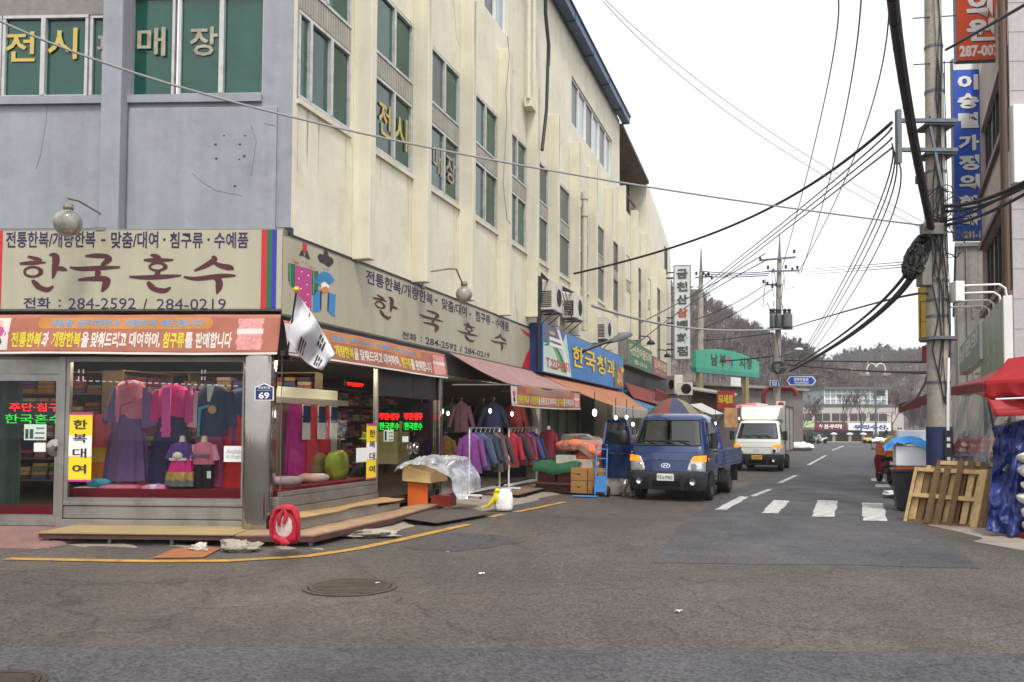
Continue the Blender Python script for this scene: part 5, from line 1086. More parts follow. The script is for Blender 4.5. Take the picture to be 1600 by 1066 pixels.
# lamps inside the open shop front
for k, (px, py, off) in enumerate(((691, 643, -1.6), (700, 646, -2.2), (766, 642, -.8), (787, 656, -2.0), (800, 647, -.5), (724, 648, -3.0), (834, 650, -.2))):
    s, z = B(px, py, off); P = fb(s, off, z); t = thing('shop_bulb', 'bare glowing bulb hanging inside the open clothes shop', 'bulb', P, 0, 'bare bulbs inside the clothes shop'); b = MB(Matrix.Translation(P)); b.ell((0, 0, 0), (.035, .035, .06), 12, 8); b.build('glass', mat('white_bulb_glow', (255, 248, 235), .5, emit=7), t, smooth=True); b = MB(Matrix.Translation(P)); b.tube([(0, 0, .07), (0, 0, 2.9-z)], .008, 5); b.build('flex', CABLE, t)
    if k in (0, 2, 3): l = bpy.data.lights.new('lamp', 'POINT'); l.energy = 9; l.color = (1, .92, .8); l.shadow_soft_size = .08; o = bpy.data.objects.new('lamp', l); COL.objects.link(o); o.parent = t; o.location = (0, -.12, -.12)
# hanging stock at the back of the open shop
for k in range(14):
    s = 12.35-.5*(k % 2); t = thingF('hanging_coat', 'garment hanging at the back of the clothes shop', 'coat', FB, s, 1.9, 2.0, 'stock at the back of the shop')
    garment(t, FB, s, .5+(k % 7)*.5, 2.35 if k < 7 else 1.35, rs.choice(CLOTH+[BLACKC, NAVY, BLACKC]), .55, .85)
# ------------------------------------------------------------------ trucks
TAB = [(.30, .80, .10), (.42, .835, .03), (.66, .855, .0), (.92, .862, .015), (1.10, .86, .05), (1.25, .845, .12), (1.82, .735, .50), (1.90, .70, .57), (1.955, .62, .70), (1.975, .46, .88)]
def tab(z):
    if z <= TAB[0][0]: return TAB[0][1:]
    for a, c in zip(TAB, TAB[1:]):
        if z <= c[0]: t = (z-a[0])/(c[0]-a[0]); return lerp(a[1], c[1], t), lerp(a[2], c[2], t)
    return TAB[-1][1:]
def cabp(t, z, e=0.):               # front wrap: t -1..1, corners beyond .82
    w, f = tab(z); r = .17; a = abs(t); s = math.copysign(1, t)
    if a <= .82: k = a/.82; return (s*k*(w-r), f-e+.035*k*k, z)
    an = (a-.82)/.18*math.pi/2; return (s*(w-r+(r+e)*math.sin(an)), f+.035+r-(r+e)*math.cos(an), z)
def sidep(s, y, z, e=0.): return (s*(tab(z)[0]+e), y, z)
CARGLASS = mat('tinted_windscreen', (96, 108, 108), .04, .42, spec=.9, coat=.8, noise=((1.2, .25),))
WSG = glass_mat('tinted_windscreen_glass', (150, 166, 158), 1.3, .01, .08); CABI = mat('cab_plastic', (58, 58, 60), .7); SEATM = mat('seat_cloth', (84, 80, 76), .9); CHROME = mat('chrome', (226, 228, 230), .12, 1.0); LENS = mat('headlamp_glass', (206, 212, 214), .08, .55, noise=((30, .25),), coat=.8)
AMBER = mat('lit_amber_lens', (235, 120, 20), .3, emit=.75, ecol=(255, 120, 8)); TYRE = mat('tyre_rubber', (26, 26, 27), .85, noise=((20, .2),)); RIM = mat('steel_wheel_rim', (128, 130, 132), .4, .6)
BUMP = mat('grey_bumper_plastic', (50, 53, 58), .5, noise=((20, .06),), dirt=((96, 92, 86), .3)); UNDER = mat('truck_chassis_black', (24, 24, 24), .8)
def wheel(F, t, x, y, r, wd, name='wheel', dualx=None):
    b = MB(F); s = math.copysign(1, x)
    b.lathe([(r*.62, -wd/2), (r*.93, -wd/2), (r, -wd/2+.03), (r, wd/2-.03), (r*.93, wd/2), (r*.62, wd/2), (r*.58, wd/2-.05), (r*.58, -wd/2+.05)], (x-s*wd/2, y, r), 28, 'X'); w_ = b.build(name, TYRE, t, smooth=True)
    b = MB(F); o = x-s*.02; b.lathe([(r*.6, -.0), (r*.58, -.04), (r*.34, -.05 if dualx is None else -.1), (r*.3, -.0), (r*.12, .0), (.01, .0)] if s > 0 else [(r*.6, .0), (r*.58, .04), (r*.34, .05), (r*.3, .0), (r*.12, .0), (.01, .0)], (o, y, r), 24, 'X')
    for k in range(8): a = k*math.pi/4; b.box(o-.003, o+.003, y+math.cos(a)*r*.46-.02, y+math.cos(a)*r*.46+.02, r+math.sin(a)*r*.46-.02, r+math.sin(a)*r*.46+.02)
    b.build('rim', RIM, w_, smooth=True)
def emblem(b, z, w=.1, h=.055):
    for k in range(20):
        a0, a1 = 2*math.pi*k/20, 2*math.pi*(k+1)/20; q = lambda a, f: (math.cos(a)*w*f, z+math.sin(a)*h*f)
        P = [q(a0, 1), q(a1, 1), q(a1, .8), q(a0, .8)]; b.poly([(p[0], tab(p[1])[1]-.022+.035*(p[0]/.69)**2, p[1]) for p in P])
    for l in (((-.55, -.5), (-.35, -.58), (-.05, .58), (-.25, .55)), ((.05, -.58), (.25, -.55), (.55, .5), (.35, .58)), ((-.4, -.12), (.35, .02), (.4, .14), (-.35, .02))):
        b.poly([(x*w, tab(z+y*h)[1]-.024, z+y*h) for x, y in l])
def truck(F, label, paint, plate_text, plate_m, plate_ink, open_door):
    t = thing('cargo_truck', label, 'truck', F.to_translation(), F.to_euler().z, 'small cab-over trucks in the street')
    LM = MB(F); zs = [.3, .36, .42, .54, .66, .8, .92, 1.02, 1.1, 1.18, 1.25, 1.4, 1.55, 1.7, 1.82, 1.87, 1.9, 1.93, 1.955, 1.968, 1.975]
    rings = []
    for z in zs:
        w, f = tab(z); ft = [cabp(k/24, z) for k in range(-24, 25)]; back = 1.6-max(0, (z-1.9))*1.2
        rings.append(ft+[(w, lerp(f+.25, back-.05, k/3), z) for k in (1, 2, 3)]+[(w-.05, back, z), (-w+.05, back, z)]+[(-w, lerp(f+.25, back-.05, k/3), z) for k in (3, 2, 1)])
    LM.loft(rings); n_ = len(rings[0]); k0, k1 = zs.index(1.25), zs.index(1.82); keep = [q for q in range(len(LM.F)) if not (q < n_*(len(zs)-1) and k0 <= q//n_ < k1 and 3 <= q % n_ <= 44)]
    LM.F = [LM.F[q] for q in keep]; LM.I = [0]*len(LM.F); LM.build('cab', paint, t, smooth=True, weld=True, auto=50)
    def patch(name, m, t0, t1, z0, z1, e, nu=16, nv=6, fn=None, parent=t, rnd=0.):
        b = MB(F)
        def g(u, v):
            z = lerp(z0, z1, v); tt = lerp(t0, t1, u)
            if rnd:
                k = min(v, 1-v)/rnd; ins = (1-math.sqrt(max(0, 1-(1-min(1, k))**2)))*rnd*.35*(t1-t0)/2; tt = lerp(t0+ins, t1-ins, u)
            return cabp(tt, z, e)
        b.grid(g, nu, nv); return b.build(name, m, parent, smooth=True)
    patch('windscreen', WSG, -.875, .875, 1.25, 1.82, .004, 28, 14); b = MB(F)
    ed = [cabp(-.87+.058*k, 1.252, .006) for k in range(31)]+[cabp(.87, 1.25+.057*k, .006) for k in range(1, 11)]+[cabp(.87-.058*k, 1.818, .006) for k in range(1, 31)]+[cabp(-.87, 1.82-.057*k, .006) for k in range(1, 11)]
    b.tube(ed, .016, 6); b.build('windscreen_seal', BLACKP, t); b = MB(F); b.box(-.72, .72, .3, .52, 1.0, 1.24); b.tube([(.38+.17*math.cos(q), .68+.05*math.sin(q), 1.27+.13*math.sin(q)) for q in np.linspace(0, 6.3, 18)], .016, 6); b.box(-.75, .75, 1.5, 1.55, .8, 1.85); b.build('dashboard', CABI, t)
    for x in (-.4, .4): b = MB(F); b.loft([[(x+.24*k*math.cos(a), 1.3+.09*math.sin(a), z) for a in [2*math.pi*q/14 for q in range(14)]] for z, k in ((.9, 1), (1.4, 1), (1.5, .6), (1.52, .4), (1.66, .42), (1.7, .3))]); b.build('seat', SEATM, t, smooth=True)
    b = MB(F); b.box(-.55, -.3, .4, .55, 1.241, 1.25); b.box(.1, .3, .38, .5, 1.241, 1.26); b.build('papers', WHITE, t); b = MB(F); b.box(-.1, .1, .62, .64, 1.66, 1.72); b.build('rear_mirror', BLACKP, t)
    b = MB(F)
    for a, c in ((-.30, -.62), (.22, -.12), (.62, .26)):
        P0_, P1_ = cabp(a, 1.275, .03), cabp(c, 1.36, .02); b.tube([P0_, P1_], [.014, .01], 6)
        P2_, P3_ = cabp(lerp(a, c, .9)-.24, 1.33, .014), cabp(lerp(a, c, .9)+.3, 1.345, .014); b.tube([P2_, P1_, P3_], .012, 6)
    b.build('wiper', BLACK, t)
    patch('grille_seam', BLACKP, -.62, .62, .905, .915, .004, 12, 1); patch('panel_seam', BLACKP, -.86, .86, 1.095, 1.102, .003, 20, 1)
    patch('grille_panel', paint, -.6, .6, .675, .90, .012, 14, 4)
    b = MB(F); emblem(b, .80, .105, .056); b.build('emblem', CHROME, t)
    for s in (-1, 1):
        b = MB(F)
        def hl(u, v, s=s, e=.016): z = lerp(.685, 1.0, v); lo = lerp(.56, .70, max(0, v-.25)/.75); return cabp(s*lerp(lo, .965, u), z, e*min(1, 8*min(u+.05, 1.05-u, v+.05, 1.05-v)))
        b.grid(hl, 12, 12); L = b.build('headlight', LENS, t, smooth=True)
        b = MB(F); b.grid(lambda u, v, s=s: cabp(s*lerp(lerp(.66, .735, v), .962, u), lerp(.895, 1.035-.02*(1-u), v), .021), 10, 6); b.build('indicator', AMBER, L, smooth=True)
        b = MB(F); p = cabp(s*.74, .79, .03); b.lathe([(.07, 0), (.055, .03), (.01, .04)], (p[0], p[1]-.012, p[2]), 14, 'Y'); b.build('reflector', CHROME, L, smooth=True)
        b = MB(F); b.box(s*.864-.004, s*.864+.004, .42, .48, .93, .97); b.build('side_repeater', AMBER, t)
    # bumper
    b = MB(F); zz = [.25, .29, .34, .5, .6, .655, .67]; ee = [.0, .035, .045, .05, .05, .04, .0]
    b.loft([[cabp(k/20, max(.3, z), e) for k in range(-20, 21)] if z >= .3 else [(p[0], p[1], z) for p in [cabp(k/20, .3, e) for k in range(-20, 21)]] for z, e in zip(zz, ee)], False, False)
    bp = b.build('bumper', BUMP, t, smooth=True)
    patch('air_intake', UNDER, -.45, .45, .35, .47, .053, 10, 2, parent=bp); patch('air_intake', UNDER, -.78, -.55, .40, .52, .052, 6, 2, parent=bp); patch('air_intake', UNDER, .55, .78, .40, .52, .052, 6, 2, parent=bp)
    for s in (-1, 1):
        p = cabp(s*.80, .44, .05); b = MB(F); b.lathe([(.075, 0), (.07, -.02), (.045, -.008), (.01, -.006)], (p[0]*.93, p[1]-.005, .45), 16, 'Y'); b.build('fog_lamp', CHROME, bp, smooth=True)
        b = MB(F); b.bar(cabp(s*.46, .27, .07), cabp(s*.42, .62, .07), .07, .03); b.build('bumper_rib', BUMP, bp, bevel=.008)
    yp = tab(.53)[1]-.075; b = MB(F); b.box(-.19, .19, yp, yp+.02, .465, .62); pl = b.build('licence_plate', plate_m, t, bevel=.006)
    b = MB(F); b.text(plate_text, -.165, yp-.004, .495, .33, .095, .014); b.build('lettering', plate_ink, pl)
    # side windows, doors, seams
    for s in (-1, 1):
        op = open_door and s < 0
        def sp(n, m, y0, y1, z0, z1, e, parent, slope=0., s=s):
            b = MB(F); b.grid(lambda u, v: sidep(s, lerp(y0+slope*v, y1, u), lerp(z0, z1, v), e), 4, 6); return b.build(n, m, parent, smooth=True)
        if op:
            sp('door_opening_shade', UNDER, .42, 1.42, .44, 1.83, .004, t, .26)  # dark sheet on the cab side; shade of the interior is its colour
            hinge = Vector(sidep(-1, .42, 1.0, .03)); ang = R(64)
            FD = F @ Matrix.Translation((hinge.x, hinge.y, 0)) @ Matrix.Rotation(-ang, 4, 'Z').inverted()
            def dp(u, z, e=0.):     # u along door, closed = +y
                w = tab(z)[0]-tab(1.0)[0]; return FD @ Vector((-(w+e), u, z))
            b = MB(); L_ = .98; zz2 = [.44, .6, .8, 1.0, 1.2, 1.24]
            ring = lambda z, y0: [dp(y0, z, .02), dp(L_, z, .02), dp(L_, z, -.04), dp(y0, z, -.04)]
            b.loft([ring(z, 0) for z in zz2]); dpan = b.build('door', paint, t, weld=True)
            b = MB()
            for q in ([(0, 1.24), (.28, 1.8)], [(.28, 1.8), (L_, 1.8)], [(L_-.03, 1.8), (L_-.03, 1.24)]): b.bar(dp(*q[0]), dp(*q[1]), .05, .06)
            b.build('window_frame', paint, dpan); b = MB(); b.poly([dp(.02, 1.24), dp(L_, 1.24), dp(L_, 1.8), dp(.28, 1.8)]); b.build('window', mat('car_side_glass', (30, 40, 44), .04, spec=.9), dpan)
            b = MB(); b.bar(dp(.03, 1.03, .028), dp(L_-.03, 1.03, .028), .012, .03); b.build('door_trim', CHROME, dpan); b = MB(); b.bar(dp(L_-.2, 1.12, .04), dp(L_-.05, 1.12, .04), .02, .03); b.build('handle', BLACKP, dpan)
            b = MB(); c_ = dp(.12, 1.42, .2); b.ell(c_, (.1, .05, .16), 12, 8); b.tube([dp(.05, 1.25, .02), c_], .015, 6); b.build('mirror', BLACKP, dpan, smooth=True)
        else:
            sp('side_window', mat('car_side_glass', (30, 40, 44), .04, spec=.9), .40, 1.36, 1.22, 1.78, .004, t, .34)
            b = MB(F); b.bar(sidep(s, .68, 1.24, .006), sidep(s, .80, 1.77, .006), .012, .03); b.build('window_bar', BLACKP, t)
            b = MB(F)
            for a, c in (((.36, .5), (.36, 1.2)), ((1.45, .5), (1.45, 1.82)), ((.36, 1.2), (.72, 1.84))): b.bar(sidep(s, *a, .001), sidep(s, *c, .001), .008, .008)
            b.build('door_seam', BLACK, t); b = MB(F); b.bar(sidep(s, 1.2, 1.1, .02), sidep(s, 1.38, 1.1, .02), .03, .04); b.build('handle', BLACKP, t)
            b = MB(F); x = s*(tab(1.4)[0]+.17); b.loft([[(x+s*.09*math.cos(a)*.9, .44+.05*math.sin(a), z) for a in [2*math.pi*k/14 for k in range(14)]] for z in (1.18, 1.21, 1.36, 1.5, 1.53)]); b.tube([sidep(s, .46, 1.2, -.02), (x, .46, 1.25)], .018, 6); b.tube([sidep(s, .52, 1.5, -.02), (x, .46, 1.46)], .018, 6); b.build('mirror', BLACKP, t, smooth=True)
        # flat black half disc, the shade of the wheel well put into its colour
        b = MB(F); n = 14
        for k in range(n):
            a0, a1 = math.pi*k/n, math.pi*(k+1)/n; q = lambda a, r: (s*.872, .80+math.cos(a)*r, max(.3, .31+math.sin(a)*r)); b.poly([q(a0, .02), q(a0, .37), q(a1, .37), q(a1, .02)])
        b.build('wheel_well_shade', UNDER, t)
        wheel(F, t, s*.845+s*.035, .80, .31, .19); wheel(F, t, s*.84, 3.28, .29, .3)
    b = MB(F); b.box(-.42, .42, .4, 4.9, .38, .56); b.box(-.8, .8, .5, 1.5, .32, .6); b.box(-.8, .8, 2.0, 2.5, .35, .6); b.lathe([(.12, -.5), (.12, .5)], (0, 3.28, .3), 10, 'X'); b.box(.5, .82, 2.2, 2.75, .34, .62); b.build('chassis', UNDER, t)
    return t
BLUEPAINT = mat('dark_blue_truck_paint', (18, 46, 96), .2, .1, noise=((2, .06),), coat=.8, dirt=((84, 88, 98), .45), dscale=2.2); WHITEPAINT = mat('white_truck_paint', (222, 222, 212), .28, noise=((2, .04),), coat=.6, dirt=((170, 164, 150), .35))
BEDP = mat('blue_grey_bed_paint', (92, 108, 138), .4, .2, noise=((3, .08),), dirt=((120, 118, 116), .4))
HD = R(24.6)
W_ = G(1113, 782); F1 = frame((0, 0, 0), -HD); o1 = W_-F1.to_3x3() @ Vector((.87, .80, 0)); F1 = frame((o1.x, o1.y, 0), -HD)
tr1 = truck(F1, 'dark blue cargo truck with its door open and hazard lights lit', BLUEPAINT, '93노9963', mat('plate_white', (226, 226, 216), .5), INK, True)
def bed(F, t):
    b = MB(F); b.box(-.84, .84, 1.68, 4.92, .70, .76); b.build('bed_floor', BEDP, t)
    for x in (-.84, .80):
        b = MB(F); b.box(x, x+.04, 1.70, 4.92, .77, 1.12)
        for z in (.80, .90, 1.0, 1.09): b.box(x-.012, x+.052, 1.71, 4.91, z-.018, z+.018)
        for k in range(4): b.box(x-.02, x+.06, 1.72+k*1.05, 1.78+k*1.05, .74, 1.14)
        b.build('side_board', BEDP, t)
    b = MB(F); b.box(-.79, .79, 4.88, 4.92, .77, 1.12); b.build('tail_board', BEDP, t); b = MB(F); b.box(-.79, .79, 1.66, 1.70, .77, 1.2)
    for x in (-.75, 0, .75): b.box(x-.02, x+.02, 1.66, 1.7, 1.2, 1.75)
    b.box(-.77, .77, 1.655, 1.705, 1.72, 1.77); b.build('headboard', BEDP, t); b = MB(F)
    for y in (2.1, 4.3): b.box(.70, .80, y, y+.08, .4, .7)
    b.box(.66, .84, 4.35, 4.37, .25, .7); b.box(-.84, -.66, 4.35, 4.37, .25, .7); b.build('mudguard', BLACK, t)
bed(F1, tr1)
TARP = mat('royal_blue_tarp', (28, 44, 104), .42, noise=((6, .15),), bump=(5, .9, .06))
def crumple(b, cx, cy, cz, rx, ry, h, seed, nu=40, nv=24, rough=.25):
    rg = random.Random(seed); ph = [rg.uniform(0, 6.3) for _ in range(8)]
    def fn(u, v):
        a = 2*math.pi*u; rr = v; s = 1+rough*.35*math.sin(a*3+ph[0])+rough*.2*math.sin(a*7+ph[1]); n = rough*cr(rr*math.cos(a)*2.5+seed, rr*math.sin(a)*2.5, 1.)
        return (cx+rx*s*rr*math.cos(a), cy+ry*s*rr*math.sin(a), cz+max(0, h*(1-rr**2.2)*(1+n*.6)+n*.12*h*(1-rr)))
    b.grid(fn, nu, nv)
b = MB(F1); crumple(b, .42, 2.5, .77, .42, .75, .8, 3, rough=.5); tag(b.build('blue_tarp', TARP, smooth=True), 'crumpled royal blue tarpaulin heaped on the truck bed', 'tarpaulin')
W2 = G(1224, 736.5); F2 = frame((0, 0, 0), -R(23.8)); o2 = W2-F2.to_3x3() @ Vector((.87, .80, 0)); F2 = frame((o2.x, o2.y, 0), -R(23.8))
tr2 = truck(F2, 'white box truck with amber lights lit coming up the street', WHITEPAINT, '2307', mat('plate_yellow', (232, 176, 40), .5), INK, False)
BOXP = mat('box_body_panel', (198, 196, 186), .45, noise=((2, .05),), streak=.1, dirt=((150, 142, 130), .4))
b = MB(F2); b.box(-.86, .86, 1.72, 4.95, .72, 2.55); bx = b.build('box_body', BOXP, tr2, bevel=.02)
b = MB(F2)
for y in (1.71, 3.3, 4.9): b.box(.855, .885, y, y+.06, .72, 2.56); b.box(-.885, -.855, y, y+.06, .72, 2.56)
for z in (.72, 2.5): b.box(.856, .882, 1.77, 4.9, z, z+.05); b.box(-.882, -.856, 1.77, 4.9, z, z+.05)
b.build('box_trim', GALV, tr2)
b = MB(F2); b.loft([[(-.66, .66, 1.94), (.66, .66, 1.94), (.8, 1.7, 1.94), (-.8, 1.7, 1.94)], [(-.72, .8, 2.2), (.72, .8, 2.2), (.82, 1.7, 2.2), (-.82, 1.7, 2.2)], [(-.72, 1.15, 2.48), (.72, 1.15, 2.48), (.82, 1.7, 2.5), (-.82, 1.7, 2.5)]]); b.build('roof_fairing', WHITEPAINT, tr2, weld=True, bevel=.05, smooth=True)
for k in range(4): pass

# ------------------------------------------------------------------ people
SKIN = mat('skin', (198, 146, 116), .6); HAIR = mat('dark_hair', (30, 24, 22), .7)
def person(label, P, rz, top, legs, pose='stand', hscale=1.0, shoe=WHITEC, bag=None, hair=HAIR):
    """one continuous body grown on a joint skeleton; clothes are children."""
    F = frame(P, rz) @ Matrix.Scale(hscale, 4); t = thing('person', label, 'person', P, rz, 'people in the street')
    lean = .0 if pose != 'bend' else .35
    J = {'pel': (0, 0, .92), 'waist': (0, -lean*.25, 1.08), 'chest': (0, -lean*.7, 1.30), 'neck': (0, -lean*1.0, 1.46), 'headb': (0, -lean*1.1-.01, 1.54), 'head': (0, -lean*1.15-.015, 1.64), 'crown': (0, -lean*1.15, 1.74)}
    for s, n in ((-1, 'l'), (1, 'r')):
        st = .0 if pose != 'walk' else .22*s
        J.update({'hip'+n: (s*.09, 0, .88), 'kn'+n: (s*.1, -.02-st*.6, .48), 'an'+n: (s*.1, .02-st, .09), 'to'+n: (s*.115, -.15-st, .03), 'sh'+n: (s*.18, -lean*.85, 1.40), 'el'+n: (s*.25, -lean*.85-.02+st*.3, 1.13), 'wr'+n: (s*.24, -lean*.9-.14+st*.5 if pose != 'stand' else -.06, .89), 'ha'+n: (s*.235, -lean*.9-.2+st*.5 if pose != 'stand' else -.085, .80)})
    def skin(name, edges, rad, m, root, sub=2):
        ks = []
        for a, c in edges:
            for k in (a, c):
                if k not in ks: ks.append(k)
        me = bpy.data.meshes.new(name); inv = WM[t.name].inverted(); me.from_pydata([inv @ (F @ Vector(J[k])) for k in ks], [(ks.index(a), ks.index(c)) for a, c in edges], [])
        o = bpy.data.objects.new(name, me); COL.objects.link(o); o.parent = t; me.materials.append(m)
        s = o.modifiers.new('skin', 'SKIN'); s.use_smooth_shade = True
        for i, k in enumerate(ks): r = rad[k]; r = r if isinstance(r, tuple) else (r, r); me.skin_vertices[0].data[i].radius = (r[0]*hscale, r[1]*hscale); me.skin_vertices[0].data[i].use_root = (k == root)
        o.modifiers.new('sub', 'SUBSURF').levels = sub; o.modifiers['sub'].render_levels = sub
        return o
    E = [('pel', 'waist'), ('waist', 'chest'), ('chest', 'neck'), ('neck', 'headb'), ('headb', 'head'), ('head', 'crown')]
    rad = dict(pel=(.14, .1), waist=(.125, .09), chest=(.15, .1), neck=.052, headb=.062, head=(.078, .095), crown=(.045, .055))
    for n in 'lr':
        E += [('pel', 'hip'+n), ('hip'+n, 'kn'+n), ('kn'+n, 'an'+n), ('an'+n, 'to'+n), ('chest', 'sh'+n), ('sh'+n, 'el'+n), ('el'+n, 'wr'+n), ('wr'+n, 'ha'+n)]
        rad.update({'hip'+n: .085, 'kn'+n: .055, 'an'+n: .037, 'to'+n: (.045, .03), 'sh'+n: .058, 'el'+n: .043, 'wr'+n: .03, 'ha'+n: (.038, .02)})
    skin('body', E, rad, SKIN, 'pel')
    skin('trousers', [('pel', 'hipl'), ('hipl', 'knl'), ('knl', 'anl'), ('pel', 'hipr'), ('hipr', 'knr'), ('knr', 'anr')], dict(pel=(.165, .125), hipl=.105, hipr=.105, knl=.078, knr=.078, anl=.066, anr=.066), legs, 'pel')
    skin('jacket', [('pel', 'waist'), ('waist', 'chest'), ('chest', 'neck'), ('chest', 'shl'), ('shl', 'ell'), ('ell', 'wrl'), ('chest', 'shr'), ('shr', 'elr'), ('elr', 'wrr')], dict(pel=(.18, .135), waist=(.165, .125), chest=(.18, .13), neck=.07, shl=.082, shr=.082, ell=.066, elr=.066, wrl=.05, wrr=.05), top, 'pel')
    for s, n in ((-1, 'l'), (1, 'r')):
        b = MB(F); a = Vector(J['an'+n]); b.loft([[(a.x+.048*math.cos(q), a.y-.06+.13*math.sin(q), z) for q in [2*math.pi*k/14 for k in range(14)]] for z in (.0, .03, .07)]); b.build('shoe', shoe, t, smooth=True)
        h = Vector(J['ha'+n]); b = MB(F)
        for k in range(5): b.tube([h+Vector((0, -.03+.016*k, .01)), h+Vector((-s*.008, -.034+.017*k, -.045)), h+Vector((-s*.025, -.036+.017*k, -.08+.01*abs(k-2)))] if k else [h+Vector((-s*.01, -.04, .04)), h+Vector((-s*.03, -.065, .0)), h+Vector((-s*.035, -.068, -.03))], [.0095, .009, .007], 6)
        b.build('hand', SKIN, t, smooth=True)
    hd = Vector(J['head']); b = MB(F); b.ell(hd+Vector((0, .018, .03)), (.09, .105, .105), 16, 10); b.build('hair', hair, t, smooth=True)
    b = MB(F); b.ell(hd+Vector((0, -.1, -.02)), (.016, .022, .026), 8, 6)
    for s in (-1, 1): b.ell(hd+Vector((s*.082, .01, -.01)), (.014, .022, .032), 8, 6)
    b.build('face_relief', SKIN, t, smooth=True); b = MB(F)
    for s in (-1, 1): b.ell(hd+Vector((s*.032, -.088, .01)), (.012, .008, .007), 8, 5)
    b.box(hd.x-.024, hd.x+.024, hd.y-.097, hd.y-.085, hd.z-.066, hd.z-.058); b.build('eyes_and_mouth', HAIR, t)
    return t
p = G(989, 776); person('person in black trousers standing behind the open blue truck door', (p.x-.05, p.y+.42, 0), R(-24), cl('brown_jacket', (112, 84, 66)), BLACKC)
p = G(1408, 693.5); person('person in a purple jacket at the far stalls', (p.x, p.y, 0), R(150), cl('far_purple_jacket', (110, 50, 150)), BLACKC, 'walk')
p = G(1398, 693); person('person in a pink coat beside the purple jacket', (p.x, p.y, 0), R(60), cl('far_pink_coat', (210, 60, 100)), NAVY, 'bend')
p = G(1369, 692); person('person with black hair in a white coat by the far railing', (p.x, p.y, 0), R(170), WHITEC, BLACKC, 'stand')
p = G(1381, 692); person('person in dark clothes bending over the white bags', (p.x, p.y, 0), R(80), BLACKC, BLACKC, 'bend')

# ------------------------------------------------------------------ market side beyond the hanbok shop
def tarp_roof(name, label, corners, m, sagv=.08, waves=3, cat='awning', group=None, th=.012, poles=(), pm=None):
    c = [Vector(k) for k in corners]; mid_ = sum(c, Vector())/4; t = thing(name, label, cat, (mid_.x, mid_.y, mid_.z), 0, group)
    b = MB(); b.grid(lambda u, v: (c[0].lerp(c[1], u)).lerp(c[3].lerp(c[2], u), v)-Vector((0, 0, sagv*math.sin(math.pi*v)*(.6+.4*math.sin(u*math.pi*waves+1)))), 24, 12); b.build('canvas', m, t, smooth=True, solid=th)
    for a, e in poles: b = MB(); b.tube([a, e], .02, 8); b.build('pole', pm or GALV, t)
    return t
def C3(px, py, s=None, off=None, Y=None):
    if Y: return D(px, py, Y)
    return FB @ Vector((B(px, py, off)[0], -off, B(px, py, off)[1]))
ORT = mat('orange_tarpaulin', (200, 132, 90), .55, thin=.35, noise=((2, .1),), streak=.1); GREYT = mat('grey_white_tarp', (178, 174, 166), .6, noise=((3, .1),), dirt=((130, 122, 110), .5)); SKYT = mat('sky_blue_tarp', (66, 122, 160), .5, thin=.35, noise=((3, .1),)); RUST = mat('rust_red_tarp', (140, 46, 34), .6, thin=.3, noise=((2, .15),), dirt=((104, 40, 30), .5)); DKRED = mat('dark_red_tarp', (140, 30, 38), .55, thin=.3, noise=((3, .12),))
oA0, oA1 = C3(845, 590, off=.3), C3(972, 616, off=.3); oA0.z = 3.15; oA1.z = 3.15
f0, f1 = C3(957, 634, off=1.5), C3(1012, 641, off=1.5)
tarp_roof('awning', 'orange tarpaulin awning below the blue fruit shop sign', (oA0, oA1, f1, f0), ORT, .06)
v0, v1 = f0+Vector((0, 0, -.38)), f1+Vector((0, 0, -.36))
tarp_roof('valance', 'greyish white cloth hanging from the orange awning edge', (f0+Vector((.02, -.03, 0)), f1+Vector((.02, -.03, 0)), v1, v0), GREYT, .02, 5, 'awning')
g1 = C3(1042, 638, off=1.9); tarp_roof('tarp_roof', 'sky blue tarpaulin roof beside the orange awning', (oA1+Vector((-.4, -.4, .05)), C3(1000, 610, off=.3)*1.0, g1, f1+Vector((.0, .1, .02))), SKYT, .05)
tarp_roof('valance', 'pale cloth with dark edge hanging beside the parasol', (f1+Vector((.1, .1, 0)), g1, g1+Vector((0, 0, -.5)), f1+Vector((.1, .1, -.42))), GREYT, .02, 4, 'awning')
# parasol
pc = D(1052, 640, 24.5); pc.z = 2.52; t = thing('market_parasol', 'market parasol with green red blue and yellow panels above the blue truck', 'parasol', (pc.x, pc.y, 0))
PARC = [mat('parasol_green', (70, 104, 92), .7, thin=.3), mat('parasol_red', (140, 80, 76), .7, thin=.3), mat('parasol_blue', (66, 72, 104), .7, thin=.3), mat('parasol_yellow', (146, 142, 110), .7, thin=.3)]
b = MB(Matrix.Translation(pc))
for k in range(8):
    b.use((k+2) % 4); a0, a1 = 2*math.pi*k/8+R(-110), 2*math.pi*(k+1)/8+R(-110)
    def pf_(u, v): a = lerp(a0, a1, u); r = .88*v*(1-.05*math.sin(math.pi*u)); return (r*math.cos(a), r*math.sin(a), -.62*v**1.9)
    b.grid(pf_, 5, 8)
b.build('canopy', PARC, t, smooth=True); b = MB(); b.tube([(pc.x, pc.y, 0), (pc.x, pc.y, pc.z)], .022, 8); b.build('pole', GALV, t)
for k in range(8):
    a = 2*math.pi*k/8+R(-110); b = MB(Matrix.Translation(pc)); b.tube([(0, 0, -.05), (.5*math.cos(a), .5*math.sin(a), -.24), (.86*math.cos(a), .86*math.sin(a), -.63)], .008, 5); b.build('rib', GALV, t)
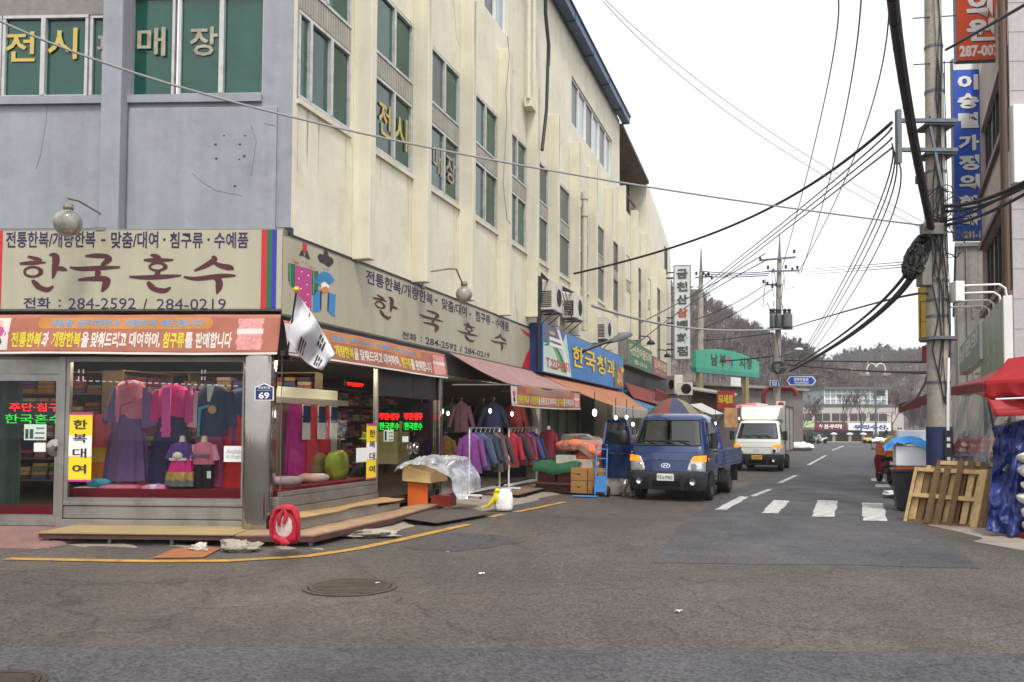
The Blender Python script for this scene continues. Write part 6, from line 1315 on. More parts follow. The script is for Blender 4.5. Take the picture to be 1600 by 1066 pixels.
# sign boards over the market stalls
OF2 = .42
sb0, sb1 = B(848, 540, OF2)[0], B(974, 590, OF2)[0]
def bluesign():
    z0, z1 = 3.2, 4.62; t = signboard('fruit_shop_sign', 'blue fruit shop sign with thick yellow lettering', FB, sb0, sb1, z0, z1, OF2, mat('blue_sign_face', (44, 118, 190), .4, noise=((.6, .12),)), frame_m=mat('dark_blue_sign_edge', (28, 52, 110), .5))
    X = lambda px: B(px, 550, OF2)[0]; b = MB(FB); y = -OF2-.004
    a, c = X(849), X(893); b.poly([(a, y, z0+.03), (c, y, z0+.03), (X(884), y, z1-.03), (a, y, z1-.03)]); b.build('pale_panel', mat('sign_pale_green', (196, 216, 200), .5), t)
    b = MB(FB); b.poly([(a, y-.002, z1-.55), (X(876), y-.002, z1-.62), (X(884), y-.002, z1-.03), (a, y-.002, z1-.03)]); b.build('slate_panel', mat('sign_slate', (92, 92, 132), .5), t)
    for (p0, p1, p2, m, w_) in (((852, .55, .8), (872, .78, .8), (884, .1, 0), GRN2, .1), ((849, .7, 0), (866, .8, 0), (880, .1, 0), mat('sign_leaf', (110, 170, 80), .5), .12), ((872, .98, 0), (882, .6, 0), (889, .05, 0), WHT, .1)):
        b = MB(FB); P = [(X(p[0]), lerp(z0, z1, p[1])) for p in (p0, p1, p2)]; L = [((1-u)**2*P[0][0]+2*u*(1-u)*P[1][0]+u*u*P[2][0], (1-u)**2*P[0][1]+2*u*(1-u)*P[1][1]+u*u*P[2][1]) for u in np.linspace(0, 1, 12)]
        for k in range(11): b.poly([(L[k][0]-w_*2, y-.004, L[k][1]), (L[k][0]+w_, y-.004, L[k][1]), (L[k+1][0]+w_, y-.004, L[k+1][1]), (L[k+1][0]-w_*2, y-.004, L[k+1][1])])
        b.build('printed_leaf', m, t)
    b = MB(FB); b.text('T.223-4951', X(853), y-.008, 3.36, X(889)-X(853), .3, .03); b.build('lettering', mat('sign_red_ink', (196, 60, 84), .5), t)
    for k in range(3): b = MB(FB); b.box(X(858), X(866 if k == 0 else 880), y-.008, y-.006, 4.36-k*.17, 4.46-k*.17); b.build('small_print', YEL if k == 0 else WHT, t)
    for e, m, bo in ((.0, INK, .06), (.006, BYEL, .02)):
        for ch, l, r_ in zip('한국청과', (894, 913, 932, 948), (911, 930, 946, 960)): b = MB(FB); b.text(ch, X(l), y-.006-e, 3.62, X(r_)-X(l), .68, bo); b.build('lettering', m if m is INK else mat('sign_yellow_ink', (240, 206, 50), .5), t)
    rg = random.Random(6); b = MB(FB)
    for k in range(46): x = lerp(X(960), X(973), rg.random()); z = lerp(3.35, 4.35, rg.random()*(.6+.4*rg.random())); b.use(rg.randrange(4)); r = .12; b.poly([(x+r*2.2*math.cos(a), y-.004-k*.0003, z+r*math.sin(a)) for a in np.linspace(0, 5.6, 9)])
    b.build('printed_fruit', [mat('fruit_yellow', (222, 186, 70), .5), mat('fruit_green', (70, 120, 70), .5), mat('fruit_brown', (150, 100, 60), .5), mat('fruit_orange', (224, 130, 50), .5)], t)
bluesign()
def boardB(name, label, l, r, yt, yb, face, texts, off=.42):
    a, z1 = B(l, yt, off); c, _ = B(r, yt, off); z0 = B(l, yb, off)[1]; t = signboard(name, label, FB, a, c, z0, z1, off, face)
    for s, u0, u1, v0, v1, m in texts: b = MB(FB); b.text(s, lerp(a, c, u0), -off-.004, lerp(z0, z1, v0), (c-a)*(u1-u0), (z1-z0)*(v1-v0), .03); b.build('lettering', m, t)
    return t, a, c, z0, z1
boardB('shop_sign', 'green dried seafood shop sign with cream lettering', 981, 1019, 528, 570, mat('moss_green_sign', (72, 112, 74), .5, noise=((2, .1),)), [('덕산건어물도매', .05, .95, .45, .85, mat('sign_cream_ink', (208, 206, 158), .5)), ('82-1616', .25, .75, .14, .32, MATS['sign_cream_ink'])])
boardB('shop_sign', 'red brown shop sign next to the green seafood sign', 1021, 1042, 556, 585, mat('red_brown_sign', (142, 88, 78), .5, noise=((2, .1),)), [('김제국밥', .06, .94, .42, .86, mat('sign_tan_ink', (222, 190, 140), .5)), ('· · · ·', .2, .8, .2, .26, WHT)])
# upright department-store sign
P = D(1066, 490, 50.0); FV = frame((P.x, P.y, 0), R(-12)); z0, z1 = D(1066, 563, 50).z, D(1066, 415, 50).z; t = thing('vertical_sign', 'tall white upright sign with dark lettering at the end of the cream building', 'sign', (P.x, P.y, z0))
b = MB(FV); hw = 13.5/1300*50; b.box(-hw, hw, -.15, .15, z0, z1); b.build('casing', ALUD, t); b = MB(FV); b.box(-hw+.07, hw-.07, -.165, .165, z0+.08, z1-.08); b.build('face', mat('pale_sign_face', (204, 206, 206), .45, noise=((1, .06),), streak=.1), t)
for k, ch in enumerate('금천산삼백화점'):
    h = (z1-z0-.3)/7; b = MB(FV); b.text(ch, -hw*.62, -.175, z1-.15-(k+1)*h+.1, hw*1.24, h-.2, .045, .02); b.build('lettering', mat('sign_rust_ink', (168, 84, 60), .5) if k == 3 else mat('sign_slate_ink', (70, 76, 76), .5), t)
b = MB(FV)
for z in (z0+.6, z0+2.2, z1-.8): b.box(-hw-1.3, -hw, -.05, .05, z, z+.1); b.box(-hw-1.3, -hw, -.05, .05, z+.35, z+.42)
b.build('bracket', DARKM, t)
# arched market sign over the alley
pL, pR = D(1084, 565, 54.0), D(1183, 580, 60.0); ang = math.atan2(pR.y-pL.y, pR.x-pL.x); FM = frame((pL.x, pL.y, 0), ang); Wm = (Vector((pR.x, pR.y))-Vector((pL.x, pL.y))).length
zb_ = D(1084, 581, 54).z; t = thing('market_sign', 'turquoise arched market sign with dark lettering on two posts', 'sign', (pL.x, pL.y, 0))
top = [(u*Wm, zb_+lerp(1.38, 1.12, u)+.42*math.sin(math.pi*u)) for u in np.linspace(0, 1, 15)]
b = MB(FM); b.prism([(0, zb_), (Wm, zb_)]+top[::-1], -.16, .16); b.build('panel', mat('turquoise_sign', (56, 156, 124), .45, noise=((1, .06),)), t)
b = MB(FM); b.prism([(0, zb_-.03), (Wm, zb_-.03), (Wm, zb_+.28), (0, zb_+.28)], -.18, .18); b.build('teal_band', mat('teal_band', (40, 136, 122), .45), t)
for ch, u in zip('남부시장', (.22, .35, .66, .78)): b = MB(FM); b.text(ch, u*Wm, -.17, zb_+.5, Wm*.1, .85, .04); b.build('lettering', INK, t)
for u, m in ((.5, RED), (.53, BLUE)): b = MB(FM); u -= .0; b.poly([(u*Wm+.12*math.cos(a)+(.1 if m is BLUE else 0), -.17, zb_+1.0+.3*math.sin(a)-(.2 if m is BLUE else 0)) for a in np.linspace(0, 5.6, 9)]); b.build('printed_mark', m, t)
for u in (.08, .8): b = MB(FM); b.box(u*Wm-.2, u*Wm+.2, -.15, .15, 0, zb_-.03); b.build('post', mat('ochre_post', (150, 136, 96), .7, noise=((2, .15),), streak=.2), t)
b = MB(FM); b.box(Wm*.52, Wm*.68, -.19, -.16, zb_-.75, zb_-.15); b.build('notice_plate', WHITE, t)

# shop fronts under the rear part of the cream building: piers, shutters and dark openings
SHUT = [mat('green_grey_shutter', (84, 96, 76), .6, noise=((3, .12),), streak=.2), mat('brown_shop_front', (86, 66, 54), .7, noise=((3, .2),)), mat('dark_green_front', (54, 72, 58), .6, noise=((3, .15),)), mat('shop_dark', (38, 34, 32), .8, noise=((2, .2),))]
sx = [12.95, 14.2, 15.2, 16.4, 18.0, 20.2, 22.6, 25.5, 29, 33, 37, 41.8]
for i in range(len(sx)-1):
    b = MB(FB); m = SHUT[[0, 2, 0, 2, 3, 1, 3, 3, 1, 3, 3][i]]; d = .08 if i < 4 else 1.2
    if i < 4:
        n = int((sx[i+1]-sx[i])/.12)
        for k in range(n): x = sx[i]+k*.12; b.box(x, x+.1, .02, .08, .1, 2.9)
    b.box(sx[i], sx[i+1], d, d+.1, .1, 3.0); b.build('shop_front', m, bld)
    b = MB(FB); b.box(sx[i+1]-.12, sx[i+1]+.12, -.05, .4 if i < 4 else 1.25, .1, 3.0); b.build('shop_pier', CREAM2 if i > 4 else SHUT[2], bld)
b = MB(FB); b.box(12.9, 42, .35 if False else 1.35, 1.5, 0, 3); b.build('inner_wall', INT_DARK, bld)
b = MB(FB); b.box(42.0, 42.2, 0, 12, 0, 12.4); b.build('gable_wall', CREAM, bld)

# air conditioners
ACW = mat('ivory_aircon_case', (206, 202, 190), .45, noise=((4, .05),), dirt=((160, 150, 132), .45), dscale=3)
def aircon(label, F, x, y, z, w=.85, h=.62, d=.32, rz=0):
    FF = T(F, x, y, z, rz); t = thing('air_conditioner', label, 'air conditioner', FF.to_translation(), FF.to_euler().z, 'outdoor air conditioner units'); b = MB(FF); b.box(-w/2, w/2, -d, 0, 0, h); b.build('case', ACW, t, bevel=.02)
    b = MB(FF)
    for k in range(9): b.lathe([(.26-k*.027, 0), (.26-k*.027, -.008), (.25-k*.027, -.008), (.25-k*.027, 0)], (w*.14, -d-.003, h/2), 22, 'Y')
    for k in range(6): a = k*math.pi/3; b.bar((w*.14, -d-.006, h/2), (w*.14+.26*math.cos(a), -d-.006, h/2+.26*math.sin(a)), .012, .01)
    b.build('fan_grille', DARKM, t); b = MB(FF); b.lathe([(.255, .0), (.01, .0)], (w*.14, -d-.001, h/2), 22, 'Y'); b.build('fan_well', BLACKP, t)
    b = MB(FF)
    for k in range(9): b.box(-w/2-.006, -w/2, -d+.05, -.05, .08+k*.055, .11+k*.055)
    b.build('side_louvre', DARKM, t); b = MB(FF)
    for s in (-.3, .3): b.box(s*w-.02, s*w+.02, -d-.05, .1, -.05, 0); b.bar((s*w, -d, -.04), (s*w, .02, -.4), .03)
    b.build('bracket', GALV, t)
sA_ = B(868, 475, .5)[0]; sB_ = B(898, 485, .5)[0]
aircon('ivory air conditioner nearest the corner above the blue sign', FB, sA_, -.15, 5.05, 1.05, .86, .42); aircon('second ivory air conditioner behind the first above the blue sign', FB, sB_+.3, -.15, 5.15, 1.05, .8, .42); aircon('small ivory air conditioner beside the green seafood sign', FB, B(945, 520, .4)[0], -.15, 4.95, 1.1, .85, .4)
pa = D(1060, 606, 44); aircon('white air conditioner on the low roof past the brown sign', frame((pa.x, pa.y, 0), R(-70)), 0, 0, pa.z-.35, .9, 1.0, .5); pa = D(1071, 609, 43); aircon('squat ivory air conditioner beside the white one on the low roof', frame((pa.x, pa.y, 0), R(-20)), 0, 0, pa.z-.3, .75, .65, .45)

# stalls of the market row: lean-to roofs and awnings
def slab(name, label, cat, pts, th, m, group=None):
    b = MB(); P = [Vector(p) for p in pts]; b.hexa([*P, *[p+Vector((0, 0, th)) for p in P]]); return tag(b.build(name, m), label, cat, group)
r0, r1 = C3(977, 598, off=.35), C3(1042, 618, off=.35)
tarp_roof('awning', 'rust red awning below the green seafood sign', (r0, r1, G(1034, 634, 2.6), G(990, 622, 2.9)), RUST, .05)
r2 = D(1026, 610, 36); tarp_roof('curtain', 'rust red cloth hanging at the end of the red awning', (D(1024, 606, 38), D(1043, 616, 42), D(1043, 636, 42), D(1024, 632, 38)), RUST, .03, 4, 'awning')
TIN = mat('grimy_tin_roof', (150, 144, 134), .6, .2, noise=((2, .15),), streak=.2); BRWN = mat('brown_stall_board', (104, 82, 68), .8, noise=((3, .2),))
slab('stall_roof', 'grimy tin lean-to roof past the white air conditioners', 'roof', [D(1080, 610, 44), D(1150, 620, 47), D(1152, 617, 52), D(1080, 606, 52)], .08, TIN)
slab('stall_board', 'brown board wall under the tin lean-to roof', 'stall', [D(1080, 640, 45), D(1128, 645, 47), D(1128, 645, 47.3), D(1080, 640, 45.3)], 1.05, BRWN)
t = thing('stall_sign', 'red stall sign with yellow lettering beneath the tin roof', 'sign', D(1134, 640, 45)); FS = frame(D(1134, 640, 45), R(-14)); b = MB(FS); hw = .46; b.box(-hw, hw, -.05, .05, 0, 1.0); b.build('panel', mat('stall_sign_red', (160, 44, 34), .5), t); b = MB(FS); b.text('되새로', -hw*.85, -.06, .3, hw*1.7, .5, .04); b.build('lettering', BYEL, t)
tarp_roof('awning', 'dirty white stall awning held by black struts', (D(1078, 632, 38), D(1096, 630, 42), D(1131, 647, 37), D(1112, 648, 34)), GREYT, .04, 3, poles=((D(1112, 649, 34), D(1100, 668, 35)), (D(1130, 648, 37), D(1118, 668, 38))), pm=BLACKP)
tarp_roof('awning', 'red and white striped edge of an awning behind the box truck', (D(1150, 633, 44), D(1182, 629, 46), D(1182, 634, 44), D(1150, 638, 42)), mat('faded_red_tarp', (196, 84, 84), .6), .02); tarp_roof('awning', 'white tarpaulin above the box truck roof', (D(1180, 629, 46), D(1200, 632, 48), D(1200, 640, 44), D(1180, 638, 44)), GREYT, .03)
slab('stall_cloth', 'pink and yellow printed cloth hanging beside the box truck', 'cloth', [D(1132, 668, 40), D(1152, 668, 41), D(1152, 668, 41.2), D(1132, 668, 40.2)], .95, mat('pink_yellow_cloth', (196, 150, 96), .7, noise=((2.5, .4),)))
# low market building behind, the alley wall below the arch
MKT = mat('market_wall', (120, 110, 108), .85, noise=((.5, .15),), streak=.2)
t = thing('market_hall', 'low grey market hall behind the stalls', 'building', D(1130, 660, 62)); b = MB(frame(D(1085, 660, 58), R(40))); b.box(0, 14, 0, 8, -2, 2.6); b.build('wall', MKT, t); b = MB(frame(D(1085, 660, 58), R(40))); b.box(-.3, 14.3, -.4, 8.3, 2.6, 2.8); b.build('roof', TIN, t)
b = MB(); q = [D(1046, 640, 36), D(1092, 646, 46)]
# goods: crates, shelving, fruit under the awnings
def carton(label, F, x, y, z, w, d, h, m, group=None, rz=0, name='carton', slot=True):
    FF = T(F, x, y, z, rz); t = thing(name, label, 'box', FF.to_translation(), FF.to_euler().z, group); b = MB(FF); b.box(-w/2, w/2, -d/2, d/2, 0, h); b.build('box', m, t, bevel=.008)
    if slot:
        b = MB(FF); b.prism([(-.06, h*.55), (.06, h*.55), (.0, h*.42)], -d/2-.003, -d/2-.001); b.prism([(-w*.38, h*.2), (-w*.3, h*.2), (-w*.3, h*.26), (-w*.38, h*.26)], -d/2-.003, -d/2-.001); b.build('hand_hole', UNDER, t)
    return t
KRAFT = mat('kraft_board', (166, 118, 66), .8, noise=((4, .1),), dirt=((120, 84, 48), .4)); KRAFTG = mat('printed_grey_carton', (186, 180, 168), .7, noise=((7, .15),))
c = G(889, 770, .05); FG = frame((c.x, c.y, .05), R(-27))
for k, (dx, z, lab) in enumerate(((.18, 0, 'lower brown fruit carton nearest the clothes racks'), (.18, .31, 'upper brown fruit carton nearest the clothes racks'), (.62, 0, 'lower brown fruit carton behind the hand truck'), (.62, .31, 'upper brown fruit carton behind the hand truck'))): carton(lab, FG, dx+.1, .2, z, .42, .5, .3, KRAFT, 'brown fruit cartons', rz=R(1.5*k-2))
PLASTX = glass_mat('sack_cover_plastic', (232, 230, 226), .7, .14, .05, .09, (220, 210, 200))
ONION = mat('orange_net_sack', (214, 108, 66), .7, noise=((6, .22), (34, .15)), bump=(30, .5, .02))
rgo = random.Random(8); FO = T(FG, 0, .2, 0, 0)
def sack(label, F, x, y, z, L, w, h, m, rz, ry=0, group='orange net onion sacks'):
    FF = T(F, x, y, z, rz) @ Matrix.Rotation(ry, 4, 'Y'); t = thing('onion_sack', label, 'sack', FF.to_translation(), FF.to_euler().z, group); b = MB(FF); n = 16
    b.loft([[(lx, w/2*k*math.cos(a)*(1+.06*math.sin(3*a+lx*9)), h/2+h/2*k*math.sin(a)*(1+.08*math.sin(4*a+lx*12)), ) for a in [2*math.pi*i/n for i in range(n)]] for lx, k in ((-L/2, .15), (-L*.44, .62), (-L*.3, .95), (0, 1.02), (L*.3, .95), (L*.44, .6), (L/2, .12))]); b.build('net', m, t, smooth=True, auto=80); return t
for k, (x, y, z, ry) in enumerate(((-.25, .35, 1.0, 0), (.1, .3, 1.02, .1), (.45, .3, .88, .3), (.8, .55, .66, .45), (1.1, .5, .42, .5), (-.1, .9, 1.0, 0), (.35, .95, .98, .2), (.75, .9, .8, .4), (1.05, .85, .5, .45), (1.35, .5, .2, .4), (.2, .5, .68, .1), (.55, .5, .6, .2), (.85, .55, .4, .2))):
    sack('orange net sack of onions in the plastic covered heap beside the hand truck', FO, x, y, z, .72, .42, .27, ONION, R(rgo.uniform(-25, 25)), ry)
for k, (x, z) in enumerate(((-.25, .6), (.25, .5))): carton('grey printed carton slipping out of the onion heap', FO, x, .3, z, .5, .4, .3, KRAFTG, 'grey printed cartons', rz=R(8-10*k), slot=False)
b = MB(FO)
def cov(u, v):
    x = lerp(-.4, 1.75, u); top_ = 1.36-.02*x if x < .2 else 1.36-(x-.2)*.72; y = lerp(.02, 1.15, v); dr = max(0, .3-v)/.3; z = top_-dr*(.35+.55*max(0, u-.35))+.05*cr(x*3, y*3, 5.)
    return (x+.02*math.sin(z*17), y-.08*dr+.03*math.sin(x*13)*dr, max(.03, z))
b.grid(cov, 60, 30); tag(b.build('plastic_cover', PLASTX, smooth=True), 'clear plastic cover sloping over the heap of onion sacks', 'plastic sheet')
c = G(962, 773, .03); lump('white_sack', 'white sack standing at the end of the onion heap', 'sack', (c.x, c.y+.15, .03), (.3, .28, .38), cl('sack_white', (222, 214, 204)), 4, None, 2, .12)
b = MB(FG); b.box(-.95, .1, .0, .6, .18, .24); b.box(-.95, .1, .1, .16, 0, .18); b.box(-.95, .1, .5, .56, 0, .18); tag(b.build('low_rack', mat('dark_red_rack', (78, 44, 40), .7, noise=((4, .2),))), 'low dark red wooden rack under the green cloth', 'rack')
for k in range(2): b = MB(FG); b.box(-.85+k*.5, -.42+k*.5, .08, .55, .25, .52); tag(b.build('plastic_crate', mat('maroon_crate', (96, 40, 38), .6, noise=((9, .2),))), 'maroon plastic crate under the green cloth', 'crate', 'maroon crates under the green cloth')
b = MB(FG); b.grid(lambda u, v: (lerp(-1.0, .22, u), lerp(-.04, .6, min(1, v*1.5)) if v > .0 else -.05, .72+.03*math.sin(u*9)-(.0 if v > .12 else (.12-v)*2.2)+.015*math.sin(v*20+u*11)), 24, 14); tag(b.build('green_cloth', mat('bright_green_cloth', (26, 84, 50), .8, noise=((4, .15),)), smooth=True, solid=.006), 'green cloth over the crates beside the maroon mannequin', 'cloth')
# hand truck
c = G(938, 777); FH = frame((c.x, c.y, .0), R(-18)); t = thing('hand_truck', 'blue hand truck leaning beside the onion heap', 'hand truck', (c.x, c.y, 0), R(-18)); HB = mat('hand_truck_blue', (66, 136, 196), .4, noise=((6, .1),))
b = MB(FH)
for s in (-.13, .13): b.tube([(s, .0, .05), (s, .18, 1.15), (s, .1, 1.24)], .017, 8)
for z in (.3, .6, .9, 1.12): b.tube([(-.13, z*.16, z), (.13, z*.16, z)], .014, 8)
b.box(-.13, .13, .02, .05, .12, .5); b.build('frame', HB, t); b = MB(FH); b.box(-.62, -.02, -.3, -.02, .02, .035); b.build('toe_plate', HB, t)
for s in (-.19, .19): wheel(FH, t, s, .12, .125, .06)
# stalls behind the truck door: table of goods, bulbs
c = C3(905, 690, off=.9); FT = T(FB, B(925, 700, .6)[0], -.9, 0, 0)
t = thing('produce_table', 'market table of mixed produce behind the open truck door', 'table', FT.to_translation(), FT.to_euler().z); b = MB(FT); b.box(-1.6, 1.8, -.4, .5, .72, .78); 
for x in (-1.5, 1.7):
    for y in (-.35, .45): b.box(x-.03, x+.03, y-.03, y+.03, .06, .72)
b.build('table_frame', BRWN, t)
PROD = [mat('produce_%d' % i, c_, .6, noise=((12, .15),)) for i, c_ in enumerate([(180, 60, 50), (206, 200, 180), (110, 60, 70), (90, 110, 60), (200, 150, 70), (160, 90, 110)])]
rgp = random.Random(4); pro = []
for m in PROD:
    b = MB(Matrix.Translation(FT @ Vector((0, 0, .85)))); b.ell((0, 0, 0), (.07, .07, .062), 10, 7); pro.append(tag(b.build('produce', m, None, smooth=True), ('red', 'white', 'purple', 'green', 'yellow', 'pink')[len(pro)]+' fruit or vegetable on the market table behind the truck door', 'produce', 'produce on the market table'))
for k in range(96): x, y = rgp.uniform(-1.5, 1.7), rgp.uniform(-.36, .42); dup(pro[min(5, int((x+1.5)/3.2*6))], Matrix.Translation(FT @ Vector((x, y, .84+.12*rgp.random()*(y+.5)))))
for k, (px, py, Y) in enumerate(((929, 645, 21.5), (962, 653, 23.5), (989, 663, 24.5), (979, 652, 25), (1118, 662, 34), (1155, 654, 40), (1092, 668, 36))):
    P = D(px, py, Y); t = thing('market_bulb', 'glowing bulb hanging over the market stalls', 'bulb', P, 0, 'bulbs over the market stalls'); b = MB(Matrix.Translation(P)); b.ell((0, 0, 0), (.055, .055, .09) if k == 0 else (.04, .04, .055), 12, 8); b.build('glass', MATS['white_bulb_glow'], t, smooth=True); b = MB(Matrix.Translation(P)); b.tube([(0, 0, .1), (0, 0, .55)], .01, 5); b.build('flex', CABLE, t)
# stacked stock filling the shaded stalls
rgq = random.Random(21)
for k in range(26):
    s = 16+k*.95; h = rgq.uniform(.5, 1.3); FFk = T(FB, s, -.5-rgq.random()*.5, .08, R(rgq.uniform(-8, 8))); m = rgq.choice([KRAFT, KRAFTG, BRWN, cl('stock_red', (130, 50, 44)), cl('stock_teal', (60, 96, 96)), WHITEC, GREYC])
    w_ = rgq.uniform(.3, .45)
    for q in range(int(h/.28)): b = MB(FFk); b.box(-w_+rgq.uniform(-.03, .03), w_, -.3, .3, q*.28, q*.28+.26); tag(b.build('stock_box', m), 'stock box piled in the shaded market stalls', 'box', 'stock boxes in the shaded stalls')
# ------------------------------------------------------------------ right-hand building
PINKW = mat('pinkish_render', (180, 165, 158), .8, noise=((.8, .08), (7, .06)), streak=.22, dirt=((140, 112, 100), .4)); STONE = mat('grey_granite_tile', (176, 170, 170), .55, noise=((9, .06), (60, .12)), streak=.12); BRNP = mat('brown_downpipe', (96, 74, 62), .6)
rb_ = thing('street_building', 'pinkish building with slanting window bands and projecting clinic signs', 'building', KR)
xe = Rr(1534, 350)[0]; zs1, zs2, zs3, zs4 = Rr(1574, 437)[1], Rr(1574, 311)[1], Rr(1574, 190)[1], Rr(1565, 90)[1]
b = MB(FR); holed(b, xe, -.12, 0, 15, 0, [(xe+.1, -.25, zs1, zs2), (xe+.1, -.25, zs3, zs3+(zs2-zs1)), (xe+.1, -.25, zs3+(zs3-zs1), 14.2)], .25); b.poly([(xe, 0, 0), (xe, 5, 0), (xe, 5, 15), (xe, 0, 15)]); b.build('wall', PINKW, rb_)
b = MB(FR); b.box(xe-.02, -.14, -.09, -.005, zs1-.16, zs1-.02); b.box(xe-.02, -.14, -.09, -.005, zs2+.02, zs2+.14); b.box(xe-.02, -.14, -.09, -.005, zs3-.16, zs3-.02); b.build('sill', BRNP, rb_)
DKP = mat('dark_window_pane', (40, 50, 56), .06, spec=.9)
for z in (zs1, zs3):
    hh = zs2-zs1
    for k in range(3): a, c = lerp(xe+.12, -.27, k/3), lerp(xe+.12, -.27, (k+1)/3); add_window(FR, a, c, z+.02, z+hh-.02, .15, [(1, DKP), (1, mat('pale_blind_pane', (176, 186, 184), .2, noise=((3, .15),)))], rb_, DARKM, None)
b = MB(FR)
for y_ in (-.07, -.07): pass
b.tube([(-.06, -.08, 2.9), (-.06, -.08, 15)], .055, 8); b.tube([(.06, -.05, 2.7), (.06, -.05, 15)], .05, 8); b.build('drain_pipe', BRNP, rb_)
FE = frame(KR, R(-3)); b = MB(FE); b.box(.06, 4, .0, .03, 0, 15)
b.build('end_wall', STONE, rb_); b = MB(FE)
for z in np.arange(.6, 15, .62): b.box(.06, 4, -.004, .002, z, z+.012)
for x in np.arange(.7, 4, .62): b.box(x, x+.012, -.005, .002, 0, 15)
b.build('tile_joint', mat('joint_grey', (128, 122, 122), .8), rb_)
z0, z1 = D(1590, 285, 16.8).z, D(1590, 163, 16.8).z; t = thing('wall_sign', 'blank white sign panel high on the tiled end wall', 'sign', FE @ Vector((1, 0, z0))); b = MB(FE); b.box(.02, 2.4, -.2, -.01, z0, z1); b.build('panel', WHITE, t, bevel=.01)
def clinic(name, label, l, r, yt, yb, Y, face, rows, th=.16, ink=WHITE, rz=-6):
    a, c = D(l, (yt+yb)/2, Y), D(r, (yt+yb)/2, Y); F = frame((a.x, a.y, 0), R(rz)); W = (c-a).length; z0, z1 = D(l, yb, Y).z, D(l, yt, Y).z; t = thing(name, label, 'sign', (a.x, a.y, z0)); b = MB(F); b.box(0, W, 0, th, z0, z1); b.build('casing', GALV, t); b = MB(F); b.box(.015, W-.015, -.008, .01, z0+.02, z1-.02); b.build('face', face, t)
    for s, u0, u1, ya, yb_, m in rows:
        q0, q1 = D(l, yb_, Y).z, D(l, ya, Y).z
        if s is None: b = MB(F); b.box(u0*W, u1*W, -.012, -.004, q0, q1); b.build('printed_band', m, t); continue
        if m is WHITE: b = MB(F); b.text(s, u0*W+.02, -.011, q0-.025, (u1-u0)*W, q1-q0, .05); b.build('lettering', INK, t)
        b = MB(F); b.text(s, u0*W, -.014, q0, (u1-u0)*W, q1-q0, .045, .004); b.build('lettering', m, t)
    b = MB(F); b.box(W, W+.5, .04, .1, z0+.3, z0+.36); b.box(W, W+.5, .04, .1, z1-.5, z1-.44); b.build('bracket', BRNP, t)
clinic('clinic_sign', 'orange clinic sign with white lettering projecting from the building', 1493, 1568, -140, 96, 18.8, mat('orange_sign_face', (222, 86, 44), .4, noise=((1, .05),)), [('한', .2, .76, -78, -22, WHITE), ('의', .2, .72, -10, 30, WHITE), ('원', .2, .76, 31, 66, WHITE), ('287-0075', .05, .95, 72, 90, mat('sign_white_ink', (232, 230, 226), .5))])
clinic('clinic_sign', 'blue family clinic sign with white letters beside the concrete pole', 1490, 1534, 92, 376, 22.5, mat('clinic_blue_face', (46, 88, 190), .4, noise=((1, .05),)), [(None, .02, .98, 94, 110, WHITE)]+[(ch, .16, .86, y, y+24, WHITE) for ch, y in zip('이승렬가정의학', (118, 147, 177, 212, 243, 273, 306))]+[('과', .16, .86, 334, 354, WHITE), ('231-11', .3, .98, 362, 373, mat('sign_pale_yellow', (206, 200, 120), .5))])
# fascia boards above the red tents
def fascia(label, l, r, yt, yb, refpx, face, text, ink, off, u=(.08, .92, .3, .8)):
    a, c = Rr(l, 500, off)[0], Rr(r, 500, off)[0]; z0, z1 = Rr(refpx, yb, off)[1], Rr(refpx, yt, off)[1]; t = signboard('shop_sign', label, FR, a, c, z0, z1, off, face, frame_m=WHITE)
    if text: b = MB(FR); b.text(text, lerp(a, c, u[0]), -off-.004, lerp(z0, z1, u[2]), (c-a)*(u[1]-u[0]), (z1-z0)*(u[3]-u[2]), .04); b.build('lettering', ink, t)
    return t, a, c, z0, z1
SGG = mat('faded_green_sign', (112, 140, 116), .45, noise=((1.2, .1),), streak=.15)
fascia('green shop sign with pale lettering behind the concrete pole', 1498, 1529, 503, 562, 1529, SGG, '남문의', mat('pale_sign_ink', (196, 206, 190), .5), .28, (.05, .95, .38, .88))
tS, a, c, z0, z1 = fascia('faded green and cream shop sign above the red tent', 1531, 1567, 455, 590, 1572, mat('cream_green_sign', (142, 158, 128), .45, noise=((.5, .2),), streak=.2), '문의 5층', mat('ghost_letter', (172, 184, 160), .5), .2, (.35, .7, .25, .7))
for k in range(4):
    xk = Rr((1539, 1546, 1555, 1564)[k], 500, .3)[0]; ze = z1+.05; t = thingF('sign_lamp', 'bent tube lamp arm reaching out over the faded sign', 'lamp', FR, xk, -.3, ze, 'lamp arms over the faded sign'); b = MB(FR); b.tube([(xk, -.2, ze-.15), (xk, -.22, ze), (xk, -.32, ze+.08), (xk, -1.2, ze+.1), (xk, -1.35, ze+.06)], .022, 8); b.build('arm', WHITE, t, smooth=True); b = MB(FR); b.lathe([(.05, .1), (.1, .0), (.09, -.03)], (xk, -1.4, ze+.0), 12); b.build('lamp_head', ALUD, t)
# neighbouring old concrete building
pl = D(1497, 560, 30); t = thing('old_building', 'old bare concrete building behind the pole', 'building', (pl.x, pl.y, 0)); Fo = frame((pl.x, pl.y, 0), R(-6)); b = MB(Fo); zt_ = D(1497, 386, 30).z; b.prismz([(0, 0), (6, 0), (14, 20), (8, 20)], 0, zt_); b.build('wall', CONCG, t); b = MB(Fo); b.prismz([(-.1, -.1), (6, -.1), (14, 20), (7.9, 20)], zt_, zt_+.15); b.box(.3, .34, -.06, 0, 0, zt_); b.build('coping', CONCG, t); b = MB(Fo)
for z in (zt_-2.2, zt_-4.6): b.box(.5, .85, -.03, .1, z, z+.12); b.box(.5, .56, -.03, .1, z-.4, z); b.box(.8, .85, -.03, .1, z-.4, z)
b.build('vent_hood', CONCG, t)
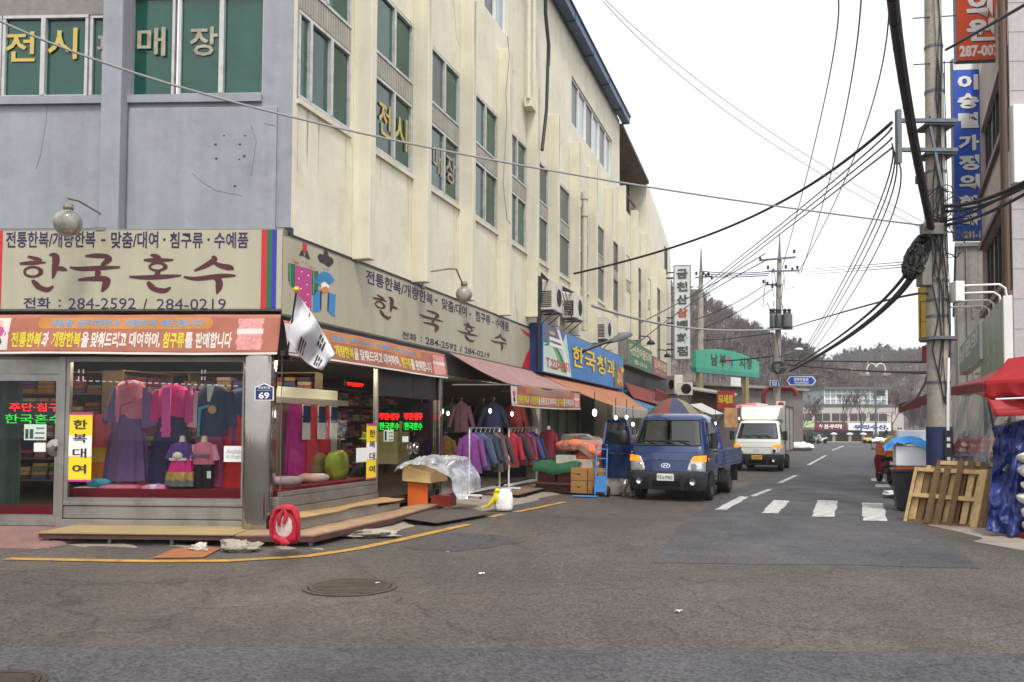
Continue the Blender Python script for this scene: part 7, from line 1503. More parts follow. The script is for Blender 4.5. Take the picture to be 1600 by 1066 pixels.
# row of buildings closing the right side further on
b = MB(FR); b.box(-60, -13.5, 1.2, 8, 0, 3.4); tag(b.build('market_shed', PINKW), 'low rendered market shed beyond the red awnings', 'building')

# ------------------------------------------------------------------ near concrete pole and its clutter
PB_ = D(1468, 700, 16.0); PX, PY = PB_.x, PB_.y
def pole(name, label, x, y, h, r0, r1, group='concrete utility poles'):
    t = thing(name, label, 'utility pole', (x, y, 0), 0, group); b = MB(); b.lathe([(lerp(r0, r1, k/8), h*k/8) for k in range(9)], (x, y, 0), 20); b.build('shaft', CONC, t, smooth=True); return t
np_ = pole('utility_pole', 'near concrete utility pole wrapped in cables behind the wooden pallets', PX, PY, 13.5, .225, .13)
zof = lambda py: D(1468, py, PY).z
def rad(z): return lerp(.225, .13, z/13.5)
for py in (75, 145, 200, 240, 270, 300, 400, 440, 470, 495, 530, 598):
    z = zof(py); b = MB(); b.lathe([(rad(z)+.012, -.025), (rad(z)+.014, .025)], (PX, PY, z), 20); b.build('clamp_band', GALV, np_)
b = MB(); xs_ = D(1393, 200, PY).x
for py in (196, 241): z = zof(py); b.box(xs_, PX+.3, PY-.28, PY-.2, z-.035, z+.035); b.box(PX-.3, PX+.3, PY-.24, PY+.24, z-.07, z-.045)
b.box(xs_-.02, xs_+.06, PY-.3, PY-.18, zof(262), zof(180)); b.bar((PX, PY-.24, zof(300)), (D(1445, 300, PY).x, PY-.24, zof(205)), .05); b.build('cross_arm', GALV, np_)
for py in (33, 105): z = zof(py); b = MB(); b.bar((PX-.45, PY-.1, z), (PX+.4, PY-.1, z+.06), .018); b.build('step_bolt', DARKM, np_)
b = MB(); z = zof(530); b.lathe([(rad(z)+.02, -.04), (.34, -.03), (.34, .03), (rad(z)+.02, .04)], (PX, PY, z), 20); b.build('collar', GALV, np_)
b = MB(); b.box(PX-.36, PX-.17, PY-.16, PY+.1, zof(448), zof(385)); b.build('cable_box', ALUD, np_, bevel=.01)
b = MB(); b.box(PX+.2, PX+.37, PY-.3, PY-.05, zof(474), zof(443)); b.build('meter_box', WHITE, np_, bevel=.01)
b = MB(); b.box(PX-.42, PX-.02, PY-.34, PY-.18, zof(372), zof(355)); b.build('splice_box', ALUD, np_, bevel=.01)
b = MB(); b.box(D(1424, 290, PY).x, D(1437, 290, PY).x, PY-.3, PY-.15, zof(292), zof(280)); b.build('small_box', DARKM, np_)
BLUEW = mat('navy_pole_wrap', (34, 42, 84), .6, noise=((7, .25),)); b = MB(); b.lathe([(.24, .35), (.236, zof(667))], (PX, PY, 0), 20, cap=False); b.build('pole_wrap', BLUEW, np_, smooth=True)
b = MB(); b.tube([(PX+.03, PY-.23, .2), (PX+.05, PY-.23, 2.2), (PX+.09, PY-.21, 3.0)], .028, 8); b.build('conduit', WHITE, np_); b = MB(); b.box(PX-.04, PX+.1, PY-.27, PY-.22, 1.0, 1.62); b.build('sticker_panel', BLACKP, np_); b = MB()
for z in (1.42, 1.3, 1.05): b.box(PX, PX+.06, PY-.278, PY-.271, z, z+.07)
b.build('sticker', WHITE, np_)
rgc = random.Random(12); wires = []
for k in range(11):
    z0, z1 = rgc.uniform(2.0, 5.5), rgc.uniform(5.5, 10.5); a = rgc.uniform(-2.6, .0); P = []
    for i in range(9): z = lerp(z0, z1, i/8); an = a+rgc.uniform(-.35, .35); P.append((PX+(rad(z)+.025)*math.cos(an), PY+(rad(z)+.025)*math.sin(an), z))
    wires.append(P)
for k in range(10):
    z = rgc.uniform(4.9, 6.1); r = rgc.uniform(.12, .3); cx = PX+rgc.uniform(-.3, .35); wires.append([(cx+r*math.cos(q)*rgc.uniform(.8, 1.2), PY-.28+rgc.uniform(-.06, .06), z+r*1.2*math.sin(q)*rgc.uniform(.8, 1.2)) for q in np.linspace(0, rgc.uniform(4, 7), 12)])
b = MB()
for P in wires: b.tube(P, rgc.uniform(.006, .013), 5)
b.build('loose_wire', CABLE, np_, smooth=True)
b = MB(); rgc = random.Random(5)
cc_ = D(1432, 402, PY-.1)
for k in range(30):
    P = []; ph = rgc.uniform(0, 6); r1, r2 = rgc.uniform(.08, .2), rgc.uniform(.28, .46); tl = R(rgc.uniform(14, 34))
    for q in np.linspace(0, 6.6, 26): x, z = r1*math.cos(q+ph), r2*math.sin(q+ph); P.append((cc_.x+x*math.cos(tl)+z*math.sin(tl)+rgc.uniform(-.006, .006), cc_.y+rgc.uniform(-.09, .09), cc_.z+z*math.cos(tl)-x*math.sin(tl)))
    b.tube(P, .021, 6)
tag(b.build('cable_coil', CABLE, smooth=True), 'big black coil of spare cable hanging at the near pole', 'cable coil')
# narrow signs half hidden behind the pole
P = D(1453, 530, 20); b = MB(frame((P.x, P.y, 0), 0)); b.box(-.03, .12, 0, .5, D(1453, 528, 20).z, D(1453, 445, 20).z); tag(b.build('yellow_sign_edge', mat('sign_yellow_edge', (206, 180, 40), .5)), 'yellow edge of a sign peeping out behind the near pole', 'sign')
t = thing('hanging_sign', 'dark red sign with a white digit peeping out behind the near pole', 'sign', D(1452, 563, 20)); b = MB(frame((P.x, P.y, 0), 0)); b.box(-.05, .12, .0, .3, D(1453, 564, 20).z, D(1453, 539, 20).z); b.build('panel', mat('dark_red_sign', (140, 30, 44), .5), t); b = MB(frame((P.x, P.y, 0), 0)); b.text('2', -.03, -.008, D(1453, 561, 20).z, .1, .14, .03); b.build('lettering', WHITE, t)
b = MB(); f_ = [D(x, y, 16.6) for x, y in ((1438, 471), (1456, 471), (1456, 535), (1438, 535))]
for i in range(4): b.bar(f_[i], f_[(i+1) % 4], .014)
b.bar(D(1438, 503, 16.6), D(1456, 503, 16.6), .01); tag(b.build('wire_frame', DARKM), 'empty wire sign frame beside the near pole', 'sign frame')

# ------------------------------------------------------------------ red tents, plastic sheet, fruit, pallets
REDT = mat('bright_red_tent', (186, 26, 36), .5, thin=.4, noise=((2, .08),), bump=(3, .3, .05)); REDD = mat('deep_red_tent', (170, 44, 56), .5, thin=.45, noise=((2, .1),)); CLEAR = glass_mat('tent_plastic', (222, 222, 226), .5, .2, .05, .14, (160, 152, 146))
rf_ = lambda px, py, off: FR @ Vector((Rr(px, py, off)[0], -off, Rr(px, py, off)[1]))
tA = D(1487, 605, 17.6); tB = D(1541, 598, 14.3); nin = FR.to_3x3() @ Vector((0, 1, 0)); tC = tB+nin*.85+Vector((0, 0, .5)); tD = tA+nin*1.0+Vector((0, 0, .45))
tarp_roof('tent_roof', 'dull red tent roof behind the pole above the clear plastic', (tA, tB, tC, tD), REDD, .05, 2, 'tent')
tarp_roof('tent_valance', 'dark red tent valance over the clear plastic sheet', (tA+Vector((-.02, -.01, .0)), tB+Vector((-.02, -.01, 0)), tB+Vector((-.02, 0, -.15)), tA+Vector((-.02, 0, -.18))), DKRED, .01, 4, 'tent')
nA, nB = D(1537, 597, 13.2), D(1690, 590, 12.2)
tarp_roof('tent_roof', 'bright red tent front with wavy valance at the picture edge', (nA, nB, nB+Vector((.9, .9, .55)), nA+Vector((.75, .6, .42))), REDT, .06, 3, 'tent')
b = MB(); b.grid(lambda u, v: nA.lerp(nB, u)+Vector((0, -.02-.03*math.sin(u*26)*v, -v*(.24+.03*math.sin(u*19)))), 50, 6); tag(b.build('tent_valance', REDT, smooth=True, solid=.006), 'bright red wavy valance hanging from the tent front', 'tent')
mA, mB = D(1555, 626, 12.9), D(1690, 620, 12.5)
b = MB(); b.grid(lambda u, v: mA.lerp(mB, u)+Vector((0, .5*(1-v), .12*(1-v)-.25*max(0, v-.5)*2)), 20, 6); ob = b.build('small_awning', REDT, smooth=True, solid=.006); tag(ob, 'lower red awning with a white stripe at the picture edge', 'awning')
b = MB(); b.tube([mA+Vector((0, -.012, .02)), mB+Vector((0, -.012, .02))], .013, 6); s_ = b.build('white_stripe', WHITE, ob) if False else b.build('awning_rail', WHITE); tag(s_, 'white rail along the lower red awning', 'rail')
fp = D(1541, 700, 14.2); t = thing('tent_support', 'grey steel tent post beside the plastic sheet', 'tent frame', (fp.x, fp.y, 0)); b = MB(); b.tube([(fp.x, fp.y, 0), (fp.x, fp.y, 2.35)], .03, 10); b.build('post', GALV, t); b = MB(); b.tube([tA+Vector((0.05, .05, -.02)), tB+Vector((.05, .05, -.02))], .02, 8); b.tube([(tA.x+.05, tA.y+.05, 0), (tA.x+.05, tA.y+.05, tA.z)], .025, 8); b.build('rail', GALV, t)
sL, sR = D(1468, 720, 16.6), D(1546, 722, 13.7)
def sheet(u, v):
    a = (tA+Vector((0, 0, -.15))).lerp(tB+Vector((0.15, 0, -.15)), u); c_ = sL.lerp(sR, u); p = a.lerp(c_, v**1.15); k = .03*math.sin(u*14+v*4)+.025*cr(u*5+v, v*1.2, 2.); return p+Vector((-.8*k, -.5*k, 0))
b = MB(); b.grid(sheet, 60, 30); tag(b.build('plastic_sheet', CLEAR, smooth=True), 'clear plastic sheet falling in folds from the red tent over the fruit', 'plastic sheet')
def sheet2(u, v):
    a = D(1542, 612, 14.0).lerp(D(1600, 640, 13.4), u); c_ = D(1546, 722, 13.6).lerp(D(1582, 742, 13.1), u); p = a.lerp(c_, v); k = .06*math.sin(u*9+v*8); return p+Vector((-k, -k, 0))
b = MB(); b.grid(sheet2, 24, 24); tag(b.build('plastic_sheet', CLEAR, smooth=True), 'clear plastic curtain hanging right of the grey tent post', 'plastic sheet')
# fruit on a stand
fc = D(1490, 716, 16.2); FT2 = frame((fc.x+.6, fc.y, .26), R(-60)); t = thing('fruit_stand', 'wooden fruit stand inside the red tent', 'stand', FT2.to_translation()); b = MB(FT2); b.box(-1.4, 1.6, -.45, .6, .78, .84)
for x in (-1.3, 1.5):
    for y in (-.4, .5): b.box(x-.04, x+.04, y-.04, y+.04, -.26, .78)
b.build('table_frame', BRWN, t)
ORF = [mat('tomato_red', (216, 74, 44), .35, noise=((5, .1),)), mat('tomato_orange', (230, 112, 62), .35, noise=((5, .1),))]
# fruit heap: every fruit a thing of its own
fm = None; rgf = random.Random(14); nfr = 0
for layer, (nx, ny) in enumerate(((17, 8), (15, 6), (11, 4))):
    for i in range(nx):
        for j in range(ny):
            x, y = lerp(-1.15, 1.25, (i+.5)/nx)+rgf.uniform(-.02, .02), lerp(-.38+.07*layer, .35-.07*layer, (j+.5)/ny)+rgf.uniform(-.02, .02); z = .84+.065+layer*.095
            if fm is None:
                b = MB(Matrix.Translation(FT2 @ Vector((x, y, z)))); b.ell((0, 0, 0), (.066, .066, .06), 10, 7); fm = [b.build('tomato', ORF[0], None, smooth=True)]; b = MB(Matrix.Translation(FT2 @ Vector((x+.13, y, z)))); b.ell((0, 0, 0), (.064, .064, .058), 10, 7); fm.append(b.build('tomato', ORF[1], None, smooth=True))
                for f in fm: tag(f, 'red orange tomato in the heap under the clear plastic of the tent', 'tomato', 'tomatoes heaped in the red tent')
                continue
            f = fm[rgf.random() < .35]; dup(f, Matrix.Translation(FT2 @ Vector((x, y, z))) @ Matrix.Rotation(rgf.uniform(0, 3), 4, 'Z'))
WOODP = [mat('pallet_pale_board', (190, 160, 112), .8, noise=((2, .12), (16, .12)), streak=.12, dirt=((150, 120, 78), .5), dscale=3), mat('pallet_brown_board', (112, 86, 54), .85, noise=((2, .15), (16, .15)), streak=.2, dirt=((84, 64, 44), .6), dscale=3)]
pa_, pb_ = G(1411, 815), G(1537, 829); dirp = Vector((pb_.x-pa_.x, pb_.y-pa_.y, 0)); Lp = dirp.length; dirp.normalize(); nrm = Vector((-dirp.y, dirp.x, 0)); lean = R(20)
nrm = nrm if nrm.x > 0 else -nrm
def pallet(label, o, L_, H_, ln):
    up_ = (nrm*math.sin(ln)+Vector((0, 0, 1))*math.cos(ln)); bk = up_.cross(dirp); bk = bk if bk.dot(nrm) > 0 else -bk
    M2 = Matrix(((dirp.x, bk.x, up_.x, o.x), (dirp.y, bk.y, up_.y, o.y), (dirp.z, bk.z, up_.z, o.z), (0, 0, 0, 1))); t = thing('wooden_pallet', label, 'pallet', o, 0, 'wooden pallets leaning by the tent'); rg = random.Random(int(o.x*1000))
    for k, u in enumerate((.0, .27, .40, .56, .85)):
        w_ = .1 if k else .05; b = MB(M2); b.box(u*L_, u*L_+w_+rg.uniform(0, .03), .0, .022, rg.uniform(0, .02), H_-rg.uniform(0, .02)); b.build('front_board', WOODP[1 if k in (1, 2, 3) or rg.random() < .4 else 0], t, bevel=.003)
    b = MB(M2); b.box(.97*L_-.05, L_, .0, .022, 0, H_); b.build('front_board', WOODP[1], t, bevel=.003)
    for v in (.0, .46, .92): b = MB(M2); b.box(0, L_, .024, .105, v*H_, v*H_+.075); b.build('bearer', WOODP[rg.random() < .5], t, bevel=.004)
    for k in range(9): b = MB(M2); a = L_*(k/9)+.01; b.box(a, a+L_/9-.03-rg.uniform(0, .02), .107, .128, rg.uniform(0, .01), H_); b.build('back_board', WOODP[0 if rg.random() < .8 else 1], t, bevel=.003)
    return t
pallet('front wooden pallet of the three leaning against the tent', Vector((pa_.x, pa_.y, .0)), Lp*.98, 1.04, lean)
pallet('middle wooden pallet sandwiched between the two other leaning ones', Vector((pa_.x, pa_.y, .0))+nrm*.16+dirp*.14, Lp*.96, 1.06, lean*.95)
pallet('rear wooden pallet of the leaning stack with its top sticking up', Vector((pa_.x, pa_.y, .0))+nrm*.33+dirp*.22, Lp*.98, 1.16, lean*.9)
def drape(u, v):
    top_ = [D(1556, 668, 13.75), D(1640, 650, 12.9)]; bot = [D(1545, 826, 13.05), D(1650, 850, 12.3)]
    p = top_[0].lerp(top_[1], u).lerp(bot[0].lerp(bot[1], u), v); k = .16*cr(u*1.7+v*.6, v*2.1, 4.)+.04*cr(u*6+v*2, v*3, 8.); k += .16*max(0, v-.75)*math.sin(u*17+1); return Vector((p.x-k*.8, p.y-k, max(.01, p.z)))
b = MB(); b.grid(drape, 70, 60); tag(b.build('blue_tarp', TARP, smooth=True, solid=.004), 'royal blue tarpaulin hanging to the ground right of the pallets', 'tarpaulin')
for k in range(6):
    P = D(1606, 800, 12.45); lump('white_sack', 'white sack lying in the pile beside the blue tarpaulin', 'sack', (P.x+.2+.03*(k % 2), P.y+.02*(k % 3), .1+.205*k), (.27+.02*(k % 3), .24, .13), MATS['sack_white'], 30+k, 'white sacks piled by the blue tarpaulin', 2, .07)
t = thing('tent_support', 'grey posts and rail carrying the bright red tent front', 'tent frame', (nB.x, nB.y, 0))
for q in (nB, nA+Vector((.75, .6, .42)), nB+Vector((.9, .9, .55))): b = MB(); b.tube([(q.x, q.y, 0), (q.x, q.y, q.z-.02)], .025, 8); b.build('post', GALV, t)
b = MB(); b.tube([D(1552, 667, 13.8), D(1645, 649, 12.9)], .02, 8); b.tube([nA+Vector((.03, .03, -.03)), nB+Vector((0, .03, -.03))], .02, 8); b.tube([D(1552, 667, 13.8), nA+Vector((.03, .03, -.03))], .02, 8); b.build('rail', GALV, t)
b = MB(); P = D(1604, 826, 12.4); b.box(P.x-.08, P.x+.5, P.y-.1, P.y+.3, 0.0, .1); tag(b.build('red_plank', DKRED), 'dark red base board under the white sacks', 'board')
# bin, foam boxes, plastic bag, scooter
bc = G(1424, 800); Fb = frame((bc.x+.12, bc.y+.35, 0), R(-20)); t = thing('waste_bin', 'dark grey waste bin behind the leaning pallets', 'bin', Fb.to_translation()); b = MB(Fb); b.loft([[(-.24, -.28, .04), (.24, -.28, .04), (.24, .28, .04), (-.24, .28, .04)], [(-.3, -.34, .78), (.3, -.34, .78), (.3, .34, .78), (-.3, .34, .78)]]); b.build('body', BLACKP, t, bevel=.02, weld=True); b = MB(Fb); b.box(-.33, .33, -.37, .37, .78, .84); b.build('rim', BLACKP, t, bevel=.01)
b = MB(Fb); b.box(-.25, .27, -.3, .3, .841, .9); tag(b.build('orange_lid', mat('orange_plastic', (214, 96, 50), .5)), 'orange plastic tray lying on the grey bin', 'tray')
FOAM = mat('styrofoam', (226, 228, 230), .85, noise=((40, .04),)); b = MB(Fb); b.box(-.26, .34, -.34, .3, .905, 1.3); tag(b.build('foam_box', FOAM, bevel=.02), 'white foam box under the blue plastic bag', 'foam box', 'white foam boxes'); b = MB(Fb); b.box(-.2, .32, -.1, .34, 1.34, 1.62); tag(b.build('foam_box', FOAM, bevel=.02), 'white foam box on top of the blue plastic bag pile', 'foam box', 'white foam boxes')
SKYP = mat('sky_blue_plastic', (40, 140, 214), .3, noise=((5, .12),), coat=.3)
b = MB(Fb); b.grid(lambda u, v: (lerp(-.46, .42, u), lerp(-.42, .3, v), 1.33+.12*math.sin(math.pi*u)*(1-.3*v)+.05*cr(u*4, v*4, 3.)-.16*max(0, .25-v)*4*(.5+u)-.12*max(0, .2-u)*5), 40, 30); tag(b.build('plastic_bag', SKYP, smooth=True), 'sky blue plastic bag crumpled on the foam box', 'plastic bag')
P = D(1398, 700, 26.5); t = thing('pharmacy_sign', 'round yellow pharmacy sign behind the scooter', 'sign', (P.x, P.y, 0)); FPh = frame((P.x, P.y, 0), R(-8)); zc = D(1398, 698, 26.5).z; b = MB(FPh); b.lathe([(.01, -.06), (.33, -.06), (.35, -.04), (.35, .04), (.33, .06), (.01, .06)], (0, 0, zc), 28, 'Y'); b.build('disc', mat('sign_olive_yellow', (206, 192, 30), .5), t); b = MB(FPh); b.text('약국', -.24, -.07, zc-.02, .48, .2, .05); b.build('lettering', INK, t); b = MB(FPh); b.tube([(0, 0, 0), (0, 0, zc-.3)], .03, 8); b.build('post', GALV, t)
def scooter(label, P, rz, bodym, crate=None):
    F = frame(P, rz); t = thing('scooter', label, 'scooter', P, rz)
    wheel(F, t, .055, .05, .24, .11); wheel(F, t, .05, 1.2, .24, .1)
    b = MB(F); b.loft([[(s*.13*k, y, z+e) for s, e in ((-1, 0), (-1, .1), (0, .16), (1, .1), (1, 0))] for y, z, k in ((-.16, .6, .5), (.05, .55, 1.1), (.35, .5, 1.2), (.6, .36, .9))]); b.build('tail_body', bodym, t, smooth=True, weld=True); b = MB(F); b.loft([[(-.12, y, z), (.12, y, z), (.14, y, z+.07), (0, y, z+.1), (-.14, y, z+.07)] for y, z in ((-.1, .72), (.2, .72), (.55, .66))]); b.build('seat', BLACK, t, smooth=True, weld=True)
    b = MB(F); b.bar((0, .55, .3), (0, .95, .3), .24, .05); b.loft([[(-.16, .95, .3), (.16, .95, .3), (.16, 1.0, .3), (-.16, 1.0, .3)], [(-.2, 1.0, .7), (.2, 1.0, .7), (.2, 1.06, .7), (-.2, 1.06, .7)], [(-.1, .98, 1.0), (.1, .98, 1.0), (.1, 1.08, 1.0), (-.1, 1.08, 1.0)]]); b.build('front_shield', bodym, t, weld=True)
    b = MB(F); b.tube([(-.33, .88, 1.02), (-.1, 1.0, 1.02), (.1, 1.0, 1.02), (.33, .88, 1.02)], .018, 8); b.tube([(0, 1.03, 1.0), (0, 1.2, .25)], .03, 8)
    for s in (-1, 1): b.tube([(s*.26, .92, 1.02), (s*.32, .95, 1.2)], .008, 5); b.ell((s*.33, .95, 1.24), (.06, .015, .045), 10, 6)
    b.build('handlebar', BLACKP, t); b = MB(F); b.box(-.1, .1, -.2, -.18, .58, .68); b.box(-.06, .06, -.21, -.18, .36, .5); b.build('rear_plate', WHITE, t); b = MB(F); b.box(-.14, .14, -.16, .3, .34, .48); b.tube([(.13, .5, .26), (.16, -.2, .3)], .05, 8); b.box(-.1, .1, -.24, -.1, .4, .5); b.build('engine', BLACKP, t); return F
p = G(1393, 757); FS_ = scooter('dark red delivery scooter seen from behind carrying an orange crate', Vector((p.x, p.y, 0)), R(-8), mat('dark_red_enamel', (110, 28, 34), .3, coat=.5))
ORC = mat('orange_crate_plastic', (214, 104, 30), .45, noise=((5, .1),)); t = thing('plastic_crate', 'orange plastic crate tied on the back of the scooter', 'crate', FS_ @ Vector((0, -.1, .83))); b = MB(FS_ @ Matrix.Translation((-.1, -.1, .85)) @ Matrix.Rotation(R(5), 4, 'Y'))
W2_, D2_, H2_ = .3, .26, .34
for q in ((-W2_, W2_, -D2_, -D2_+.02), (-W2_, W2_, D2_-.02, D2_), (-W2_, -W2_+.02, -D2_, D2_), (W2_-.02, W2_, -D2_, D2_)): b.box(*q, 0, H2_)
b.box(-W2_, W2_, -D2_, D2_, 0, .02)
for z in (0, .11, .22, .31): b.box(-W2_-.012, W2_+.012, -D2_-.012, -D2_, z, z+.025); b.box(-W2_-.012, -W2_, -D2_, D2_, z, z+.025)
for k in range(7): x = -W2_+k*W2_/3; b.box(x-.01, x+.01, -D2_-.01, -D2_, 0, H2_)
b.build('crate_wall', ORC, t); b = MB(FS_); b.box(-.18, .0, -.385, -.372, 1.0, 1.1); b.build('printed_mark', WHITE, t)
P = G(1379, 772); lump('plastic_litter', 'grey white plastic litter on the pavement behind the pallets', 'litter', (G(1403, 778).x, G(1403, 778).y, .03), (.3, .35, .06), FOAM, 9, None, 2, .3)
# dark red awning beyond the pole with clear plastic
d0, d1 = D(1404, 632, 31), D(1462, 612, 24.5)
tarp_roof('awning', 'dark red stall awning just beyond the near pole', (d0, d1, d1+Vector((1.6, .7, .35)), d0+Vector((1.6, .7, .35))), DKRED, .05, 2); b = MB(); b.grid(lambda u, v: d0.lerp(d1, u)+Vector((0, -.02, -v*.33)), 10, 3); tag(b.build('valance', DKRED, solid=.006), 'dark red valance of the stall beyond the near pole', 'awning')
b = MB(); b.grid(lambda u, v: (d0+Vector((0, 0, -.3))).lerp(d1+Vector((0, 0, -.3)), u).lerp(D(1438, 668, 29).lerp(D(1470, 668, 25), u), v)+Vector((.05*math.sin(u*15+v*6), 0, 0)), 30, 16); tag(b.build('plastic_sheet', CLEAR, smooth=True), 'clear plastic sheet sagging below the dark red stall awning', 'plastic sheet')
b = MB(); b.tube([D(1411, 635, 27), D(1432, 622, 25), D(1445, 600, 22), D(1452, 575, 18)], .035, 8); tag(b.build('hose', CABLEG, smooth=True), 'pale hose hanging between the near pole and the stall awning', 'hose')
# ------------------------------------------------------------------ far poles
def far_pole(px_b, px_t, y_top, Y, r0, label):
    a = D(px_b, 660, Y); top_ = D(px_t, y_top, Y); t = thing('utility_pole', label, 'utility pole', (a.x, a.y, 0), 0, 'concrete utility poles'); b = MB(); b.loft([[(lerp(a.x, top_.x, k)+lerp(r0, r0*.5, k)*math.cos(q), a.y+lerp(r0, r0*.5, k)*math.sin(q), top_.z*k) for q in [2*math.pi*i/14 for i in range(14)]] for k in (0, .3, .6, .88)]); b.build('shaft', CONC, t, smooth=True)
    b = MB(); b.tube([(lerp(a.x, top_.x, .86), a.y, top_.z*.87), (top_.x, a.y, top_.z)], [r0*.45, .03], 8); b.build('tip', GALV, t); return t
def insul(b, p, s=1.): b.lathe([(.05*s, 0), (.09*s, .05*s), (.05*s, .1*s), (.09*s, .15*s), (.05*s, .22*s)], p, 10)
YM = 53.0; mp_ = far_pole(1212, 1218.5, 366, YM, .26, 'tall utility pole carrying grey transformers in the middle of the street view')
M_ = lambda x, y, dy=0: D(x, y, YM+dy)
b = MB(); b.bar(M_(1187, 407, -.2), M_(1243, 402, -.2), .12); b.bar(M_(1201, 424, -.25), M_(1248, 423, -.25), .1); b.bar(M_(1196, 445, -.2), M_(1222, 445, -.2), .1); b.build('cross_arm', GALV, mp_)
b = MB()
for x, y in ((1188, 408), (1241, 396), (1200, 421), (1208, 426), (1228, 420), (1238, 424), (1246, 421), (1193, 443), (1199, 446), (1207, 450), (1213, 448)): insul(b, M_(x, y, -.2), 1.1)
b.build('insulator', DARKM, mp_)
for x, w_ in ((1207, 4.5), (1216.5, 5), (1230, 8)):
    c0 = M_(x, 512, -.45); r = w_/1300*YM; h = 20/1300*YM; b = MB(); b.lathe([(r*.9, 0), (r, .04), (r, h), (r*.8, h+.05), (.02, h+.06)], c0, 18); b.build('transformer', GALV, mp_, smooth=True); b = MB(); 
    for e in (-.4, .4): insul(b, (c0.x+e*r, c0.y, c0.z+h+.04), 1.6)
    b.build('bushing', DARKM, mp_)
b = MB(); b.bar(M_(1200, 513.5, -.4), M_(1238, 513.5, -.4), .14); b.build('platform', GALV, mp_)
b = MB(); b.tube([M_(1217, 558, -.2), M_(1232, 552, -.3), M_(1243, 547, -.4), M_(1248, 546, -.4)], .05, 8); b.build('lamp_arm', GALV, mp_); b = MB(); b.ell(M_(1248.5, 546, -.4), (.27, .16, .1), 12, 8); b.build('lamp_head', WHITE, mp_, smooth=True)
rgm = random.Random(7); b = MB()
for k in range(14):
    x0, y0 = rgm.uniform(1195, 1225), rgm.uniform(415, 600); x1, y1 = x0+rgm.uniform(-14, 22), y0+rgm.uniform(15, 50); b.tube([M_(x0, y0, -.3), M_((x0+x1)/2+rgm.uniform(-8, 8), max(y0, y1)+4, -.4), M_(x1, y1, -.3)], .022, 5)
b.build('loose_wire', CABLE, mp_, smooth=True); b = MB()
for k in range(6): P = [M_(1213+9*math.cos(q)*rgm.uniform(.6, 1.3)+k, 575+9*math.sin(q)*rgm.uniform(.7, 1.2), -.4) for q in np.linspace(0, 6, 14)]; b.tube(P, .03, 5)
b.build('cable_loop', CABLE, mp_)
def plate(name, label, l, r, yt, yb, Y, face, text, arm=None, arrow=True, ink=WHITE, cat='street sign'):
    a, c = D(l, (yt+yb)/2, Y), D(r, (yt+yb)/2, Y); z0, z1 = D(l, yb, Y).z, D(l, yt, Y).z; F = frame((a.x, a.y, 0), 0); W = c.x-a.x; t = thing(name, label, cat, (a.x, a.y, z0)); h = (z1-z0)/2; e = min(h*.7, W*.12) if arrow else 0
    o = lambda d: [(d*1.5, z0+h), (e+d, z0+d), (W-e-d, z0+d), (W-d*1.5, z0+h), (W-e-d, z1-d), (e+d, z1-d)] if arrow else [(d, z0+d), (W-d, z0+d), (W-d, z1-d), (d, z1-d)]
    b = MB(F); b.prism(o(0), -.02, .02); b.build('border', WHITE, t); b = MB(F); b.prism(o(.05 if arrow else .03), -.026, -.0); b.build('face', face, t)
    if text: b = MB(F); b.text(text, W*.24, -.032, z0+h*.8, W*.5, h*.85, .03); b.bar((W*.26, -.03, z0+h*.5), (W*.74, -.03, z0+h*.5), .05); b.build('lettering', ink, t)
    if arm: b = MB(); b.tube([D(*arm[0], Y), D(*arm[1], Y)], .05, 6); b.build('arm', GALV, t)
SBL = mat('road_sign_blue', (36, 76, 176), .4)
plate('street_sign', 'blue hexagonal street name sign on the transformer pole', 1229, 1275, 588, 602, 52.4, SBL, '전주천동로', ((1216, 587), (1276, 586.5))); plate('street_sign', 'small blue rectangular sign left of the transformer pole', 1203, 1217, 594.5, 604, 52.6, SBL, '안내', ((1203, 604.5), (1218, 604.5)), False)
t = thing('gate_arch', 'red steel pipe arch over the side road behind the box truck', 'arch', D(1194, 660, 56)); b = MB(); b.tube([D(1193, 650, 56), D(1193, 618, 56), D(1196, 609, 56), D(1203, 606, 56), D(1238, 607, 55), D(1243, 611, 55), D(1244, 619, 55)], .16, 10); b.build('pipe', mat('dark_red_pipe', (128, 34, 42), .5), t, smooth=True)
t = thing('round_sign', 'white board with a red disc above the box truck', 'sign', D(1220, 640, 50)); b = MB(frame(D(1220, 640, 50), 0)); b.box(-.27, .27, -.03, .03, 0, .5); b.build('panel', WHITE, t); b = MB(frame(D(1220, 640, 50), 0)); b.lathe([(.01, -.04), (.2, -.04), (.2, -.032)], (0, 0, .25), 20, 'Y'); b.build('disc', RED, t)
YL = 57.0; lp = far_pole(1093.5, 1095.5, 388, YL, .27, 'utility pole rising behind the end of the cream building'); b = MB(); L_ = lambda x, y: D(x, y, YL-.3)
b.bar(L_(1086, 434), L_(1113, 432), .1); b.build('cross_arm', GALV, lp); b = MB()
for x, y in ((1088, 430), (1103, 434), (1107, 431), (1112, 436), (1099, 430)): insul(b, L_(x, y), 1.1)
b.build('insulator', DARKM, lp); b = MB(); b.tube([L_(1095, 453), L_(1088, 452)], .05, 6); b.build('lamp_arm', GALV, lp); b = MB(); b.ell(L_(1085, 452), (.3, .16, .11), 12, 8); b.build('lamp_head', WHITE, lp, smooth=True)
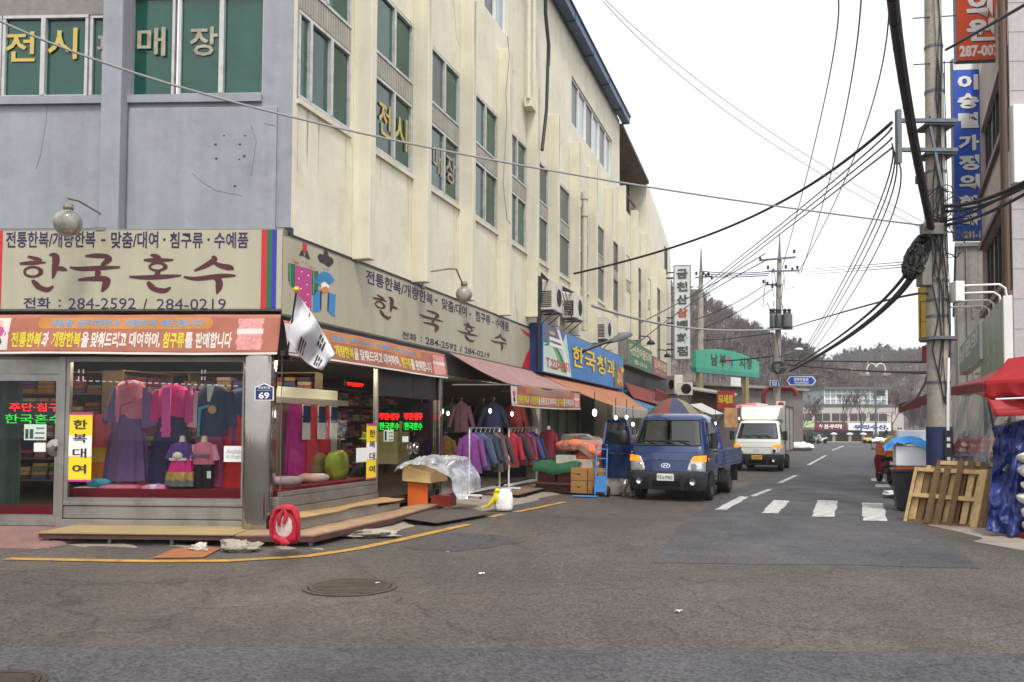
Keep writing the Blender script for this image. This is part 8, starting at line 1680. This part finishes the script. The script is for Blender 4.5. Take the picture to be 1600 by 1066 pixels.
# street lamp and spot lamps on the cream facade
P = C3(960, 533, off=1.4); t = thing('street_lamp', 'dark street lamp head on a bracket above the green seafood sign', 'street lamp', P); s_, z_ = B(960, 533, 1.4); b = MB(FB); b.tube([(s_-.6, -.2, z_-.55), (s_-.55, -.5, z_-.35), (s_-.2, -1.0, z_-.1), (s_, -1.3, z_)], .05, 8); b.build('arm', DARKM, t); b = MB(FB); P1 = Vector((s_, -1.3, z_)); P2 = FB_I @ C3(984, 522, off=1.9); b.loft([[P1.lerp(P2, k)+Vector((0, w_*math.cos(q), w_*.55*math.sin(q))) for q in [2*math.pi*i/12 for i in range(12)]] for k, w_ in ((-.3, .05), (0, .13), (.5, .2), (.9, .17), (1, .05))]); b.build('lamp_head', GALV, t, smooth=True)
for lab, px, py in (('small floodlight above the green seafood sign', 1017, 536), ('small floodlight above the red brown sign', 1043, 556)):
    s_, z_ = B(px, py, .8); t = thingF('flood_lamp', lab, 'lamp', FB, s_, -.8, z_); b = MB(FB); b.tube([(s_, -.1, z_+.1), (s_, -.3, z_+.35), (s_, -.7, z_+.3), (s_, -.8, z_+.1)], .03, 6); b.build('arm', DARKM, t); b = MB(FB); b.lathe([(.1, .12), (.2, 0), (.19, -.08), (.01, -.09)], (s_, -.8, z_), 12); b.build('lamp_head', BLACKP, t, smooth=True)
b = MB(FB)
s_, z_ = B(842, 432, .35); s2x, _ = B(896, 427, .35)
for k in range(5): b.tube([(s_+.05*k, -.36, z_-.35-.1*k), (s_+.1, -.4, z_-.02+.03*k), (lerp(s_, s2x, .4), -.42, z_+.06-.04*k), (s2x-.1*k, -.45, z_+.1)], .03, 6)
for k in range(4): b.tube([(lerp(s_, s2x, .3+k*.12), -.42, z_), (lerp(s_, s2x, .5+k*.1), -.5, z_-.55-.08*k), (lerp(s_, s2x, .85), -.5, z_-.2), (lerp(s_, s2x, .9), -.45, z_+.08)], .014, 5)
b.tube([(s_, -.36, z_), (s_-.03, -.36, 3.3)], .05, 6); b.tube([(s_+.35, -.3, 4.9), (s_+.2, -.33, 4.2), (s_+.25, -.3, 3.2)], .025, 6); tag(b.build('cable_bundle', CABLE, smooth=True), 'tangle of black cables fixed to the wall above the air conditioners', 'cable')

# ------------------------------------------------------------------ overhead cables
def cable(label, p0, p1, p2, r_, m=CABLE, n=26, beads=0):
    """through three measured points (px, py, depth)."""
    a, c_, e = D(*p0), D(*p1), D(*p2); ctl = c_*2-(a+e)*.5; r = r_*1.35 if r_ < .035 else r_; P = [(a*(1-t)**2+ctl*2*t*(1-t)+e*t*t) for t in np.linspace(0, 1, n)]
    b = MB(); b.tube(P, r, 6 if r < .03 else 10)
    if beads:
        for k in range(beads): q = P[int((k+.5)/beads*(n-1))]; b.ell(q, r*1.12, 8, 6)
    return tag(b.build('overhead_cable', m, smooth=True), label, 'cable', 'overhead cables')
cable('thin pale wire crossing in front of the shop building from the top left', (-60, 3, 10.0), (600, 216, 12.6), (1440, 352, 16), .012, CABLEG)
cable('black cable from the wall tangle up to the arm of the near pole', (896, 428, 27.5), (1150, 350, 24), (1393, 192, 16), .026)
for k in range(3): cable('black cable of the bundle climbing from the far left pole to the near pole arm', (1088+3*k, 456+3*k, 56), (1255+4*k, 322+5*k, 30), (1393, 200+16*k, 16), .018)
cable('black cable falling from the bundle to the seafood sign', (1000, 505, 38), (1100, 452, 48), (1196, 396, 40), .02)
cable('second black cable falling from the bundle past the seafood sign', (985, 545, 34), (1090, 468, 50), (1200, 405, 38), .02)
for k, (x0, xm, ym, x1, y1) in enumerate(((1309, 1281, 190, 1222, 420), (1346, 1304, 250, 1252, 425), (1389, 1335, 245, 1246, 428))): cable(('leftmost', 'middle', 'rightmost')[k]+' of three high wires dropping from the sky to the transformer pole', (x0, -8, 20), (xm, ym, 33), (x1, y1, YM-.3), .016)
for k, dx in enumerate((0, 5, 11, 22)): cable(('first', 'second', 'third', 'outermost')[k]+' of four wires fanning from the near pole arm down to the transformer pole', (1394+dx*.3, 225+7*k, 16), (1337+dx*1.0, 400+4*k, 29), (1248+dx*.8, 562-k*2, YM-.4), .013)
cable('upper of the twin thin wires crossing the open sky', (940, -6, 12), (1180, 190, 14), (1452, 352, 16), .005, CABLEG); cable('lower of the twin thin wires crossing the open sky', (942, 2, 12), (1175, 203, 14), (1450, 362, 16), .005, CABLEG)
for k in range(3): cable(('top', 'middle', 'bottom')[k]+' of three level wires between the transformer pole and the near pole', (1247, 422+4*k, YM), (1330, 416+4*k, 36), (1440, 407+4*k, 16.5), .009)
for k in range(3): cable(('top', 'middle', 'bottom')[k]+' of three level wires between the far left pole and the transformer pole', (1098, 424+4*k, YL), (1150, 427+3*k, 55), (1202, 424+3*k, YM), .022)
cable('very thick black cable bundle hanging from the sky to the near pole', (1393, -25, 9.0), (1419, 170, 12.0), (1455, 358, 15.75), .068, n=40, beads=9)
cable('thin wire lashed along the thick sky bundle', (1399, -25, 9.0), (1426, 172, 12.0), (1459, 356, 15.72), .014)
cable('thick black cable bundle sagging from the coil to the transformer pole', (1438, 392, 15.8), (1345, 512, 28), (1234, 580, YM-.4), .075, n=40, beads=5); cable('thinner cable running beside the sagging thick bundle', (1436, 384, 15.8), (1338, 506, 28), (1236, 574, YM-.4), .03)
cable('pale cable from the cream wall to the transformer pole', (925, 478, 28), (1090, 514, 45), (1224, 514, YM-.4), .05, CABLEG); cable('black cable from the transformer pole up to the near pole', (1226, 515, YM-.4), (1345, 480, 30), (1448, 459, 15.8), .022)
cable('level black cable across the hill right of the transformer pole', (1226, 563, YM-.4), (1340, 565, 40), (1456, 565, 20), .03); tb = cable('black cable with yellow marker tags across the hill', (1230, 570, YM-.4), (1330, 578, 40), (1452, 582, 20), .032)
for k, (px, py, Y) in enumerate(((1334, 578, 39.6), (1388, 583, 31), (1428, 584, 24.5), (1358, 567, 37))):
    P = D(px, py, Y); b = MB(Matrix.Translation(P)); w_ = 3.5/1300*Y; b.box(-w_, w_, -.03, .03, -w_*.55, w_*.45); tag(b.build('marker_tag', mat('pale_yellow_tag', (214, 202, 130), .6)), 'pale yellow marker tag hanging on a cable across the hill', 'tag', 'yellow cable tags')
cable('wire from the transformer pole insulators down to the far left', (1194, 446, YM), (1140, 478, 55), (1085, 500, 57), .02); cable('lower wire from the transformer pole down to the far left', (1206, 452, YM), (1148, 490, 55), (1086, 518, 57), .02); cable('black cable low behind the market sign to the transformer pole', (1096, 532, 57), (1150, 528, 55), (1208, 520, YM), .022); cable('black cable at the top of the market sign to the transformer pole', (1098, 566, 57), (1160, 562, 55), (1212, 556, YM), .03)
for k, (y0, y1, r) in enumerate(((322, 284, .026), (330, 292, .018), (352, 300, .02), (346, 282, .016))): cable(('thick', 'second', 'third', 'thin')[k]+' black cable from the near pole to the pinkish building', (1476, y0, 15.9), (1540, (y0+y1)/2+8, 14), (1640, y1-20, 12), r)
cable('wire from the top clamp of the near pole to the pinkish building', (1478, 78, 15.9), (1545, 40, 14), (1640, -15, 12), .02)
b = MB(FB); P = [B(x, y, .4) for x, y in ((851, -30), (851, 20), (856, 70), (855, 100), (853, 170), (846, 235))]; b.tube([(p[0], -.42, p[1]) for p in P], .05, 8); b.tube([(p[0]+.12, -.42, p[1]) for p in P[:4]], .03, 6); tag(b.build('wall_cable', CABLE, smooth=True), 'thick black cable running down the cream wall below the gutter', 'cable')
b = MB(FB); P = [B(x, y, .1) for x, y in ((773, 60), (776, 90), (770, 150), (772, 180), (766, 290), (772, 345), (778, 352))]; b.tube([(p[0], -.44, p[1]) for p in P], .012, 6); tag(b.build('wall_cable', CABLEG, smooth=True), 'thin grey wire hanging down the fourth fin of the cream wall', 'cable')
def sky_wire(*a): pass

# ------------------------------------------------------------------ hills with bare woods
HILL = mat('leaf_litter_slope', (108, 98, 94), .95, noise=((.05, .2), (.4, .2)))
def ridge(tab_, px):
    for a, c in zip(tab_, tab_[1:]):
        if px <= c[0]: t = max(0, (px-a[0])/(c[0]-a[0])); t = t*t*(3-2*t) if False else t; return lerp(a[1], c[1], t)
    return tab_[-1][1]
R1 = [(700, 455), (1000, 480), (1060, 497), (1100, 508), (1140, 524), (1180, 546), (1215, 566), (1250, 584), (1290, 606), (1330, 625), (1400, 640), (1460, 664)]
R2 = [(900, 590), (1180, 594), (1250, 588), (1290, 592), (1315, 584), (1340, 576), (1375, 568), (1420, 570), (1460, 566), (1520, 562), (1640, 552), (1800, 556)]
def hill(name, tab_, px0, px1, Yf, Yr, n=70):
    b = MB(); ids = []
    def pt(u, v):
        px = lerp(px0, px1, u); top_ = D(px, ridge(tab_, px), Yr); Y = lerp(Yf, Yr, v) if v <= 1 else Yr+(v-1)*120; z = top_.z*(math.sin(v*math.pi/2)**1.1 if v <= 1 else 1-(v-1)*.8); x = (px-800)/1300*Y
        z += (3*math.sin(x*.07+Y*.05)+2*math.sin(x*.15-Y*.11))*min(1, v*2)*(0 if abs(v-1) < .01 else 1)*.6; return Vector((x, Y, max(-.5, z)))
    b.grid(lambda u, v: pt(u, v*1.3), n, 26); tag(b.build(name, HILL, smooth=True), None, None, kind='structure'); return pt
h1 = hill('hill', R1, 700, 1460, 125, 235); h2 = hill('hill', R2, 900, 1800, 230, 400)
BARK = mat('bare_twig', (104, 92, 86), .9, noise=((.16, .3), (.03, .2))); BARK2 = mat('bare_twig_pale', (136, 126, 122), .9); PINE = mat('pine_needles', (86, 90, 80), .9, noise=((.4, .3),))
def twig_tree(rg, H, depth=4, spread=.55, seg=3):
    """list of (a, b, r0, r1) limbs."""
    out = []
    def grow(p, d, L, r, k):
        q = p+d*L; out.append((p, q, r, r*.62))
        if k == 0: return
        for _ in range(rg.choice((2, 3, 3)) if k > 1 else 3):
            e = Vector((rg.gauss(0, 1), rg.gauss(0, 1), rg.gauss(.25, .6))).normalized(); nd = (d+e*spread).normalized(); grow(p.lerp(q, rg.uniform(.55, 1)), nd, L*rg.uniform(.6, .82), r*.55, k-1)
    grow(Vector((0, 0, 0)), Vector((rg.uniform(-.06, .06), rg.uniform(-.06, .06), 1)).normalized(), H*.34, H*.018, depth); return out
def limb_arrays(limbs, minr=0.):
    V_, F_ = [], []
    for a, c_, r0, r1 in limbs:
        d = (c_-a).normalized(); s = d.orthogonal().normalized(); t_ = d.cross(s); i = len(V_); r0, r1 = max(r0, minr), max(r1, minr)
        for p, r in ((a, r0), (c_, r1)):
            for k in range(3): q = 2*math.pi*k/3; V_.append(p+s*r*math.cos(q)+t_*r*math.sin(q))
        for k in range(3): j = (k+1) % 3; F_.append((i+k, i+j, i+3+j, i+3+k))
    return np.array([v[:] for v in V_]), np.array(F_)
rgt = random.Random(17); protos = [limb_arrays(twig_tree(rgt, 1.0, 4, .6), .0055) for _ in range(6)]
def pine_arr(rg):
    V_, F_ = [], []
    for k in range(90):
        z = rg.uniform(.25, 1); r = (1.05-z)*.32*rg.uniform(.4, 1.1); a = rg.uniform(0, 6.3); c_ = Vector((r*math.cos(a), r*math.sin(a), z)); s = .07; i = len(V_); n = Vector((rg.gauss(0, 1), rg.gauss(0, 1), rg.gauss(0, 1))).normalized(); u = n.orthogonal().normalized()*s; w = n.cross(u)
        V_ += [c_-u-w, c_+u-w*.5, c_+u*.3+w]; F_.append((i, i+1, i+2, i+2))
    return np.array([v[:] for v in V_]), np.array(F_)
def forest(name, pt, n, seed, hr, protos, m, vr=(.12, 1.0), ur=(0, 1), pick=None, vis=None):
    rg = random.Random(seed); VV, FF, o = [], [], 0
    for k in range(n):
        u, v = rg.uniform(*ur), rg.uniform(*vr)**.8; p = pt(u, v)
        if vis and not vis(p): continue
        H = rg.uniform(*hr); a = rg.uniform(0, 6.3); V_, F_ = rg.choice(protos); c_, s = math.cos(a), math.sin(a); wdt = H*rg.uniform(.8, 1.25); W = np.stack([(V_[:, 0]*c_-V_[:, 1]*s)*wdt+p.x, (V_[:, 0]*s+V_[:, 1]*c_)*wdt+p.y, V_[:, 2]*H+p.z-.3], 1); VV.append(W); FF.append(F_+o); o += len(V_)
    V_ = np.concatenate(VV); F_ = np.concatenate(FF); me = bpy.data.meshes.new(name); me.vertices.add(len(V_)); me.vertices.foreach_set('co', V_.ravel()); tri = F_[0][2] == F_[0][3]; k = 3 if tri else 4; F_ = F_[:, :k]
    me.loops.add(F_.size); me.loops.foreach_set('vertex_index', F_.ravel().astype(np.int32)); me.polygons.add(len(F_)); me.polygons.foreach_set('loop_start', np.arange(0, F_.size, k, dtype=np.int32)); me.update(calc_edges=True); me.validate(); ob = bpy.data.objects.new(name, me); COL.objects.link(ob); me.materials.append(m); return ob
seen = lambda p: 1035 < 800+1300*p.x/p.y < 1640
tag(forest('bare_woods', h1, 2600, 1, (4.5, 7.5), protos, BARK, vis=seen), 'grey brown leafless woods covering the nearer hill', 'woods', None, 'stuff'); tag(forest('bare_woods', h2, 2600, 2, (5.5, 9.5), protos, BARK, ur=(.1, .85), vis=seen), 'grey brown leafless woods covering the farther hill', 'woods', None, 'stuff')
pines = [pine_arr(rgt) for _ in range(4)]
tag(forest('pine_clumps', h2, 110, 3, (5, 8), pines, PINE, vr=(.55, 1), ur=(.46, .66), vis=seen), 'dark pine clumps among the bare woods on the farther hill', 'pine trees', None, 'stuff'); tag(forest('pine_clumps', h1, 18, 4, (4, 6.5), pines, PINE, vr=(.3, .9), ur=(.45, .95), vis=seen), 'scattered dark pines on the nearer hill', 'pine trees', None, 'stuff')

# ------------------------------------------------------------------ far end of the street
YF = 118.; Fz = lambda px, py, Y=YF: D(px, py, Y)
FWH = mat('far_white_wall', (184, 178, 170), .7, noise=((.3, .06),)); FGLZ = mat('far_pale_glazing', (150, 162, 168), .3, noise=((.4, .12),)); FDK = mat('far_dark_window', (74, 68, 66), .4, noise=((.5, .15),))
a, c = Fz(1222, 660), Fz(1412, 660); t = thing('far_building', 'long pale two storey building at the end of the street', 'building', (a.x, a.y, 0)); Ff = frame((a.x, a.y, 0), 0); W = c.x-a.x; zt1, zt2 = Fz(1300, 632).z, Fz(1300, 604).z
b = MB(Ff); b.box(0, W, 0, 10, 0, zt1); b.build('wall', FWH, t); X = lambda px: Fz(px, 660).x-a.x
b = MB(Ff); b.box(X(1297), X(1396), 2, 12, zt1, zt2-.35); b.build('upper_storey', FGLZ, t); b = MB(Ff)
for k in range(12): x = lerp(X(1297), X(1396), k/11); b.box(x-.06, x+.06, 1.9, 2, zt1, zt2-.4)
for z in (.3, .62): zz_ = lerp(zt1, zt2, z); b.box(X(1297), X(1396), 1.88, 2, zz_, zz_+.12)
b.build('upper_mullion', WHITE, t); b = MB(Ff); b.box(X(1294), X(1394), 1.4, 12.5, zt2-.35, zt2); b.build('upper_roof', GALV, t); b = MB(Ff); b.box(X(1378), X(1392), 1.85, 2, zt2-1.2, zt2-.5); b.build('roof_louvre', FDK, t)
z0, z1 = Fz(1300, 658).z, Fz(1300, 646).z
for l, r in ((1246, 1269), (1273, 1297), (1300, 1324), (1328, 1353), (1359, 1386)): b = MB(Ff); b.box(X(l), X(r), -.03, .1, z0, z1); w_ = b.build('window', FDK, t); b = MB(Ff); b.box(X(l), X(r), -.07, -.03, z0-.1, z0); b.box((X(l)+X(r))/2-.04, (X(l)+X(r))/2+.04, -.06, -.03, z0, z1); b.build('frame', FWH, w_)
b = MB(Ff); b.box(0, W, -.15, 0, zt1-.25, zt1+.05); b.build('coping', GALV, t)
b = MB(Ff); b.box(X(1222), X(1406), -.02, .1, .0, Fz(1300, 672).z); b.build('shop_opening', FDK, t)
def fban(label, l, r, yt, yb, m, text, ink):
    z0, z1 = Fz(l, yb).z, Fz(l, yt).z; t = thing('shop_banner', label, 'banner', Ff @ Vector((X(l), -.3, z0))); b = MB(Ff); b.box(X(l), X(r), -.34, -.26, z0, z1); b.build('panel', m, t)
    if text: b = MB(Ff); b.text(text, X(l)+(X(r)-X(l))*.12, -.36, z0+(z1-z0)*.18, (X(r)-X(l))*.78, (z1-z0)*.6, .05); b.build('lettering', ink, t)
fban('red far shop banner with white lettering', 1272, 1322, 660, 672, mat('far_red_banner', (120, 44, 48), .6), '생선·우리방', WHITE); fban('white far shop banner with blue lettering and a red rim', 1324, 1390, 661, 673.5, WHITE, '우리수산', mat('far_blue_ink', (40, 80, 150), .5)); fban('pale green far shop banner left of the red one', 1246, 1271, 658, 668, mat('far_green_banner', (186, 206, 150), .6), None, None)
b = MB(); 
for k in range(26): x = lerp(1288, 1346, k/25); p = D(x, 690, 97); b.box(p.x-.07, p.x+.07, 97, 97.1, 0.0, 1.25)
b.bar(D(1288, 673, 97.05), D(1346, 673, 97.05), .1); b.bar(D(1288, 686, 97.05), D(1346, 686, 97.05), .08); tag(b.build('railing', DARKM), 'dark iron railing across the far end of the street', 'railing')
for k, px in enumerate((1303, 1328, 1349)): p = D(px, 690, 95); t = thing('bollard', 'pale concrete bollard with a round white cap before the far railing', 'bollard', (p.x, p.y, 0), 0, 'concrete bollards at the far railing'); b = MB(); b.lathe([(.17, 0), (.15, .95)], (p.x, p.y, 0), 12); b.build('shaft', CONC, t); b = MB(); b.lathe([(.36, .95), (.36, 1.05), (.1, 1.16)], (p.x, p.y, 0), 14); b.build('cap', WHITE, t)
b = MB(); p, q = D(1284, 692, 93), D(1420, 692, 93); b.box(p.x, q.x+6, 92.5, 104, 0, .14); tag(b.build('far_pavement', PAVE), None, None, kind='structure')
def bare_tree(px, Y, h, seed, label):
    p = D(px, 690, Y); t = thing('bare_tree', label, 'tree', (p.x, p.y, 0)); rg = random.Random(seed); L = twig_tree(rg, h, 5, .62); V_, F_ = limb_arrays(L[:1]); 
    for nm, lim, mr in (('trunk', L[:1], .1), ('crown', L[1:], .022)):
        V_, F_ = limb_arrays(lim, mr); b = MB(Matrix.Translation((p.x, p.y, 0))); b.V = [Vector((p.x, p.y, 0))+Vector(v) for v in V_]; b.F = [tuple(f) for f in F_]; b.I = [0]*len(b.F); b.build(nm, BARK, t)
for px, Y, h, s, lab in ((1318, 100, 6.6, 3, 'bare tree in front of the far building above the red banner'), (1346, 99, 7.2, 5, 'bare tree before the centre of the far building'), (1396, 98, 7.0, 8, 'bare tree at the end of the far building next to the lamp post'), (1288, 101, 6.2, 12, 'bare tree before the left half of the far building'), (1252, 90, 6.0, 15, 'bare tree rising behind the white box truck'), (1238, 98, 6.0, 22, 'pale bare tree left of the far building')): bare_tree(px, Y, h, s, lab)
p = D(1369, 690, 96); t = thing('street_lamp', 'far street lamp with a heart shaped double arm', 'street lamp', (p.x, p.y, 0)); b = MB(); b.tube([(p.x, p.y, 0), (p.x, p.y, 2), (p.x, p.y, Fz(1369, 600, 96).z)], [.16, .12, .1], 10); b.tube([(p.x, p.y, Fz(1369, 600, 96).z), D(1369, 572, 96)], .06, 8); b.build('post', GALV, t)
for s in (-1, 1):
    q = lambda x, y: D(1369+s*x, y, 96); b = MB(); b.tube([q(0, 574), q(2, 569.5), q(7, 568), q(12, 570), q(14.5, 576), q(14.5, 582)], .06, 8); b.build('arm', WHITE, t); b = MB(); b.lathe([(.05, .5), (.3, .1), (.34, -.1), (.2, -.2)], q(14, 586), 12); b.build('lamp_shade', ALUD, t)
# parked two-wheelers and bundles at the far left kerb
p = G(1268, 695); F_ = scooter('dark scooter with a green box parked at the far kerb', Vector((p.x, p.y, 0)), R(120), BLACKP); b = MB(F_); b.box(-.38, .38, -.4, .25, .8, 1.25); tag(b.build('delivery_box', mat('dark_green_box', (54, 76, 64), .5)), 'dark green delivery box on the far scooter', 'box')
p = G(1290, 693.5); scooter('white scooter parked beside the dark one at the far kerb', Vector((p.x, p.y, 0)), R(120), WHITEPAINT); p = G(1283, 693); scooter('second white scooter squeezed between the far scooters', Vector((p.x+.5, p.y+1.5, 0)), R(125), WHITEPAINT)
p = G(1249, 704); lump('white_bundle', 'white covered bundle on the far kerb beside the box truck', 'bundle', (p.x, p.y, 0), (1.1, .8, .32), WHITEC, 3, None, 2, .15)
p = G(1243, 700); slab('pink_panel', 'pale pink panel leaning behind the box truck', 'panel', [Vector((p.x, p.y+1, 0)), Vector((p.x+.5, p.y+1.1, 0)), Vector((p.x+.5, p.y+1.2, 0)), Vector((p.x, p.y+1.1, 0))], 1.9, mat('pale_pink_panel', (206, 176, 168), .7))
for k, (px, s, m) in enumerate(((1356, .5, cl('far_yellow_bag', (206, 176, 80))), (1362, .4, WHITEC), (1374, .55, WHITEC), (1386, .45, WHITEC), (1390, .5, cl('far_blue_bag', (70, 90, 150))), (1416, .5, cl('far_pink_bag', (206, 100, 130))), (1352, .4, DARKM))):
    p = D(px, 690, 92); lump('goods_bundle', ('yellow bundle of goods at the far railing', 'small white bag at the far railing', 'large white bag beside the bending person', 'white bag beside the yellow tarpaulin', 'blue bundle of goods on the far pavement', 'pink bundle of goods at the far stalls', 'dark bundle of goods by the far railing')[k], 'bundle', (p.x, p.y, .14), (s, s*.8, s*.5), m, 40+k, None, 2, .15)
b = MB(); q = [D(1402, 680, 98), D(1425, 680, 98), D(1425, 676, 99.5), D(1402, 676, 99.5)]; tarp_roof('stall_canopy', 'yellow green stall canopy at the far right', q, mat('far_lime_canopy', (186, 186, 70), .6), .05, 2, 'awning')

# the air between: thin even haze round the whole scene
hz_ = bpy.data.materials.new('thin_haze'); hz_.use_nodes = True; t_ = hz_.node_tree; t_.nodes.remove(t_.nodes['Principled BSDF']); pv = t_.nodes.new('ShaderNodeVolumePrincipled')
pv.inputs['Color'].default_value = (.93, .95, 1, 1); pv.inputs['Density'].default_value = .00045; t_.links.new(pv.outputs[0], t_.nodes['Material Output'].inputs['Volume'])
b = MB(); b.box(-430, 430, -70, 710, -1.5, 130); tag(b.build('haze', hz_), None, None, kind='stuff')

rgl = random.Random(9)
for k in range(4): p = G(rgl.uniform(150, 1450), rgl.uniform(835, 1000), .012); a = rgl.uniform(0, 6); b = MB(frame((p.x, p.y, .012), a)); w_ = rgl.uniform(.02, .05); b.grid(lambda u, v: ((u-.5)*w_*1.6, (v-.5)*w_, .012*abs(math.sin(u*4+v*3))), 4, 3); tag(b.build('paper_scrap', rgl.choice([WHITE, PAPER, KRAFTG])), 'small scrap of paper lying on the open road', 'litter', 'paper scraps on the road')
